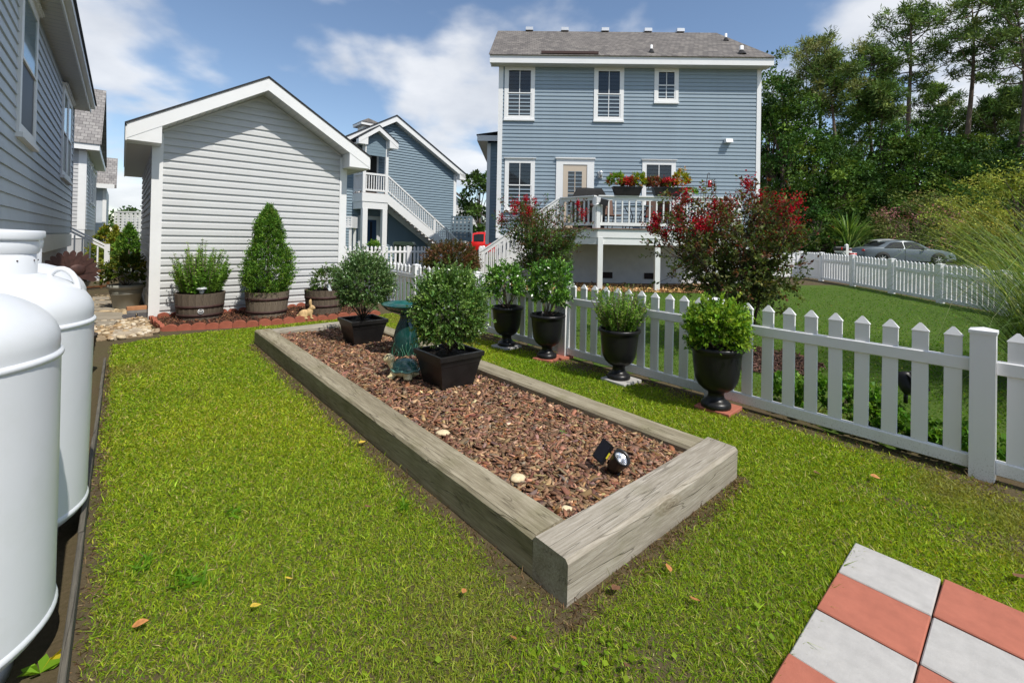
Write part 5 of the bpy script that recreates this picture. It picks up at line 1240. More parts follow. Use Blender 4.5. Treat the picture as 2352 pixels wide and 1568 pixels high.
# ------------------------------------------------------------------ half barrels
def make_barrel(label, a, b, R, hB, m, hoops):
    r = thing('half_barrel_planter', label, 'planter', (*Wd(a, b), .045), TH, 'half barrel planters in front of the shed')
    n = 22; rp = lambda z: R*(.86+.14*(z/hB)**.8)+.0
    me = MB(); w = PI/n*.972; vs = []; zz = [0, hB*.33, hB*.66, hB]
    for z in zz:
        for ra in (rp(z), rp(z)-.024):
            for s_ in (-w, w): vs.append((ra*math.cos(s_), ra*math.sin(s_), z))
    fs = []
    for i in range(3):
        o = i*4; fs += [(o, o+1, o+5, o+4), (o+3, o+2, o+6, o+7), (o+2, o, o+4, o+6), (o+1, o+3, o+7, o+5)]
    fs += [(0, 2, 3, 1), (12, 13, 15, 14)]
    sm_ = MB().add(vs, fs).mesh('stave', m)
    for k in range(n): link('stave', sm_, r, (0, 0, random.uniform(-.004, .004)), (0, 0, 2*PI*k/n))
    for z in hoops: MB().lathe([(rp(z)+.001, z), (rp(z)+.005, z), (rp(z+.046)+.005, z+.046), (rp(z+.046)+.001, z+.046)], 44).build('hoop', M['iron'], r)
    MB().lathe([(rp(hB-.06)-.02, hB-.06), (.1, hB-.05), (0, hB-.045)], 32).build('soil', M['soil'], r)
    return r
hB = .435
b1c = np.array([*G(459, 736, .05)]); b1c = b1c+b1c/np.hypot(*b1c)*.30; b2c = np.array([*G(613, 730, .05)]); b2c = b2c+b2c/np.hypot(*b2c)*.30; b3c = np.array([*G(744, 723, .05)]); b3c = b3c+b3c/np.hypot(*b3c)*.30
B1 = make_barrel('left half barrel planter with a light green upright shrub', *gf(*b1c), .36, hB, M['stave'], (.06, .20))
B2 = make_barrel('middle half barrel planter holding a tall conical evergreen', *gf(*b2c), .352, hB, M['stave2'], (.07, .29))
B3 = make_barrel('right half barrel planter with a small shrub, behind the rabbit', *gf(*b3c), .345, hB, M['stave'], (.13, .28))
# barrel mark: a pale round emblem
u_, v_ = 662.5, 0
em = thing('x', 'x', 'x'); bpy.data.objects.remove(em)
ang_ = -PI/2+.28-TH+.35
e_ = MB().lathe([(.0, 0), (.034, 0), (.034, .002)], 24).build('emblem_disc', mat('emblem_dark', (.02, .02, .022), .6), B1, (.333*math.cos(ang_), .333*math.sin(ang_), .155), (PI/2-.12, 0, ang_+PI/2))
q = MB(); q.lathe([(.034, .002), (.042, .002), (.042, .005), (.034, .005)], 24)
for k in range(4): q.tube([(-.028+.013*k, -.018, .004), (-.022+.013*k, .002*k, .004), (-.026+.013*k, .020, .004)], .0032, 5)
q.tube([(-.028, .004, .004), (.0, -.004, .004), (.026, .006, .004)], .003, 5)
q.build('emblem_print', mat('emblem_white', (.75, .75, .74), .6), e_)
# shrub in barrel 1: many upright leafy shoots
def shoots(parent, n, base_r, h, spread, lpt, leaf, pal, z0, asp=.38, m=None):
    a = rng.uniform(0, 2*PI, n); rr = np.sqrt(rng.uniform(0, 1, n)); t = spread*rr
    hh = h*(1-.45*rr**2)*rng.uniform(.6, 1.12, n)
    B = np.stack([np.cos(a)*rr*base_r, np.sin(a)*rr*base_r, np.full(n, z0)], 1)
    D = np.stack([np.cos(a)*t, np.sin(a)*t, np.ones(n)], 1); Tp = B+D*hh[:, None]+rng.normal(0, .02, (n, 3))
    tt = rng.uniform(.12, 1, (n, lpt, 1)); P = (B[:, None]*(1-tt)+Tp[:, None]*tt).reshape(-1, 3); k = len(P)
    Dl = unit(rng.normal(size=(k, 3))*np.array([1, 1, .35])+np.array([0, 0, .55])); ct = np.repeat(cols(n, pal, .15), lpt, 0)*np.exp(rng.normal(0, .14, (k, 1)))
    L = leaf*rng.uniform(.7, 1.2, k)*(1.1-.45*tt.reshape(-1))
    link('foliage', leaf_mesh('foliage', P, Dl, L, L*asp, ct, m or M['leaf']), parent)
    mb = MB()
    for i in range(0, n, 2): mb.tube([B[i], (B[i]+Tp[i])/2, Tp[i]], [.005, .004, .002], 4)
    mb.build('stems', M['stem'], parent)
shoots(B1, 190, .25, .84, .40, 84, .050, PAL_FRESH, hB-.04)
# conifer in barrel 2
def conifer(parent, z0, h, R, pal, n=1100, lpt=13, leaf=.045, tiers=None):
    z = rng.uniform(0, 1, n)**1.15; a = rng.uniform(0, 2*PI, n)
    prof = np.interp(z, *(tiers or ([0, .12, .3, .5, .58, .75, .9, 1], [.62, 1.0, .95, .78, .58, .55, .34, .06])))
    f = 1+.20*vnoise(np.cos(a)*2+z*5, np.sin(a)*2-z*3, 1.7, 5)+rng.normal(0, .07, n)
    rr = R*prof*f*rng.uniform(.62, 1, n)**.5
    Tp = np.stack([np.cos(a)*rr, np.sin(a)*rr, z0+h*z+.04*rng.normal(size=n)], 1)
    B = Tp*np.array([.55, .55, 1])-np.array([0, 0, .09*h])*.6
    t = rng.uniform(.3, 1, (n, lpt, 1)); P = (B[:, None]*(1-t)+Tp[:, None]*t).reshape(-1, 3)+rng.normal(0, .012, (n*lpt, 3))
    Dl = np.repeat(unit(Tp-B), lpt, 0)*.5+rng.normal(size=(n*lpt, 3))*.5+np.array([0, 0, .45]); k = len(P)
    ct = np.repeat(cols(n, pal, .2), lpt, 0)*np.exp(rng.normal(0, .12, (k, 1)))
    link('foliage', leaf_mesh('foliage', P, Dl, leaf*rng.uniform(.6, 1.2, k), leaf*.42, ct, M['needle'], .1), parent)
    MB().tube([(0, 0, z0-.05), (0, 0, z0+h*.9)], [.03, .008], 6).build('trunk', M['stem'], parent)
conifer(B2, hB-.03, 1.50, .46, PAL_CON, 2600, 15, .036)
bush(B3, (.03, 0, hB+.17), (.33, .32, .30), 260, 12, .036, [(2, srgb(78, 104, 48)), (2, srgb(98, 128, 56)), (1, srgb(60, 84, 44))], stems=14, base=(0, 0, hB-.05), rag=.4, asp=.45)
def path_light(label, loc, m):
    r = thing('solar_path_light', label, 'garden light', loc)
    MB().lathe([(.012, -.06), (.012, .02), (.035, .03), (.04, .10), (.036, .10), (.030, .035)], 16).build('lantern', m, r)
    MB().lathe([(.075, .10), (.07, .115), (.03, .135), (.0, .14)], 16).build('cap', m, r)
    MB().box(-.028, .028, -.028, .028, .1385, .1445).build('solar_cell', M['dark_glass'], r)
fr = lambda c, d_, s_: (c[0]-c[0]/np.hypot(*c)*d_+s_*.83, c[1]-c[1]/np.hypot(*c)*d_+s_*.55)
path_light('pale grey solar light standing in the left half barrel', (*fr(b1c, .27, .015), .045+hB-.02), mat('grey_light_plastic', (.45, .46, .47), .4))
path_light('black solar light standing in the middle half barrel', (*fr(b2c, .26, -.12), .045+hB-.02), M['black_plastic'])
lt = thing('solar_spotlight', 'grey solar spotlight tilted in the right half barrel', 'garden light', (*fr(b3c, .22, .08), .045+hB-.05))
MB().cbox((0, 0, .09), (.05, .20, .02), Matrix.Rotation(.7, 3, 'X') @ Matrix.Rotation(.6, 3, 'Z')).build('solar_panel', M['found'], lt); MB().tube([(0, 0, 0), (0, 0, .09)], .01, 6).build('stake', M['black_plastic'], lt)

# rabbit
def remesh(o, vox=.008, smooth=6):
    m_ = o.modifiers.new('skin', 'REMESH'); m_.mode = 'VOXEL'; m_.voxel_size = vox; m_.use_smooth_shade = True
    s_ = o.modifiers.new('smooth', 'SMOOTH'); s_.factor = .5; s_.iterations = smooth
M['rabbitstone'] = mat('sandy_stone', srgb(196, 164, 118), .85, var=.25, vscale=25, bump=.5, bscale=90, bdist=.004, dirt=.35, dcol=srgb(120, 92, 62))
rx_, ry_ = G(706, 731, .06)
rb_ = thing('rabbit_statue', 'sandy stone rabbit statue with upright ears before the right half barrel', 'statue', (rx_, ry_, .05), .28)
mb = MB(); Ry = lambda a: Matrix.Rotation(a, 3, 'Y')
mb.ball((-.05, 0, .085), (.095, .068, .078), 16, 10, Ry(-.25)); mb.ball((.03, 0, .115), (.058, .055, .075), 14, 10, Ry(.3)); mb.ball((-.055, .045, .055), (.06, .03, .05)); mb.ball((-.055, -.045, .055), (.06, .03, .05))
mb.ball((.068, 0, .192), (.048, .04, .042), 14, 10, Ry(.25)); mb.ball((.10, 0, .182), (.025, .026, .022)); mb.ball((-.145, 0, .06), (.028, .025, .025))
for s in (-.028, .028): mb.tube([(.05, s, .10), (.06, s, .05), (.066, s, .012)], [.024, .02, .018], 10); mb.ball((.078, s, .012), (.026, .016, .014)); mb.ball((-.02, s*2, .016), (.045, .018, .017))
for s in (-.018, .018): mb.tube([(.05, s, .215), (.040, s*1.6, .265), (.038, s*2.0, .31), (.042, s*2.1, .335)], [.014, .02, .018, .006], 10)
o = mb.build('body', M['rabbitstone'], rb_); remesh(o, .006, 4)
for s in (-.037, .037): MB().ball((.082, s, .203), (.006, .004, .006), 8, 6).build('eye', M['iron'], rb_)

# ------------------------------------------------------------------ square planters
def square_planter(label, c, s, h, z0, rz):
    r = thing('square_planter', label, 'potted plant', (c[0], c[1], z0), rz, 'black square planters in the bed')
    def ring(hw, z): return [(-hw, -hw, z), (hw, -hw, z), (hw, hw, z), (-hw, hw, z)]
    def loft(levels):
        vs = [p for hw, z in levels for p in ring(hw, z)]; n = len(levels)
        return vs, [(i*4+j, i*4+(j+1) % 4, (i+1)*4+(j+1) % 4, (i+1)*4+j) for i in range(n-1) for j in range(4)]
    b = s/2
    vs, fs = loft([(b*.70, 0), (b*.885, h*.70), (b*.90, h*.70), (b*.905, h*.76), (b*.925, h*.765), (b*.93, h*.85)]); fs.append((3, 2, 1, 0))
    mb = MB().add(vs, fs); o = mb.build('pot', M['black_plastic'], r)
    vs, fs = loft([(b*.93, h*.85), (b, h*.86), (b*1.005, h*.99), (b*.99, h), (b*.90, h), (b*.885, h*.97), (b*.86, h*.80)]); MB().add(vs, fs).build('rim', M['black_plastic'], r)
    mb = MB(); n = 12; g = np.linspace(-b*.87, b*.87, n); vs = [(x, y, h*.82+.012*math.sin(x*40)*math.cos(y*37)+.03*(1-(x*x+y*y)/(b*b))) for y in g for x in g]
    mb.add(vs, [(j*n+i, j*n+i+1, (j+1)*n+i+1, (j+1)*n+i) for j in range(n-1) for i in range(n-1)], True).build('soil', M['soil'], r)
    return r
c2 = (np.array(G(952.3, 794.7, .43))+np.array(G(1112.3, 806.3, .43)))/2; c1 = (np.array(G(776, 728, .43))+np.array(G(891, 729.7, .43)))/2
Q2 = square_planter('black square planter with a dense round boxwood next to the turtle', c2, .475, .315, .108, TH)
bush(Q2, (-.02, .0, .68), (.37, .37, .45), 2000, 17, .025, PAL_BOX, M['leafgloss'], inner=.35, rag=.17, taper=.18, stems=26, base=(0, 0, .28), zmin=-.75, asp=.55, t0=.45)
Q1 = square_planter('black square planter with a bushy boxwood at the far end of the bed', c1, .475, .315, .108, TH)
bush(Q1, (.02, 0, .71), (.385, .385, .47), 1500, 16, .028, [(3, srgb(94, 124, 68)), (2, srgb(76, 106, 56)), (1.5, srgb(120, 148, 90))], M['leafgloss'], inner=.3, rag=.22, stems=30, base=(0, 0, .28), zmin=-.6, asp=.5, t0=.4, seed=2, taper=.25)

# birdbath
M['glaze'] = mat('green_glaze', (.008, .075, .058), .12, var=.35, vscale=6, coat=.6, spec=.6); M['glaze_dark'] = mat('dark_green_glaze', (.010, .028, .024), .14, var=.6, vscale=5, coat=.6, col2=(.006, .055, .045))
bb = thing('bird_bath', 'glazed dark green ceramic bird bath behind the turtle', 'bird bath', (*(np.array(G(931, 821, .11))+np.array([-.02, .09])), .105))
MB().lathe([(.0, 0), (.145, 0), (.155, .03), (.15, .12), (.135, .24), (.11, .34), (.075, .42), (.065, .45), (.08, .475), (.06, .48)], 40).build('pedestal', M['glaze_dark'], bb)
MB().lathe([(.06, .475), (.15, .50), (.235, .545), (.275, .585), (.283, .598), (.276, .604), (.262, .592), (.20, .555), (.10, .535), (0, .53)], 48).build('bowl', M['glaze'], bb)
MB().lathe([(0, .558), (.20, .558)], 40).build('water', glassmat('water', (.02, .06, .055), .02, .55), bb)
g_ = MB()
for k in range(26):
    a = 2*PI*k/26+random.uniform(-.08, .08); hh = random.uniform(.07, .17); pts = []
    for t in np.linspace(0, 1, 5):
        z = .02+hh*t; rr_ = np.interp(z, [0, .03, .12, .24], [.147, .157, .152, .137])+.002; aa = a+.12*math.sin(t*4+k); pts.append((rr_*math.cos(aa), rr_*math.sin(aa), z))
    g_.tube(pts, [.007, .006, .005, .004, .002], 5)
g_.build('reed_relief', mat('relief_green', (.05, .16, .10), .3), bb)

# turtle
M['cream'] = mat('cream_ceramic', srgb(232, 216, 166), .25, var=.12, vscale=10, coat=.4); M['shell'] = mat('turtle_shell_glaze', (.04, .13, .115), .22, var=.35, vscale=14, coat=.5); M['shellrim'] = mat('shell_rim_glaze', (.12, .26, .21), .25, var=.3, vscale=14, coat=.4)
tx, ty = G(922, 870, .11)
tu = thing('turtle_figurine', 'ceramic turtle with teal shell and cream head raised, on the mulch', 'figurine', (tx, ty+.02, .112), -.12)
mb = MB(); mb.ball((.02, 0, .065), (.115, .085, .05), 16, 10)
mb.tube([(-.06, 0, .075), (-.10, 0, .115), (-.122, 0, .155)], [.04, .034, .036], 12); mb.ball((-.128, -.0, .182), (.052, .05, .046), 16, 10, Ry(.35)); mb.ball((-.16, -.012, .176), (.028, .034, .027), 12, 8)
for (x, y, sx, sy) in ((-.075, -.06, .036, .032), (-.06, .07, .036, .032), (.095, -.06, .046, .036), (.10, .06, .046, .036)):
    mb.tube([(x*.8, y*.8, .07), (x, y, .03)], [.034, .032], 10); mb.ball((x-.012, y-.008, .022), (sx, sy, .024), 12, 8)
mb.ball((.145, 0, .05), (.03, .02, .015))
o = mb.build('body', M['cream'], tu); remesh(o, .006, 5)
sc_ = (.128, .10, .105); dome = MB(); vs = []; n = 28; m_ = 9
for j in range(m_+1):
    ph = PI/2*j/m_
    for i in range(n):
        a = 2*PI*i/n; vs.append((.03+sc_[0]*math.cos(ph)*math.cos(a), sc_[1]*math.cos(ph)*math.sin(a), .088+sc_[2]*math.sin(ph)))
dome.add(vs, [(j*n+i, j*n+(i+1) % n, (j+1)*n+(i+1) % n, (j+1)*n+i) for j in range(m_) for i in range(n)], True); dome.build('shell', M['shell'], tu)
rim = MB(); rim.tube([(.03+(sc_[0]+.008)*math.cos(a), (sc_[1]+.008)*math.sin(a), .086+.006*math.sin(a*7)) for a in np.linspace(0, 2*PI, 37)], .011, 8, cap=False); rim.build('shell_rim', M['shellrim'], tu)
sl_ = MB()
def onshell(a, ph): return (.03+(sc_[0]+.001)*math.cos(ph)*math.cos(a), (sc_[1]+.001)*math.cos(ph)*math.sin(a), .088+(sc_[2]+.001)*math.sin(ph))
for k in range(6):
    a = k*PI/3+.3; sl_.tube([onshell(a, p) for p in np.linspace(.1, .85, 6)], .003, 5)
    sl_.tube([onshell(a+t*PI/3, .85+.1*math.sin(t*PI)) for t in np.linspace(0, 1, 5)], .003, 5)
    sl_.tube([onshell(a+t*PI/3, .38) for t in np.linspace(0, 1, 6)], .003, 5)
sl_.build('scute_lines', M['shellrim'], tu)
for s in (-1, 1): MB().ball((-.138, s*.028-.006, .218), (.010, .010, .008), 10, 6).build('eye', mat('eye_dark_%d' % s, (.04, .02, .015), .2), tu)
MB().tube([(-.168, -.03, .198), (-.184, -.012, .196), (-.178, .016, .196)], .003, 6).build('mouth', M['iron'], tu)

# solar spotlights
def spotlight(label, loc, rz, s=1., lens=True):
    r = thing('solar_spotlight', label, 'garden light', loc, rz); 
    MB().tube([(0, 0, -.06), (0, 0, .045)], .011*s, 8).build('stake', M['black_plastic'], r)
    MB().tube([(.0, 0, .035*s), (.012, -.01, .05*s), (-.05*s, .03*s, .075*s)], .012*s, 8).build('bracket', M['black_plastic'], r)
    d_ = Vector((.38, -.48, .79)).normalized(); Mx = d_.to_track_quat('Z', 'Y').to_matrix()
    def at(mb, off): mb.v = [tuple(Mx @ Vector(v)+Vector(off)) for v in mb.v]; return mb
    at(MB().lathe([(0, -.075*s), (.028*s, -.072*s), (.040*s, -.04*s), (.047*s, .03*s), (.049*s, .046*s), (.044*s, .048*s), (.036*s, .030*s)], 28), (0, 0, .088*s)).build('lamp_head', M['black_plastic'], r)
    if lens:
        le = at(MB().lathe([(.036*s, .031*s), (.026*s, .027*s), (.012*s, .016*s), (0, .012*s)], 28), (0, 0, .088*s)).build('reflector', mat('bright_reflector', (.85, .86, .88), .18, metal=.85), r)
        rb2 = MB()
        for k in range(26):
            a = 2*PI*k/26; rb2.tube([(.013*s*math.cos(a), .013*s*math.sin(a), .0185*s), (.034*s*math.cos(a), .034*s*math.sin(a), .032*s)], .0011*s, 4)
        at(rb2, (0, 0, .088*s)).build('reflector_rib', M['chrome'], le)
    R3 = Matrix.Rotation(.25, 3, 'Z') @ Matrix.Rotation(-.95, 3, 'Y') @ Matrix.Rotation(.25, 3, 'X')
    MB().cbox((-.072*s, .050*s, .120*s), (.115*s, .085*s, .014*s), R3).build('solar_panel', M['black_plastic'], r)
    MB().cbox(tuple(Vector((-.072*s, .050*s, .120*s))+R3 @ Vector((0, 0, .009*s))), (.098*s, .070*s, .003*s), R3).build('solar_cell', M['dark_glass'], r)
    MB().cbox(tuple(Vector((-.072*s, .050*s, .120*s))+R3 @ Vector((.0, -.044*s, 0))), (.034*s, .002, .011*s), R3).build('yellow_label', mat('yellow_label', (.75, .68, .04), .5), r)
    return r
lx_, ly_ = G(1419, 1100, .11)
spotlight('black solar spotlight with its panel, in the mulch by the near timber', (lx_, ly_, .115), 0., 1.05)
x, y, z = GT(2080, 935)
spotlight('dark solar spotlight in the grass behind the picket fence', (x, y, z+.10), 2.2, 1.5, False)

# stones and a seedling on the mulch
def rock(label, u, v, s, rz, seed):
    r_ = np.random.default_rng(seed); mb = MB(); mb.ball((0, 0, 0), (1, .72, .42), 10, 7); mb.v = [tuple(np.array(p)*(1+.2*np.sin(np.array(p)[[1, 2, 0]]*2.7+seed))) for p in mb.v]
    x, y = G(u, v, .13); o = mb.build('stone', M['palestone'], None, (x, y, .125+s*.2), (0, .1, rz)); o.scale = (s, s, s); tag(o, label, 'stone')
M['palestone'] = mat('pale_stone', srgb(214, 196, 160), .8, var=.15, vscale=3, bump=.3, bscale=10)
rock('pale tan stone against the left timber, midway along the mulch', 1017, 996, .045, .3, 1); rock('whitish flat stone on the mulch near the near corner', 1189, 1099, .046, .8, 2); rock('yellowish stone tucked in the near corner of the bed', 1301, 1168, .032, .4, 3)
sd_ = thing('seedling', 'tiny green seedling sprouting from the mulch', 'seedling', (*G(1293, 999, .12), .125))
link('leaves', leaf_mesh('leaves', np.zeros((5, 3)), np.array([[1, 0, .5], [-.6, .6, .6], [-.5, -.8, .5], [.4, .9, .6], [.2, -.9, .8]]), .035, .026, cols(5, [(1, srgb(96, 160, 40))], .1), M['leaf'], .1), sd_)

# ------------------------------------------------------------------ urns
def make_urn(label, loc, s):
    r = thing('urn_planter', label, 'potted plant', loc, random.uniform(0, 1), 'black urn planters along the fence')
    prof = [(0, 0), (.118, 0), (.122, .012), (.120, .035), (.105, .052), (.088, .060), (.068, .085), (.062, .115), (.070, .135), (.105, .150), (.145, .185), (.170, .235), (.182, .30), (.190, .38), (.197, .45), (.202, .48), (.217, .490), (.222, .505), (.219, .522), (.208, .528), (.196, .515), (.188, .46)]
    MB().lathe([(a*s, b*s) for a, b in prof], 48).build('urn', M['urn_black'], r)
    MB().lathe([(.189*s, .468*s), (.1*s, .48*s), (0, .485*s)], 30).build('soil', M['soil'], r)
    return r
def pad(label, c, m, rz, s=.30, h=.03):
    o = MB().bevbox(-s/2, s/2, -s/2, s/2, -.02, h, .004).build('paver', m, None, (c[0], c[1], 0), (0, 0, rz)); tag(o, label, 'paver')
def upos(u, v): 
    p = np.array(G(u, v, .03)); p = p+p/np.hypot(*p)*.115; a, b = gf(*p)
    a = min(a, FA-.245); return np.array(Wd(a, b))
uA, uB, uC, uD = upos(1174, 795), upos(1256, 825), upos(1430, 872), upos(1644, 943)
pad('grey paver under the farthest urn', uA, M['concrete'], TH+.1); pad('grey paver under the urn with feathery light green shrub', uC+np.array([.02, -.02]), M['concrete'], TH-.05)
pad('red paver under the nearest urn', uD+np.array([.03, .02]), M['red_paver'], TH+.05); pad('red paver under the second farthest urn', uB, M['red_paver'], TH+.3, .26, .028); pad('red paver at the fence post behind the second farthest urn', uB+np.array([.20, .08]), M['red_paver'], TH-.1, .2)
UA = make_urn('farthest black urn, with a leafy shrub on bare stems', (*uA, .03), 1.0); UB = make_urn('second farthest black urn, holding a tall leafy shrub by the fence post', (*uB, .03), 1.0)
UC = make_urn('third black urn from the back, with a feathery light green shrub', (*uC, .03), .99); UD = make_urn('nearest black urn, with a bright yellow green shrub', (*uD, .03), 1.02)
PAL_CAM = [(3, srgb(86, 132, 46)), (2, srgb(108, 154, 56)), (1.5, srgb(66, 104, 40)), (.6, srgb(150, 182, 96))]
bush(UA, (-.02, 0, .83), (.30, .30, .30), 380, 12, .042, PAL_CAM, M['leafgloss'], rag=.28, stems=12, base=(0, 0, .47), zmin=-.6, asp=.45, seed=3, stemr=.007)
bush(UB, (.02, 0, .86), (.29, .29, .36), 430, 12, .042, PAL_CAM, M['leafgloss'], rag=.22, stems=12, base=(0, 0, .47), zmin=-.7, asp=.45, seed=4, stemr=.007)
shoots(UC, 260, .11, .48, .66, 54, .030, PAL_FRESH, .47, .55)
bush(UD, (.0, 0, .69), (.27, .27, .24), 900, 14, .030, PAL_LIME, M['leaf'], rag=.34, stems=16, base=(0, 0, .47), zmin=-.65, asp=.5, seed=6)

# ------------------------------------------------------------------ things on and by the deck
bpt = lambda u, v, yl: onl(u, v, WB+yl, NB)
def deckloc(u, yl, z): p = bpt(u, 450, yl); return (float(p[0]), float(p[1]), z)
gl = thing('covered_grill', 'grill under a black fabric cover behind the deck railing', 'grill', deckloc(1352, -1.25, zd), TB)
mb = MB(); vs = []
for z, hw, dp in ((0, .44, .30), (.55, .46, .31), (.85, .50, .33), (.92, .52, .34), (1.14, .40, .26), (1.22, .36, .2)):
    vs += [(-hw, -dp, z), (-hw*.3, -dp-.015, z+.01), (hw*.4, -dp+.01, z-.005), (hw, -dp, z), (hw, dp, z), (-hw, dp, z)]
mb.add(vs, [(i*6+j, i*6+(j+1) % 6, (i+1)*6+(j+1) % 6, (i+1)*6+j) for i in range(5) for j in range(6)]+[(30, 31, 32, 33, 34, 35)]); mb.build('cover', mat('black_cover', (.010, .010, .010), .85, bump=.6, bscale=9, bdist=.02), gl)
def flower_box(label, u, seed):
    r = thing('flower_box', label, 'flower box', deckloc(u, dfy+.05, zrl), TB)
    b = [(-.33, -.10), (.33, -.10), (.33, .10), (-.33, .10)]; t = [(-.40, -.125), (.40, -.125), (.40, .125), (-.40, .125)]; r0 = [(-.415, -.135), (.415, -.135), (.415, .135), (-.415, .135)]
    vs = [(*p, 0) for p in b]+[(*p, .21) for p in t]+[(*p, .215) for p in r0]+[(*p, .25) for p in r0]
    MB().add(vs, [(3, 2, 1, 0)]+[(i*4+j, i*4+(j+1) % 4, (i+1)*4+(j+1) % 4, (i+1)*4+j) for i in range(3) for j in range(4)]).build('box', M['black_plastic'], r)
    MB().box(-.39, .39, -.12, .12, .225, .235).build('soil', M['soil'], r)
    L_ = [((-.33, 0, .42), (.26, .18, .24), [(2, srgb(110, 150, 46)), (1, srgb(150, 160, 60)), (.5, srgb(190, 110, 50))]), ((.02, -.02, .35), (.24, .15, .15), [(2, srgb(150, 60, 50)), (1, srgb(96, 120, 50)), (1, srgb(170, 90, 60))]), ((.34, 0, .42), (.24, .17, .23), [(2, srgb(140, 156, 40)), (1, srgb(196, 150, 50)), (1, srgb(96, 130, 40))])]
    if seed: L_ = [((-.36, 0, .37), (.24, .15, .20), [(2, srgb(128, 70, 58)), (1, srgb(90, 100, 56)), (1, srgb(150, 96, 76))]), L_[1], ((.42, 0, .46), (.25, .18, .30), [(2, srgb(150, 156, 44)), (1, srgb(190, 140, 50))])]
    for k, (c, rr, pal) in enumerate(L_): bush(r, c, rr, 120, 9, .07, pal, rag=.25, seed=k+seed*5, asp=.4)
    P = rng.normal(0, 1, (150, 3))*np.array([.11, .08, .05])+np.array([.02, -.05, .43]); tag(link('flowers', leaf_mesh('flowers', P, rng.normal(size=(150, 3)), .06, .05, cols(150, [(1, (.45, .01, .03)), (1, (.55, .03, .05))], .2), M['petal']), r), kind='stuff')
flower_box('black flower box on the deck rail next to the grill', 1440, 0); flower_box('black flower box on the deck rail in front of the kitchen window', 1531, 1)
def chair(label, u, yl, rz):
    r = thing('patio_chair', label, 'chair', deckloc(u, yl, zd), rz, 'patio chairs on the deck'); bm = mat('brown_sling', (.16, .09, .065), .7)
    MB().bevbox(-.26, .26, -.25, .25, .40, .44, .01).build('seat', bm, r)
    MB().cbox((0, .27, .70), (.50, .03, .60), Matrix.Rotation(-.2, 3, 'X')).build('backrest', bm, r)
    for s in (-1, 1):
        MB().tube([(s*.28, -.25, 0), (s*.28, -.24, .62), (s*.28, .22, .64)], .014, 6).build('arm_leg', M['iron'], r); MB().tube([(s*.27, .30, 0), (s*.27, .22, .42), (s*.27, .34, .98)], .014, 6).build('back_leg', M['iron'], r)
chair('brown sling chair on the deck right behind the grill', 1403, -1.2, .4); chair('brown sling chair on the deck between the two flower boxes', 1500, -.75, -.5); chair('brown sling chair on the deck at the right flower box', 1541, -1.35, 2.4)
tb = thing('patio_table', 'glass topped patio table on the deck between the chairs', 'table', deckloc(1462, -1.1, zd), TB)
MB().lathe([(.0, .70), (.5, .70), (.5, .715), (.0, .715)], 28).build('table_top', M['blue_glass'], tb)
for k in range(4): MB().tube([(.40*math.cos(k*PI/2+.8), .40*math.sin(k*PI/2+.8), 0), (.2*math.cos(k*PI/2+.8), .2*math.sin(k*PI/2+.8), .4), (.40*math.cos(k*PI/2+.8), .40*math.sin(k*PI/2+.8), .70)], .014, 6).build('leg', M['iron'], tb)
hk = thing('hanging_feeder', 'red hummingbird feeder on a black hook by the deck rail', 'bird feeder', deckloc(1620, dfy+.02, zrl-.2), TB)
MB().tube([(0, 0, 0), (.02, 0, .55), (.06, 0, .85), (.09, 0, .88), (.115, 0, .84)], .009, 6).build('hook', M['iron'], hk)
MB().tube([(.115, 0, .84), (.115, 0, .66)], .003, 5).build('wire', M['iron'], hk)
MB().lathe([(0, .47), (.06, .47), (.065, .50), (.055, .53), (.05, .66), (.03, .67), (0, .67)], 14, (.115, 0)).build('feeder_bottle', mat('red_glass', (.35, .02, .02), .15), hk)
dl = thing('solar_spotlight', 'black solar spotlight clamped to the front deck rail post', 'garden light', deckloc(1388, dfy-.08, zd+.72), TB)
MB().cbox((0, 0, 0), (.22, .05, .17), Matrix.Rotation(.2, 3, 'Y')).build('solar_panel', M['black_plastic'], dl); MB().tube([(-.1, .03, -.02), (-.35, .02, -.12)], .02, 6).build('bracket', M['galv'], dl); MB().ball((-.36, -.02, -.1), (.06, .06, .06)).build('lamp_head', M['iron'], dl)
pp = thing('potted_plant', 'low green plant on the deck rail beside the right flower box', 'potted plant', deckloc(1580, dfy+.05, zrl), TB)
MB().lathe([(.0, 0), (.10, 0), (.13, .1), (.0, .09)], 14).build('dish', M['greypot'], pp); bush(pp, (0, 0, .16), (.28, .12, .12), 90, 8, .05, PAL_FRESH)
# green bins, pot by the garage
def bin_(label, u, Y, rz):
    x, y, z = atY(u, 555, Y); zg = float(T(x, y)); r = thing('wheelie_bin', label, 'bin', (x, y, zg), rz, 'green bins under the outside stairs')
    vs = [(-.22, -.25, .05), (.22, -.25, .05), (.22, .25, .05), (-.22, .25, .05), (-.30, -.34, .98), (.30, -.34, .98), (.30, .34, .98), (-.30, .34, .98)]
    MB().add(vs, [(3, 2, 1, 0), (4, 5, 6, 7), (0, 1, 5, 4), (1, 2, 6, 5), (2, 3, 7, 6), (3, 0, 4, 7)]).build('body', M['greybin'], r)
    MB().prism([(-.33, .98), (.33, .98), (.32, 1.04), (.24, 1.14), (-.24, 1.14), (-.32, 1.04)], -.38, .36, 'y').build('lid', M['greybin'], r)
    for s in (-1, 1): MB().lathe([(0, -.03), (.11, -.03), (.11, .03), (0, .03)], 14).build('wheel', M['rubber'], r, (s*.24, .27, .11), (0, PI/2, 0))
bin_('dark green lidded bin farther left under the outside stairs', 918, 22.6, .3); bin_('dark green lidded bin nearer the stair foot', 938, 21.9, .05)
x, y, z = atY(859, 560, 21.3); zg = float(T(x, y))
gpt = thing('potted_plant', 'leafy plant in a tall brown pot beside the blue entrance door', 'potted plant', (x, y, zg))
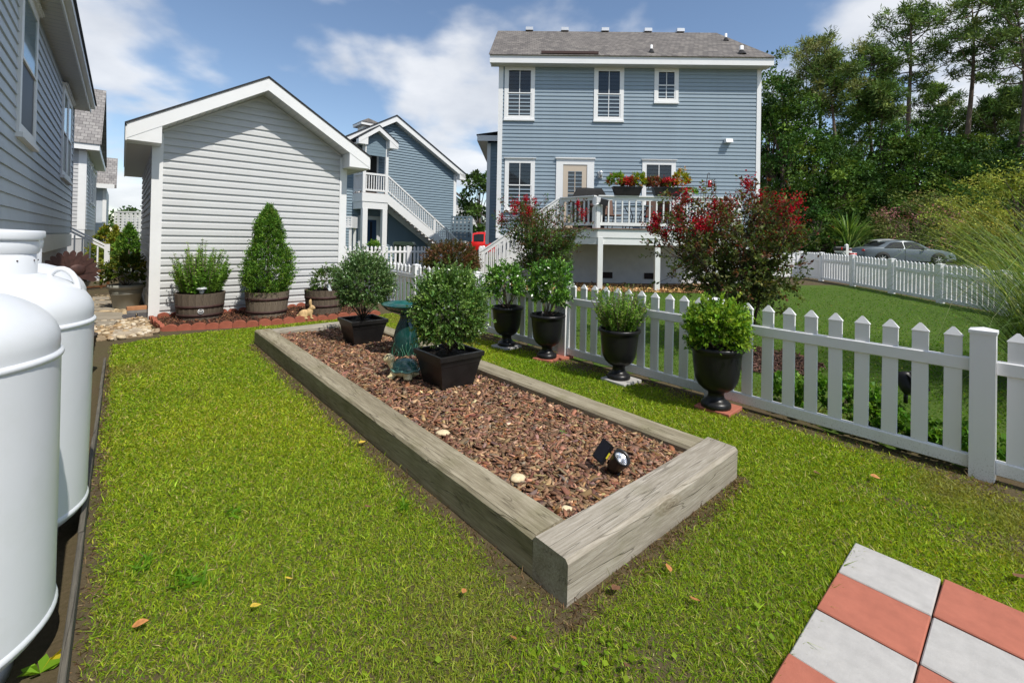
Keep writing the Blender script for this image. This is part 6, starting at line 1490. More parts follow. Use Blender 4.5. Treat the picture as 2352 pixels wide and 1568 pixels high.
MB().lathe([(.0, 0), (.17, 0), (.22, .75), (.25, .76), (.25, .82), (.21, .82), (0, .78)], 20).build('pot', mat('brown_pot', (.05, .032, .026), .6), gpt); bush(gpt, (0, 0, 1.0), (.27, .27, .24), 120, 9, .07, PAL_FRESH)
# ------------------------------------------------------------------ shrubs in the neighbouring garden
def crape(label, x, y, h, R, nst, pal, nfl, z0, seed, twl=.055, fcol=((.42, .006, .02), (.55, .015, .035)), dens=1.0, skew=(0, 0), clusters=None):
    global rng
    r = thing('crape_myrtle', label, 'shrub', (x, y, z0)); st_ = MB(); lo, hi = [], []; old = rng; rng = np.random.default_rng(seed)
    tips = []
    for k in range(nst):
        a = 2*PI*k/nst+rng.uniform(-.3, .3); sp_r = R*rng.uniform(.35, 1.0); hh = h*(1-.30*(sp_r/R)**2)*rng.uniform(.86, 1.05)
        b = np.array([.05*math.cos(a), .05*math.sin(a), 0]); e = np.array([math.cos(a)*sp_r+skew[0], math.sin(a)*sp_r+skew[1], hh]); m1 = b*.6+e*.4+np.array([0, 0, .10*h]); m1[:2] *= .62
        pts = [(1-t)**2*b+2*t*(1-t)*m1+t*t*e for t in np.linspace(0, 1, 7)]
        st_.tube(pts, np.linspace(.026, .006, 7)*h/2.2, 6)
        for j in range(int(15*dens)):
            t = rng.uniform(.2, 1)**.7; p = (1-t)**2*b+2*t*(1-t)*m1+t*t*e
            d = unit(np.array([math.cos(a)*.5, math.sin(a)*.5, .8])+rng.normal(0, .75, 3)); L = h*rng.uniform(.12, .28)
            q = p+d*L; st_.tube([p, p+d*L*.5+rng.normal(0, .01, 3), q], [.005, .004, .002], 4)
            for s in range(5):
                d2 = unit(d+rng.normal(0, .7, 3)+np.array([0, 0, .2])); lo.append(p+d*L*rng.uniform(.2, 1)); hi.append(lo[-1]+d2*h*rng.uniform(.06, .13)); 
            tips.append(q)
        tips.append(e)
    st_.build('stems', M['darkstem'], r)
    lo, hi = np.array(lo), np.array(hi); P, D = twig_leaves(lo, hi, 11, .15); k = len(P)
    ct = np.repeat(cols(len(lo), pal, .2), 11, 0)*np.exp(rng.normal(0, .15, (k, 1)))
    # bronze young leaves toward the shoot ends high in the shrub
    br = (rng.uniform(0, 1, k) < np.clip((P[:, 2]/h-.55)*1.0, 0, .42)); ct[br] = cols(int(br.sum()), [(1, srgb(112, 50, 42)), (1, srgb(96, 62, 42)), (.6, srgb(130, 66, 60))], .2)
    L = twl*rng.uniform(.6, 1.2, k)
    link('foliage', leaf_mesh('foliage', P, D, L, L*.5, ct, M['leaf']), r)
    tips = np.array(tips); w = tips[:, 2]*1.0+np.hypot(tips[:, 0], tips[:, 1])*.45; order = np.argsort(-w)[:int(nfl*4)]; pick = rng.choice(order, min(nfl, len(order)), replace=False)
    cl = list(tips[pick]) if clusters is None else clusters
    for c in cl:
        n = int(rng.integers(90, 170)); s = h*rng.uniform(.012, .026)
        PP = c+rng.normal(0, 1, (n, 3))*np.array([s, s, s*1.5])+np.array([0, 0, .02]); col = cols(n, [(2, fcol[0]), (2, fcol[1]), (.5, srgb(120, 20, 40))], .25)
        tag(link('flower_cluster', leaf_mesh('flower_cluster', PP, rng.normal(size=(n, 3)), .024*h/2.2+.008, .022*h/2.2+.006, col, M['petal'], .3), r), kind='stuff')
    rng = old; return r
PAL_CR = [(3, srgb(92, 106, 56)), (2, srgb(76, 90, 48)), (1.2, srgb(116, 122, 68)), (1.0, srgb(110, 76, 58))]
mx_, my_ = G(1712, 800, .02)
crape('large crape myrtle with clusters of red flowers behind the nearest fence', mx_, my_, 2.12, .88, 15, PAL_CR, 26, .0, 21, .056, skew=(-.26, 0.05), dens=1.75, fcol=((.34, .006, .02), (.46, .012, .03)))
x2, y2 = atY(1238, 600, 10.6)[:2]
crape('smaller crape myrtle with red flowers in front of the deck steps', x2, y2, 2.30, .85, 11, [(3, srgb(88, 114, 56)), (2, srgb(72, 98, 46)), (1, srgb(112, 84, 58))], 13, float(T(x2, y2)), 5, .055, dens=2.0)
# mulch ring under the large one
mr = thing('mulch_ring', 'dark mulch ring on the lawn under the large crape myrtle', 'mulch', (MYR[0], MYR[1], 0)); mr['kind'] = 'stuff'
MB().lathe([(.62, .004), (.5, .018), (0, .03)], 40).build('mulch_layer', M['mulch_base'], mr)
def samp3(n):
    a = rng.uniform(0, 6.28, n); q = np.sqrt(rng.uniform(0, 1, n))*.68; return np.stack([np.cos(a)*q, np.sin(a)*q], 1)
Vc, Qc, Cc = chips(2600, samp3, lambda x, y: .022+rng.uniform(-.004, .01, len(x)), (.03, .055), [(3, srgb(84, 62, 52)), (2, srgb(62, 46, 40)), (1, srgb(112, 88, 74))])
tag(link('bark_chips', np_mesh('bark_chips', Vc, Qc, M['mulch'], Cc, quads=True), mr), kind='stuff')
x, y = atY(1036, 590, 13.2)[:2]
hs = thing('rounded_shrub', 'rounded bronze and green shrub behind the fence near the deck steps', 'shrub', (x, y, float(T(x, y))))
bush(hs, (0, 0, .70), (.92, .85, .66), 1100, 12, .06, [(3, srgb(92, 84, 46)), (2, srgb(112, 78, 56)), (1.5, srgb(70, 76, 40)), (1, srgb(134, 92, 70))], rag=.10, zmin=-.7, stems=12, base=(0, 0, 0), asp=.5, seed=8)
# leafy plants just behind the fence
PAL_MINT = [(3, srgb(96, 140, 44)), (2, srgb(76, 118, 38)), (1, srgb(126, 162, 66))]
for k, (u, v, rr, hh, lab) in enumerate(((1806, 935, .15, .30, 'leafy green plant behind the fence right of the nearest urn'), (1862, 962, .17, .34, 'tallest of the bright green leafy plants behind the fence'),
      (1950, 1000, .13, .40, 'upright leafy plant behind the fence between two pickets'), (2012, 1010, .15, .30, 'leafy plant behind the fence left of the dark spotlight'),
      (2085, 1045, .20, .17, 'low leafy ground cover behind the fence below the spotlight'), (2160, 1065, .20, .18, 'low leafy ground cover behind the fence near the right post'), (2235, 1085, .20, .18, 'low leafy ground cover at the foot of the right fence post'))):
    p = np.array(G(u, v)); a, b = gf(*p); a = max(a, FA+.16+rr*.4); x, y = Wd(a, b)
    lp_ = thing('leafy_plant', lab, 'plant', (x, y, 0))
    bush(lp_, (0, 0, hh*.5), (rr*1.15, rr*1.15, hh*.6), 75, 9, .042, PAL_MINT, rag=.35, zmin=-.5, stems=8, base=(0, 0, 0), asp=.72, seed=k, stemr=.003)
# ornamental grass
def ribbons(P, az, L, Wi, lean0, droop, col, segs=7):
    n = len(P); t = np.linspace(0, 1, segs+1)[None, :]; th = lean0[:, None]+droop[:, None]*t**1.5
    ds = (L[:, None]/segs); hx_ = np.cumsum(np.sin(th)*ds, 1); hz_ = np.cumsum(np.cos(th)*ds, 1)
    X = np.stack([P[:, :1]+np.cos(az)[:, None]*hx_, P[:, 1:2]+np.sin(az)[:, None]*hx_, P[:, 2:3]+hz_], -1)
    sd = np.stack([-np.sin(az), np.cos(az), np.zeros(n)], 1)[:, None]; w = Wi[:, None, None]*(1-t[..., None]**2*.92)*.5
    V = np.stack([X-sd*w, X+sd*w], 2).reshape(n, -1, 3); m = V.shape[1]
    q = np.array([(2*i, 2*i+1, 2*i+3, 2*i+2) for i in range(segs)]); Q = (np.arange(n)[:, None, None]*m+q[None]).reshape(-1, 4)
    return V.reshape(-1, 3), Q, np.repeat(col, m, 0)
og = thing('ornamental_grass', 'huge clump of arching pale green grass blades at the right edge', 'grass clump', (5.95, 4.6, 0))
n = 2100; a = rng.uniform(0, 2*PI, n); rr = .42*np.sqrt(rng.uniform(0, 1, n)); P = np.stack([rr*np.cos(a), rr*np.sin(a), np.zeros(n)], 1); az = a+rng.normal(0, .7, n)
V, Q, Cc = ribbons(P, az, rng.uniform(1.2, 2.8, n), rng.uniform(.005, .010, n), np.abs(rng.normal(.30, .25, n)), rng.uniform(.9, 2.3, n), cols(n, [(3, srgb(108, 134, 78)), (2, srgb(138, 158, 102)), (2.4, srgb(78, 106, 54)), (.4, srgb(180, 184, 142))], .15))
tag(link('blades', np_mesh('blades', V, Q, M['grass'], Cc, quads=True), og), kind='stuff')
# gravel bed along the blue house
bs_ = thing('stone_mulch', 'tan river stones along the foundation under the deck', 'stones', (0, 0, 0)); bs_['kind'] = 'stuff'
lo_ = NB*WB+XB*(bl-.2); hi_ = NB*(WB-2.45)+XB*6.7
x0, x1, y0, y1 = float((NB*WB+XB*bl)[0]), 6.9, 12.55, 15.0
xsq = np.arange(x0, x1+.2, .4); ysq = np.arange(y0, y1+.2, .4); X, Y = np.meshgrid(xsq, ysq); V = np.stack([X, Y, T(X, Y)+.012], -1).reshape(-1, 3); nx = len(xsq)
M['stonebed'] = mat('stone_bed', (.34, .24, .14), .95, var=.6, vscale=9, bump=1, bscale=12, bdist=.05, col2=(.16, .11, .07))
tag(link('stone_layer', np_mesh('stone_layer', V, np.array([(j*nx+i, j*nx+i+1, (j+1)*nx+i+1, (j+1)*nx+i) for j in range(len(ysq)-1) for i in range(nx-1)]), M['stonebed'], quads=True), bs_), kind='stuff')
def samp4(n): return np.stack([rng.uniform(x0, x1, n), rng.uniform(y0-.06, y0+1.7, n)], 1)
Vc, Qc, Cc = chips(3800, samp4, lambda x, y: T(x, y)+.02+rng.uniform(-.005, .02, len(x)), (.06, .12), [(3, srgb(190, 150, 96)), (2, srgb(214, 182, 130)), (2, srgb(150, 108, 66)), (1, srgb(120, 84, 56))])
tag(link('stones', np_mesh('stones', Vc, Qc, M['mulch'], Cc, quads=True), bs_), kind='stuff')
# evergreens at the end of the side path
for k, (u, vt, vb, Y, R, lab) in enumerate(((241, 520, 600, 15.5, .55, 'golden green conical evergreen left of the side path end'), (266, 523, 600, 15.0, .42, 'yellowing conical evergreen in the middle at the side path end'), (298, 518, 598, 13.6, .55, 'deep green conical evergreen next to the shed side wall'))):
    x, y, zt__ = atY(u, vt, Y); zb__ = float(T(x, y))
    cv = thing('conical_evergreen', lab, 'shrub', (x, y, zb__), 0, 'evergreens at the end of the side path')
    MB().lathe([(0, 0), (.22, 0), (.27, .35), (.25, .36), (0, .33)], 18).build('pot', M['greypot'], cv)
    conifer(cv, .30, zt__-zb__-.30, R, [(2, srgb(128, 136, 44)), (2, srgb(96, 118, 40)), (1, srgb(164, 150, 50))] if k < 2 else PAL_CON, 420, 11, .09, ([0, .15, .4, .7, 1], [.8, 1, .8, .45, .05]))

# ------------------------------------------------------------------ trees
def pine(label, u, Y, vtop, R, cb, seed, lean=0., trunk_r=.24, pal=None):
    global rng
    old = rng; rng = np.random.default_rng(seed); x, y, zt_ = atY(u, vtop, Y); zg = float(T(x, y)); h = zt_-zg
    r = thing('pine_tree', label, 'tree', (x, y, zg), 0, 'pines in the wood beyond the street')
    ax = lambda z: np.array([lean*(z/h)**1.5*h+.25*math.sin(z*.35+seed), .2*math.sin(z*.3+seed*2), z])
    zz = np.linspace(0, h*.97, 14); MB().tube([ax(z) for z in zz], np.interp(zz, [0, h*.6, h], [trunk_r, trunk_r*.62, .03]), 9).build('trunk', M['bark'], r)
    lb = MB(); cl = []; nl = 28
    for k in range(nl):
        f = (k+.5)/nl; z = h*(cb+(1-cb)*f**.9); a = k*2.4+rng.uniform(-.6, .6); L = R*np.interp(f, [0, .15, .5, .8, 1], [.5, .85, 1.0, .75, .25])*rng.uniform(.6, 1.2)
        p = ax(z*.97); d = np.array([math.cos(a), math.sin(a), rng.uniform(-.05, .35)]); e = p+d*L+np.array([0, 0, .18*L]); m_ = p+d*L*.5-np.array([0, 0, .03*L])
        pts = [p, m_, e]; lb.tube(pts, [.07, .045, .015], 5)
        for j in range(7):
            t = rng.uniform(.35, 1.0)**.8; q = p*(1-t)+e*t+rng.normal(0, .20*L*.55, 3)*np.array([1, 1, .45]); cl.append(q)
            if j % 3 == 0: lb.tube([p*(1-t)+e*t, q], [.025, .01], 4)
    lb.build('limbs', M['bark'], r)
    cl = np.array(cl); m_ = 36; n = len(cl)*m_
    D = unit(rng.normal(size=(n, 3))+np.array([0, 0, .45])); P = np.repeat(cl, m_, 0)+D*rng.uniform(0, .22, (n, 1))+rng.normal(0, .16, (n, 3))
    pal = pal or [(3, srgb(96, 122, 62)), (2, srgb(76, 102, 50)), (1.4, srgb(124, 144, 74))]
    ct = np.repeat(cols(len(cl), pal, .2), m_, 0)*np.exp(rng.normal(0, .15, (n, 1)))
    link('crown', leaf_mesh('crown', P, D, rng.uniform(.3, .55, n), .085, ct, M['needle'], .1), r); rng = old
def decid(label, u, Y, vtop, R, seed, pal, group, vbase=None, leaf=.26, ncl=70, lpc=70, low=.12, name='broadleaf_tree', cat='tree', squash=1.):
    global rng
    old = rng; rng = np.random.default_rng(seed); x, y, zt_ = atY(u, vtop, Y); zg = float(T(x, y)); h = zt_-zg
    r = thing(name, label, cat, (x, y, zg), 0, group)
    tr = MB(); tr.tube([(0, 0, 0), (.1, .05, h*.3), (.0, .1, h*.7)], [.16*h/8, .11*h/8, .03], 8); tr.build('trunk', M['bark'], r)
    zc = h*(low+(1-low)*.5); rz = h*(1-low)*.52; D = sph(ncl, -.95); f = 1+.25*vnoise(D[:, 0]*2, D[:, 2]*2+D[:, 1], 1.4, seed)
    cl = np.array([0, 0, zc])+D*np.array([R, R, rz])*(f*rng.uniform(.45, 1, len(D))**.5)[:, None]
    lb = MB()
    for c in cl[::4]: lb.tube([(.03, .05, max(.3, c[2]*.55)), (c[0]*.5, c[1]*.5, c[2]*.85), c], [.05, .03, .01], 4)
    tag(lb.build('limbs', M['bark'], r), kind='stuff')
    n = len(cl)*lpc; sc_ = R*.30; cs = rng.uniform(.6, 1.25, (len(cl), 1))*sc_
    Dd = unit(rng.normal(size=(n, 3))); P = np.repeat(cl, lpc, 0)+Dd*np.repeat(cs, lpc, 0)*(rng.uniform(.3, 1, (n, 1))**.5)*np.array([1, 1, .7*squash])
    ct = np.repeat(cols(len(cl), pal, .18), lpc, 0)*np.exp(rng.normal(0, .17, (n, 1)))
    L = leaf*rng.uniform(.6, 1.2, n); link('crown', leaf_mesh('crown', P, Dd*.7+rng.normal(size=(n, 3))*.6+np.array([0, 0, .2]), L, L*.62, ct, M['treeleaf'], .2), r); rng = old; return r
PW = [(3, srgb(60, 90, 36)), (2, srgb(46, 72, 30)), (1.5, srgb(84, 112, 44))]
PW2 = [(3, srgb(76, 106, 42)), (2, srgb(56, 86, 34)), (1, srgb(108, 128, 52))]
# pines: (column, distance, top row, crown radius, crown base fraction)
PN = [('pine with a wide pale crown just right of the blue house roof', 1878, 42, 84, 3.4, .66, 1, .0), ('slim bare trunked pine beside the wide pale crowned pine', 1912, 41, 120, 2.4, .72, 2, .0),
      ('pine with a compact dark crown in the middle of the wood', 2005, 42, 104, 2.5, .70, 3, .0), ('straight thin pine trunk close to the compact dark pine', 2030, 40, 190, 1.7, .80, 4, .0),
      ('tallest dark pine reaching the top of the frame', 2092, 42, 4, 3.9, .66, 5, .0), ('tall open crowned pine with forked limbs near the right edge', 2232, 41, -10, 4.2, .70, 6, .0),
      ('pine with drooping limbs at the extreme right edge', 2352, 38, -30, 4.0, .64, 7, -.02), ('lower pine behind the tall open crowned pine', 2160, 47, 185, 2.6, .60, 8, 0),
      ('lower pine right of the tall open crowned pine', 2292, 44, 225, 2.5, .66, 9, 0), ('dark lower pine next to the right edge', 2328, 46, 200, 3.0, .66, 10, 0),
      ('distant pine between the wide pale crown and the blue house', 1800, 52, 172, 3.2, .5, 11, 0), ('distant pine behind the compact dark crowned pine', 1960, 54, 235, 2.6, .6, 12, 0),
      ('distant pine filling the gap left of the tallest pine', 2055, 56, 240, 2.6, .55, 13, 0), ('distant pine behind the open crowned pine', 2180, 58, 235, 2.8, .55, 14, 0), ('pine outside the frame on the right', 2420, 42, 20, 4, .6, 15, 0)]
for lab, u, Y, vt, R, cb_, sd_k, ln in PN: pine(lab, u, Y, vt, R, cb_, sd_k+40, ln, .27 if sd_k in (5, 6, 7) else .21, [(3, srgb(126, 136, 80)), (2, srgb(104, 118, 66)), (1.4, srgb(144, 148, 92))] if sd_k == 1 else None)
DT = [(1768, 37, 140, 2.6), (1800, 36, 200, 2.5), (1835, 38, 225, 2.5), (1870, 36, 320, 2.4), (1905, 39, 290, 2.4), (1945, 37, 350, 2.2), (1975, 41, 270, 2.5), (2015, 38, 400, 2.0), (2060, 40, 290, 2.4), (2105, 38, 290, 2.8),
      (2140, 40, 255, 2.8), (2175, 37, 340, 2.4), (2215, 39, 300, 2.6), (2255, 37, 350, 2.4), (2300, 39, 330, 2.6), (2345, 37, 330, 2.8), (2400, 38, 300, 3.2), (1745, 40, 330, 2.6)]
side = ['first', 'second', 'third', 'fourth', 'fifth', 'sixth', 'seventh', 'eighth', 'ninth', 'tenth', 'eleventh', 'twelfth', 'thirteenth', 'fourteenth', 'fifteenth', 'sixteenth']
for k, (u, Y, vt, R) in enumerate(DT):
    lab = ('leafy woodland tree, %s from the blue house corner' % side[k]) if k < 16 else ('leafy woodland tree beyond the right edge' if k == 16 else 'leafy woodland tree hidden behind the blue house corner')
    decid(lab, u, Y, vt, R, 100+k, PW if k % 3 else PW2, 'leafy trees in the wood beyond the street', leaf=.27, ncl=90, lpc=84, low=.02)
# a far row that closes the wood
wd_ = []
for k in range(26):
    u = 1720+k*30; Y = 60+(k % 3)*4; x, y, z = atY(u, 390+(k*37 % 80), Y); n = 620
    D = sph(n, -1); P = np.array([x, y, z*.5])+D*np.array([3.2, 2.5, z*.52])*(rng.uniform(.3, 1, (n, 1))**.4); wd_.append((P, unit(rng.normal(size=(n, 3)))))
P = np.concatenate([w[0] for w in wd_]); D = np.concatenate([w[1] for w in wd_])
tag(link('distant_wood', leaf_mesh('distant_wood', P, D, rng.uniform(.6, 1.1, len(P)), .6, cols(len(P), PW, .2), M['treeleaf'])), 'dark far part of the wood seen between the trunks', 'wood', kind='stuff')
decid('round dark tree between the garage and the blue house', 1102, 40, 388, 1.6, 301, [(2, srgb(60, 84, 40)), (1, srgb(80, 104, 48))], 'trees behind the garage', leaf=.3, ncl=70, lpc=50, low=.1)
decid('low green tree behind the white outbuilding', 1072, 60, 480, 2.4, 302, PW2, 'trees behind the garage', leaf=.35, ncl=40, lpc=40)
decid('distant dark tree at the end of the side path', 312, 70, 486, 4.5, 303, PW, 'trees behind the garage', leaf=.5, ncl=50, lpc=40)
# shrubs along the street
decid('pink flowering crape myrtle behind the grey sedan', 2110, 31.5, 442, 2.35, 311, [(3, srgb(104, 116, 58)), (2, srgb(126, 126, 74)), (1.6, srgb(168, 118, 112)), (1, srgb(84, 98, 50))], 'shrubs along the street', leaf=.17, ncl=90, lpc=62, low=.15, name='pink_crape_myrtle', cat='shrub')
pk = thing('frond_shrub', 'palm like shrub with arching fronds left of the pink crape myrtle', 'shrub', (*atY(1950, 540, 32)[:2], .4), 0, 'shrubs along the street')
n = 420; a = rng.uniform(0, 2*PI, n); V, Q, Cc = ribbons(np.stack([np.cos(a)*.25, np.sin(a)*.25, np.full(n, .9)+rng.uniform(-.6, .6, n)], 1), a, rng.uniform(1.2, 2.4, n), rng.uniform(.05, .11, n), np.abs(rng.normal(.3, .25, n)), rng.uniform(.4, 1.5, n), cols(n, [(2, srgb(104, 138, 66)), (2, srgb(78, 108, 50)), (1, srgb(146, 168, 98))], .2), 5)
link('fronds', np_mesh('fronds', V, Q, M['leaf'], Cc, quads=True), pk); MB().tube([(0, 0, 0), (0, 0, 1.2)], .1, 8).build('trunk', M['bark'], pk)
decid('small dark shrub at the wood edge left of the frond shrub', 1880, 33, 468, 1.5, 313, PW, 'shrubs along the street', leaf=.18, ncl=50, lpc=60, low=.02, name='woodland_shrub', cat='shrub')
decid('dark evergreen shrub behind the yellow green shrub', 2215, 33, 430, 2.0, 316, PW, 'shrubs along the street', leaf=.2, ncl=60, lpc=60, low=.02, name='woodland_shrub', cat='shrub')
PY = [(3, srgb(150, 156, 66)), (2, srgb(122, 136, 54)), (1.5, srgb(176, 172, 84)), (1, srgb(96, 112, 44))]
decid('large yellow green shrub at the right edge above the grass clump', 2345, 18, 388, 2.3, 314, PY, 'shrubs along the street', leaf=.11, ncl=120, lpc=90, low=.05, name='yellow_green_shrub', cat='shrub', squash=.6)
decid('lower yellow green shrub in front of the wood on the right', 2280, 20, 462, 1.2, 315, PY, 'shrubs along the street', leaf=.11, ncl=80, lpc=80, low=.03, name='yellow_green_shrub', cat='shrub', squash=.6)
# ------------------------------------------------------------------ vehicles
def carpaint(name, col): return mat(name, col, .42, metal=.25, coat=.12, spec=.4)
def wheel(parent, x, y, R, side):
    w = MB().lathe([(R*.62, -.1), (R*.95, -.1), (R, -.07), (R, .07), (R*.95, .1), (R*.62, .1), (R*.62, -.1)], 28).build('wheel', M['rubber'], parent, (x, y, R), (PI/2, 0, 0))
    q = MB(); q.lathe([(R*.62, .075), (R*.66, .085), (R*.62, .05), (R*.2, .055), (R*.14, .08), (0, .08)], 28)
    for k in range(7):
        a = 2*PI*k/7; q.cbox((R*.40*math.cos(a), R*.40*math.sin(a), .075), (R*.42, R*.12, .02), Matrix.Rotation(a, 3, 'Z'))
    o = q.build('rim', mat('alloy_rim', (.55, .55, .56), .35, metal=.7), w); 
    if side > 0: o.rotation_euler = (PI, 0, 0)
    return w
def loft_car(parent, st, paint):
    """st: list of (x, z_sill, w_sill, z_belt, w_belt, z_roof, w_roof)"""
    vs = []; n = 9
    for (x, zs_, ws, zb_, wb, zr, wr) in st:
        half = [(ws*.9, zs_), (ws, zs_+.06), (wb+.015, (zs_+zb_)/2+.04), (wb, zb_-.03), (wb*.975, zb_)]
        half += [(wb*.975+(wr-wb*.975)*.9, zb_+(zr-zb_)*.88), (wr*.72, zr)]
        ring = [(x, -w, z) for w, z in half]+[(x, w, z) for w, z in half[::-1]]; vs += ring; n = len(ring)
    fs = [(i*n+j, (i+1)*n+j, (i+1)*n+(j+1) % n, i*n+(j+1) % n) for i in range(len(st)-1) for j in range(n)]
    fs += [tuple(range(n)), tuple(range((len(st)-1)*n, len(st)*n))[::-1]]
    o = MB().add(vs, fs, True).build('body', paint, parent); o.modifiers.new('edge', 'EDGE_SPLIT').split_angle = .7; return o
def interp(st, x, k): return float(np.interp(x, [s[0] for s in st], [s[k] for s in st]))
def sidewin(parent, st, x0, x1, lo, hi, side, nm='side_window', xt0=None, xt1=None):
    xs_ = np.linspace(x0, x1, 7); vs = []
    for i, x in enumerate(xs_):
        t = i/6; xt = (xt0 if xt0 is not None else x0)*(1-t)+(xt1 if xt1 is not None else x1)*t
        for f, xx in ((lo, x), (hi, xt)):
            zb_, wb, zr, wr = (interp(st, xx, k) for k in (3, 4, 5, 6)); w0 = wb*.975; w1 = w0+(wr-w0)*.9
            vs.append((xx, side*(w0+(w1-w0)*f+.045), zb_+(zr-zb_)*.88*f))
    fs = [(2*i, 2*i+2, 2*i+3, 2*i+1) for i in range(6)]
    if side > 0: fs = [f[::-1] for f in fs]
    return MB().add(vs, fs).build(nm, M['car_glass'], parent)
M['car_glass'] = mat('tinted_car_glass', (.016, .019, .025), .6, spec=.12)
# sedan: x from tail (0) to nose
sed = [(0, .42, .70, .72, .74, .76, .70), (.06, .28, .80, .86, .80, .92, .66), (.45, .24, .86, .97, .86, 1.01, .64), (.85, .20, .90, .98, .89, 1.06, .62), (1.25, .19, .91, .97, .91, 1.28, .60), (1.65, .18, .92, .96, .92, 1.42, .60), (2.2, .18, .92, .95, .92, 1.46, .61), (2.7, .18, .92, .94, .92, 1.42, .60), (3.15, .18, .92, .93, .92, 1.20, .60), (3.5, .19, .91, .92, .90, .97, .66), (4.0, .22, .90, .87, .87, .91, .64), (4.45, .24, .86, .78, .80, .82, .58), (4.72, .28, .78, .66, .70, .68, .52), (4.82, .34, .66, .56, .60, .58, .46)]
cx0, cy0, cz0 = atY(1966, 600, 27.6); zc_ = .46
ca = thing('sedan_car', 'grey blue sedan parked on the street beyond the far picket fence', 'car', (cx0, cy0, zc_), math.radians(-11))
sp_paint = carpaint('sedan_paint', (.12, .145, .165))
loft_car(ca, sed, sp_paint)
for s in (-1, 1):
    sidewin(ca, sed, 2.13, 3.22, .06, .90, s, xt0=2.13, xt1=2.78); sidewin(ca, sed, 1.02, 2.05, .06, .90, s, xt0=1.45, xt1=2.05)
    for x in (.95, 3.78): wheel(ca, x, s*.87, .335, s); MB().lathe([(.0, -.01), (.395, -.01), (.395, .01), (0, .01)], 32).build('wheel_arch', M['rubber'], ca, (x, s*.925, .35), (PI/2, 0, 0))
    MB().ball((3.02, s*1.0, .98), (.09, .08, .06), 12, 8).build('wing_mirror', sp_paint, ca)
    MB().ball((4.50, s*.66, .70), (.22, .14, .07), 12, 8, Matrix.Rotation(-s*.35, 3, 'Z')).build('headlight', M['chrome'], ca)
    MB().ball((.05, s*.66, .80), (.06, .16, .08), 12, 8).build('tail_light', M['red_lamp'], ca)
    for x in (1.75, 2.8): MB().box(x, x+.16, s*.93-.008, s*.93+.008, .84, .865).build('door_handle', M['chrome'], ca)
    MB().box(2.08, 2.095, s*.932-.003, s*.932+.003, .25, .95).build('door_seam', M['rubber'], ca)
MB().add([(2.83, -.56, 1.375), (2.83, .56, 1.375), (3.46, .66, .985), (3.46, -.66, .985)], [(0, 3, 2, 1)]).build('windscreen', M['car_glass'], ca, (0, 0, .012))
MB().add([(1.30, -.54, 1.31), (1.30, .54, 1.31), (.86, .6, 1.065), (.86, -.6, 1.065)], [(0, 1, 2, 3)]).build('rear_window', M['dark_glass'], ca, (0, 0, .012))
MB().box(4.76, 4.84, -.35, .35, .38, .50).build('grille', M['rubber'], ca)
# pickup behind it
tk = [(0, .55, .86, .98, .88, 1.05, .80), (.05, .5, .90, 1.02, .92, 1.08, .86), (1.75, .48, .93, 1.04, .93, 1.09, .86), (1.85, .47, .93, 1.05, .93, 1.62, .68), (2.6, .46, .94, 1.05, .93, 1.74, .66), (3.3, .46, .94, 1.04, .93, 1.66, .66), (3.85, .46, .94, 1.02, .92, 1.10, .70), (4.7, .48, .92, .98, .88, 1.02, .66), (5.2, .5, .86, .86, .80, .90, .6), (5.3, .55, .7, .7, .7, .75, .5)]
kx, ky, kz = atY(1934, 590, 31.0)
tr_ = thing('pickup_truck', 'silver pickup truck parked behind the grey sedan', 'truck', (kx, ky, .30), math.radians(-8))
tp = carpaint('silver_paint', (.42, .43, .44)); loft_car(tr_, tk, tp)
for s in (-1, 1):
    sidewin(tr_, tk, 1.95, 2.65, .08, .92, s); sidewin(tr_, tk, 2.75, 3.5, .08, .92, s, xt0=2.75, xt1=3.2)
    for x in (.95, 4.3): wheel(tr_, x, s*.88, .39, s)
    MB().box(-.03, .10, s*.86-.08, s*.86+.05, .72, 1.0).build('tail_light', M['red_lamp'], tr_)
MB().box(1.80, 1.83, -.6, .6, 1.15, 1.6).build('rear_window', M['dark_glass'], tr_); MB().box(-.06, -.01, -.8, .8, .42, .58).build('bumper', M['chrome'], tr_)
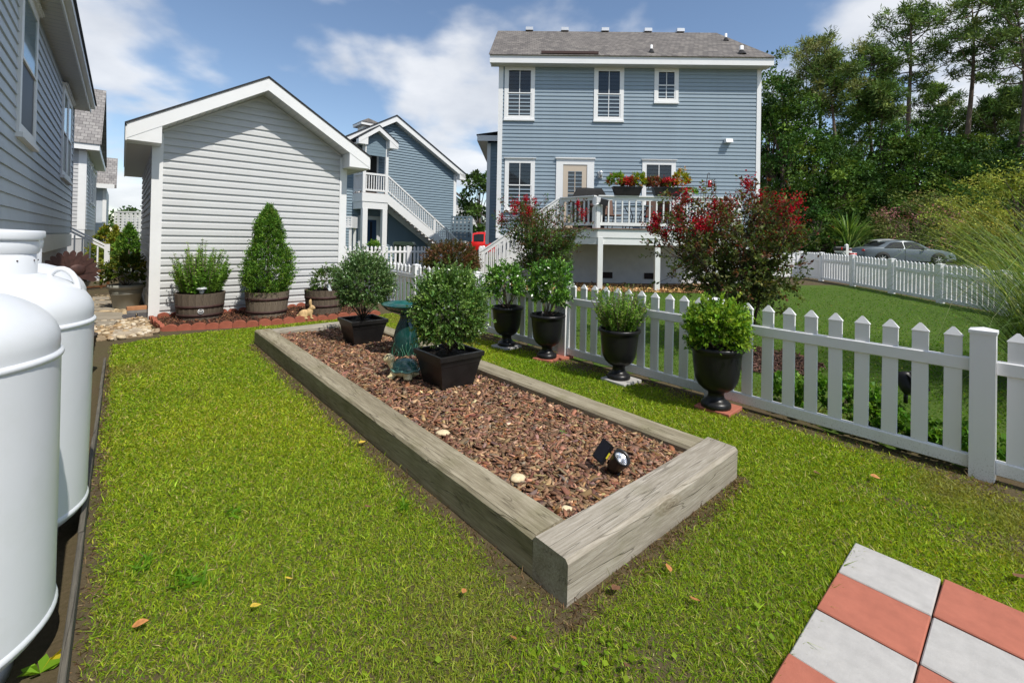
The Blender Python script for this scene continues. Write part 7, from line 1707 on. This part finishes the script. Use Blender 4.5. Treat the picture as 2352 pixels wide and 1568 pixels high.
# red vehicle beyond the blue house wing
rx0, ry0, rz0 = atY(1078, 560, 30.0)
rc = thing('red_car', 'bright red car parked behind the lattice screen', 'car', (rx0, ry0, .22), math.radians(4)); rp = carpaint('red_paint', (.72, .014, .012))
suv = [(0, .5, .80, 1.0, .84, 1.05, .7), (.1, .42, .88, 1.1, .88, 1.62, .66), (.6, .4, .9, 1.1, .9, 1.74, .68), (1.6, .4, .9, 1.08, .9, 1.76, .68), (2.4, .4, .9, 1.07, .9, 1.66, .66), (3.0, .4, .9, 1.06, .88, 1.14, .68), (3.9, .42, .88, 1.0, .84, 1.05, .6), (4.3, .5, .74, .8, .7, .85, .5)]
loft_car(rc, suv, rp)
for s in (-1, 1):
    sidewin(rc, suv, .3, .95, .08, .9, s); sidewin(rc, suv, 1.05, 1.75, .08, .9, s); sidewin(rc, suv, 1.85, 2.75, .08, .9, s, xt0=1.85, xt1=2.35)
    for x in (.85, 3.45): wheel(rc, x, s*.85, .36, s)
    MB().ball((2.7, s*.98, 1.13), (.08, .09, .06)).build('wing_mirror', rp, rc); MB().ball((.0, s*.7, .95), (.05, .1, .12)).build('tail_light', M['red_lamp'], rc); MB().ball((4.15, s*.6, .85), (.12, .14, .08)).build('headlight', M['chrome'], rc)
# mailbox
x, y, z = atY(1944, 600, 22); zg = float(T(x, y))
mbx = thing('mailbox', 'black mailbox on a white wooden post beside the street', 'mailbox', (x, y, zg), 0)
po = MB().box(-.06, .06, -.06, .06, -.05, 1.20).build('post', M['white'], mbx); MB().add([(-.07, -.07, 1.2), (.07, -.07, 1.2), (.07, .07, 1.2), (-.07, .07, 1.2), (0, 0, 1.27)], [(0, 3, 2, 1), (0, 1, 4), (1, 2, 4), (2, 3, 4), (3, 0, 4)]).build('post_cap', M['white'], po)
MB().box(-.56, .24, -.04, .04, .84, .92).build('arm', M['white'], mbx)
q = MB(); q.prism([(-.09, 0), (.09, 0), (.09, .12)]+[(.09*math.cos(a), .12+.09*math.sin(a)) for a in np.linspace(.3, PI-.3, 7)]+[(-.09, .12)], -.58, -.10, 'x'); bxm = q.build('box', M['urn_black'], mbx, (0, 0, .925)); MB().box(-.32, -.28, -.105, -.095, .05, .18).build('flag', M['red_lamp'], bxm)
MB().tube([(-.2, 0, .85), (-.05, 0, .68)], .025, 6).build('brace', M['white'], mbx)
nt_ = thing('newspaper_tube', 'red and white printed newspaper tube by the mailbox post', 'newspaper box', (x+.30, y-.02, zg), 0)
MB().lathe([(0, -.18), (.14, -.18), (.15, .18), (.13, .18), (.0, .10)], 20).build('tube', mat('printed_tube', (.62, .60, .58), .5, var=.1), nt_, (0, 0, .66)); MB().lathe([(.147, .02), (.1505, .02), (.1525, .16), (.148, .16)], 20).build('red_band', M['red_lamp'], nt_, (0, 0, .66)); MB().tube([(0, 0, -.05), (0, 0, .5)], .025, 8).build('post', M['iron'], nt_)
MB().lathe([(.1455, -.12), (.149, -.12), (.1495, -.04), (.1455, -.04)], 20).build('print_lines', mat('grey_print', (.25, .24, .24), .5, col2=(.6, .58, .56), vscale=60), nt_, (0, 0, .66))
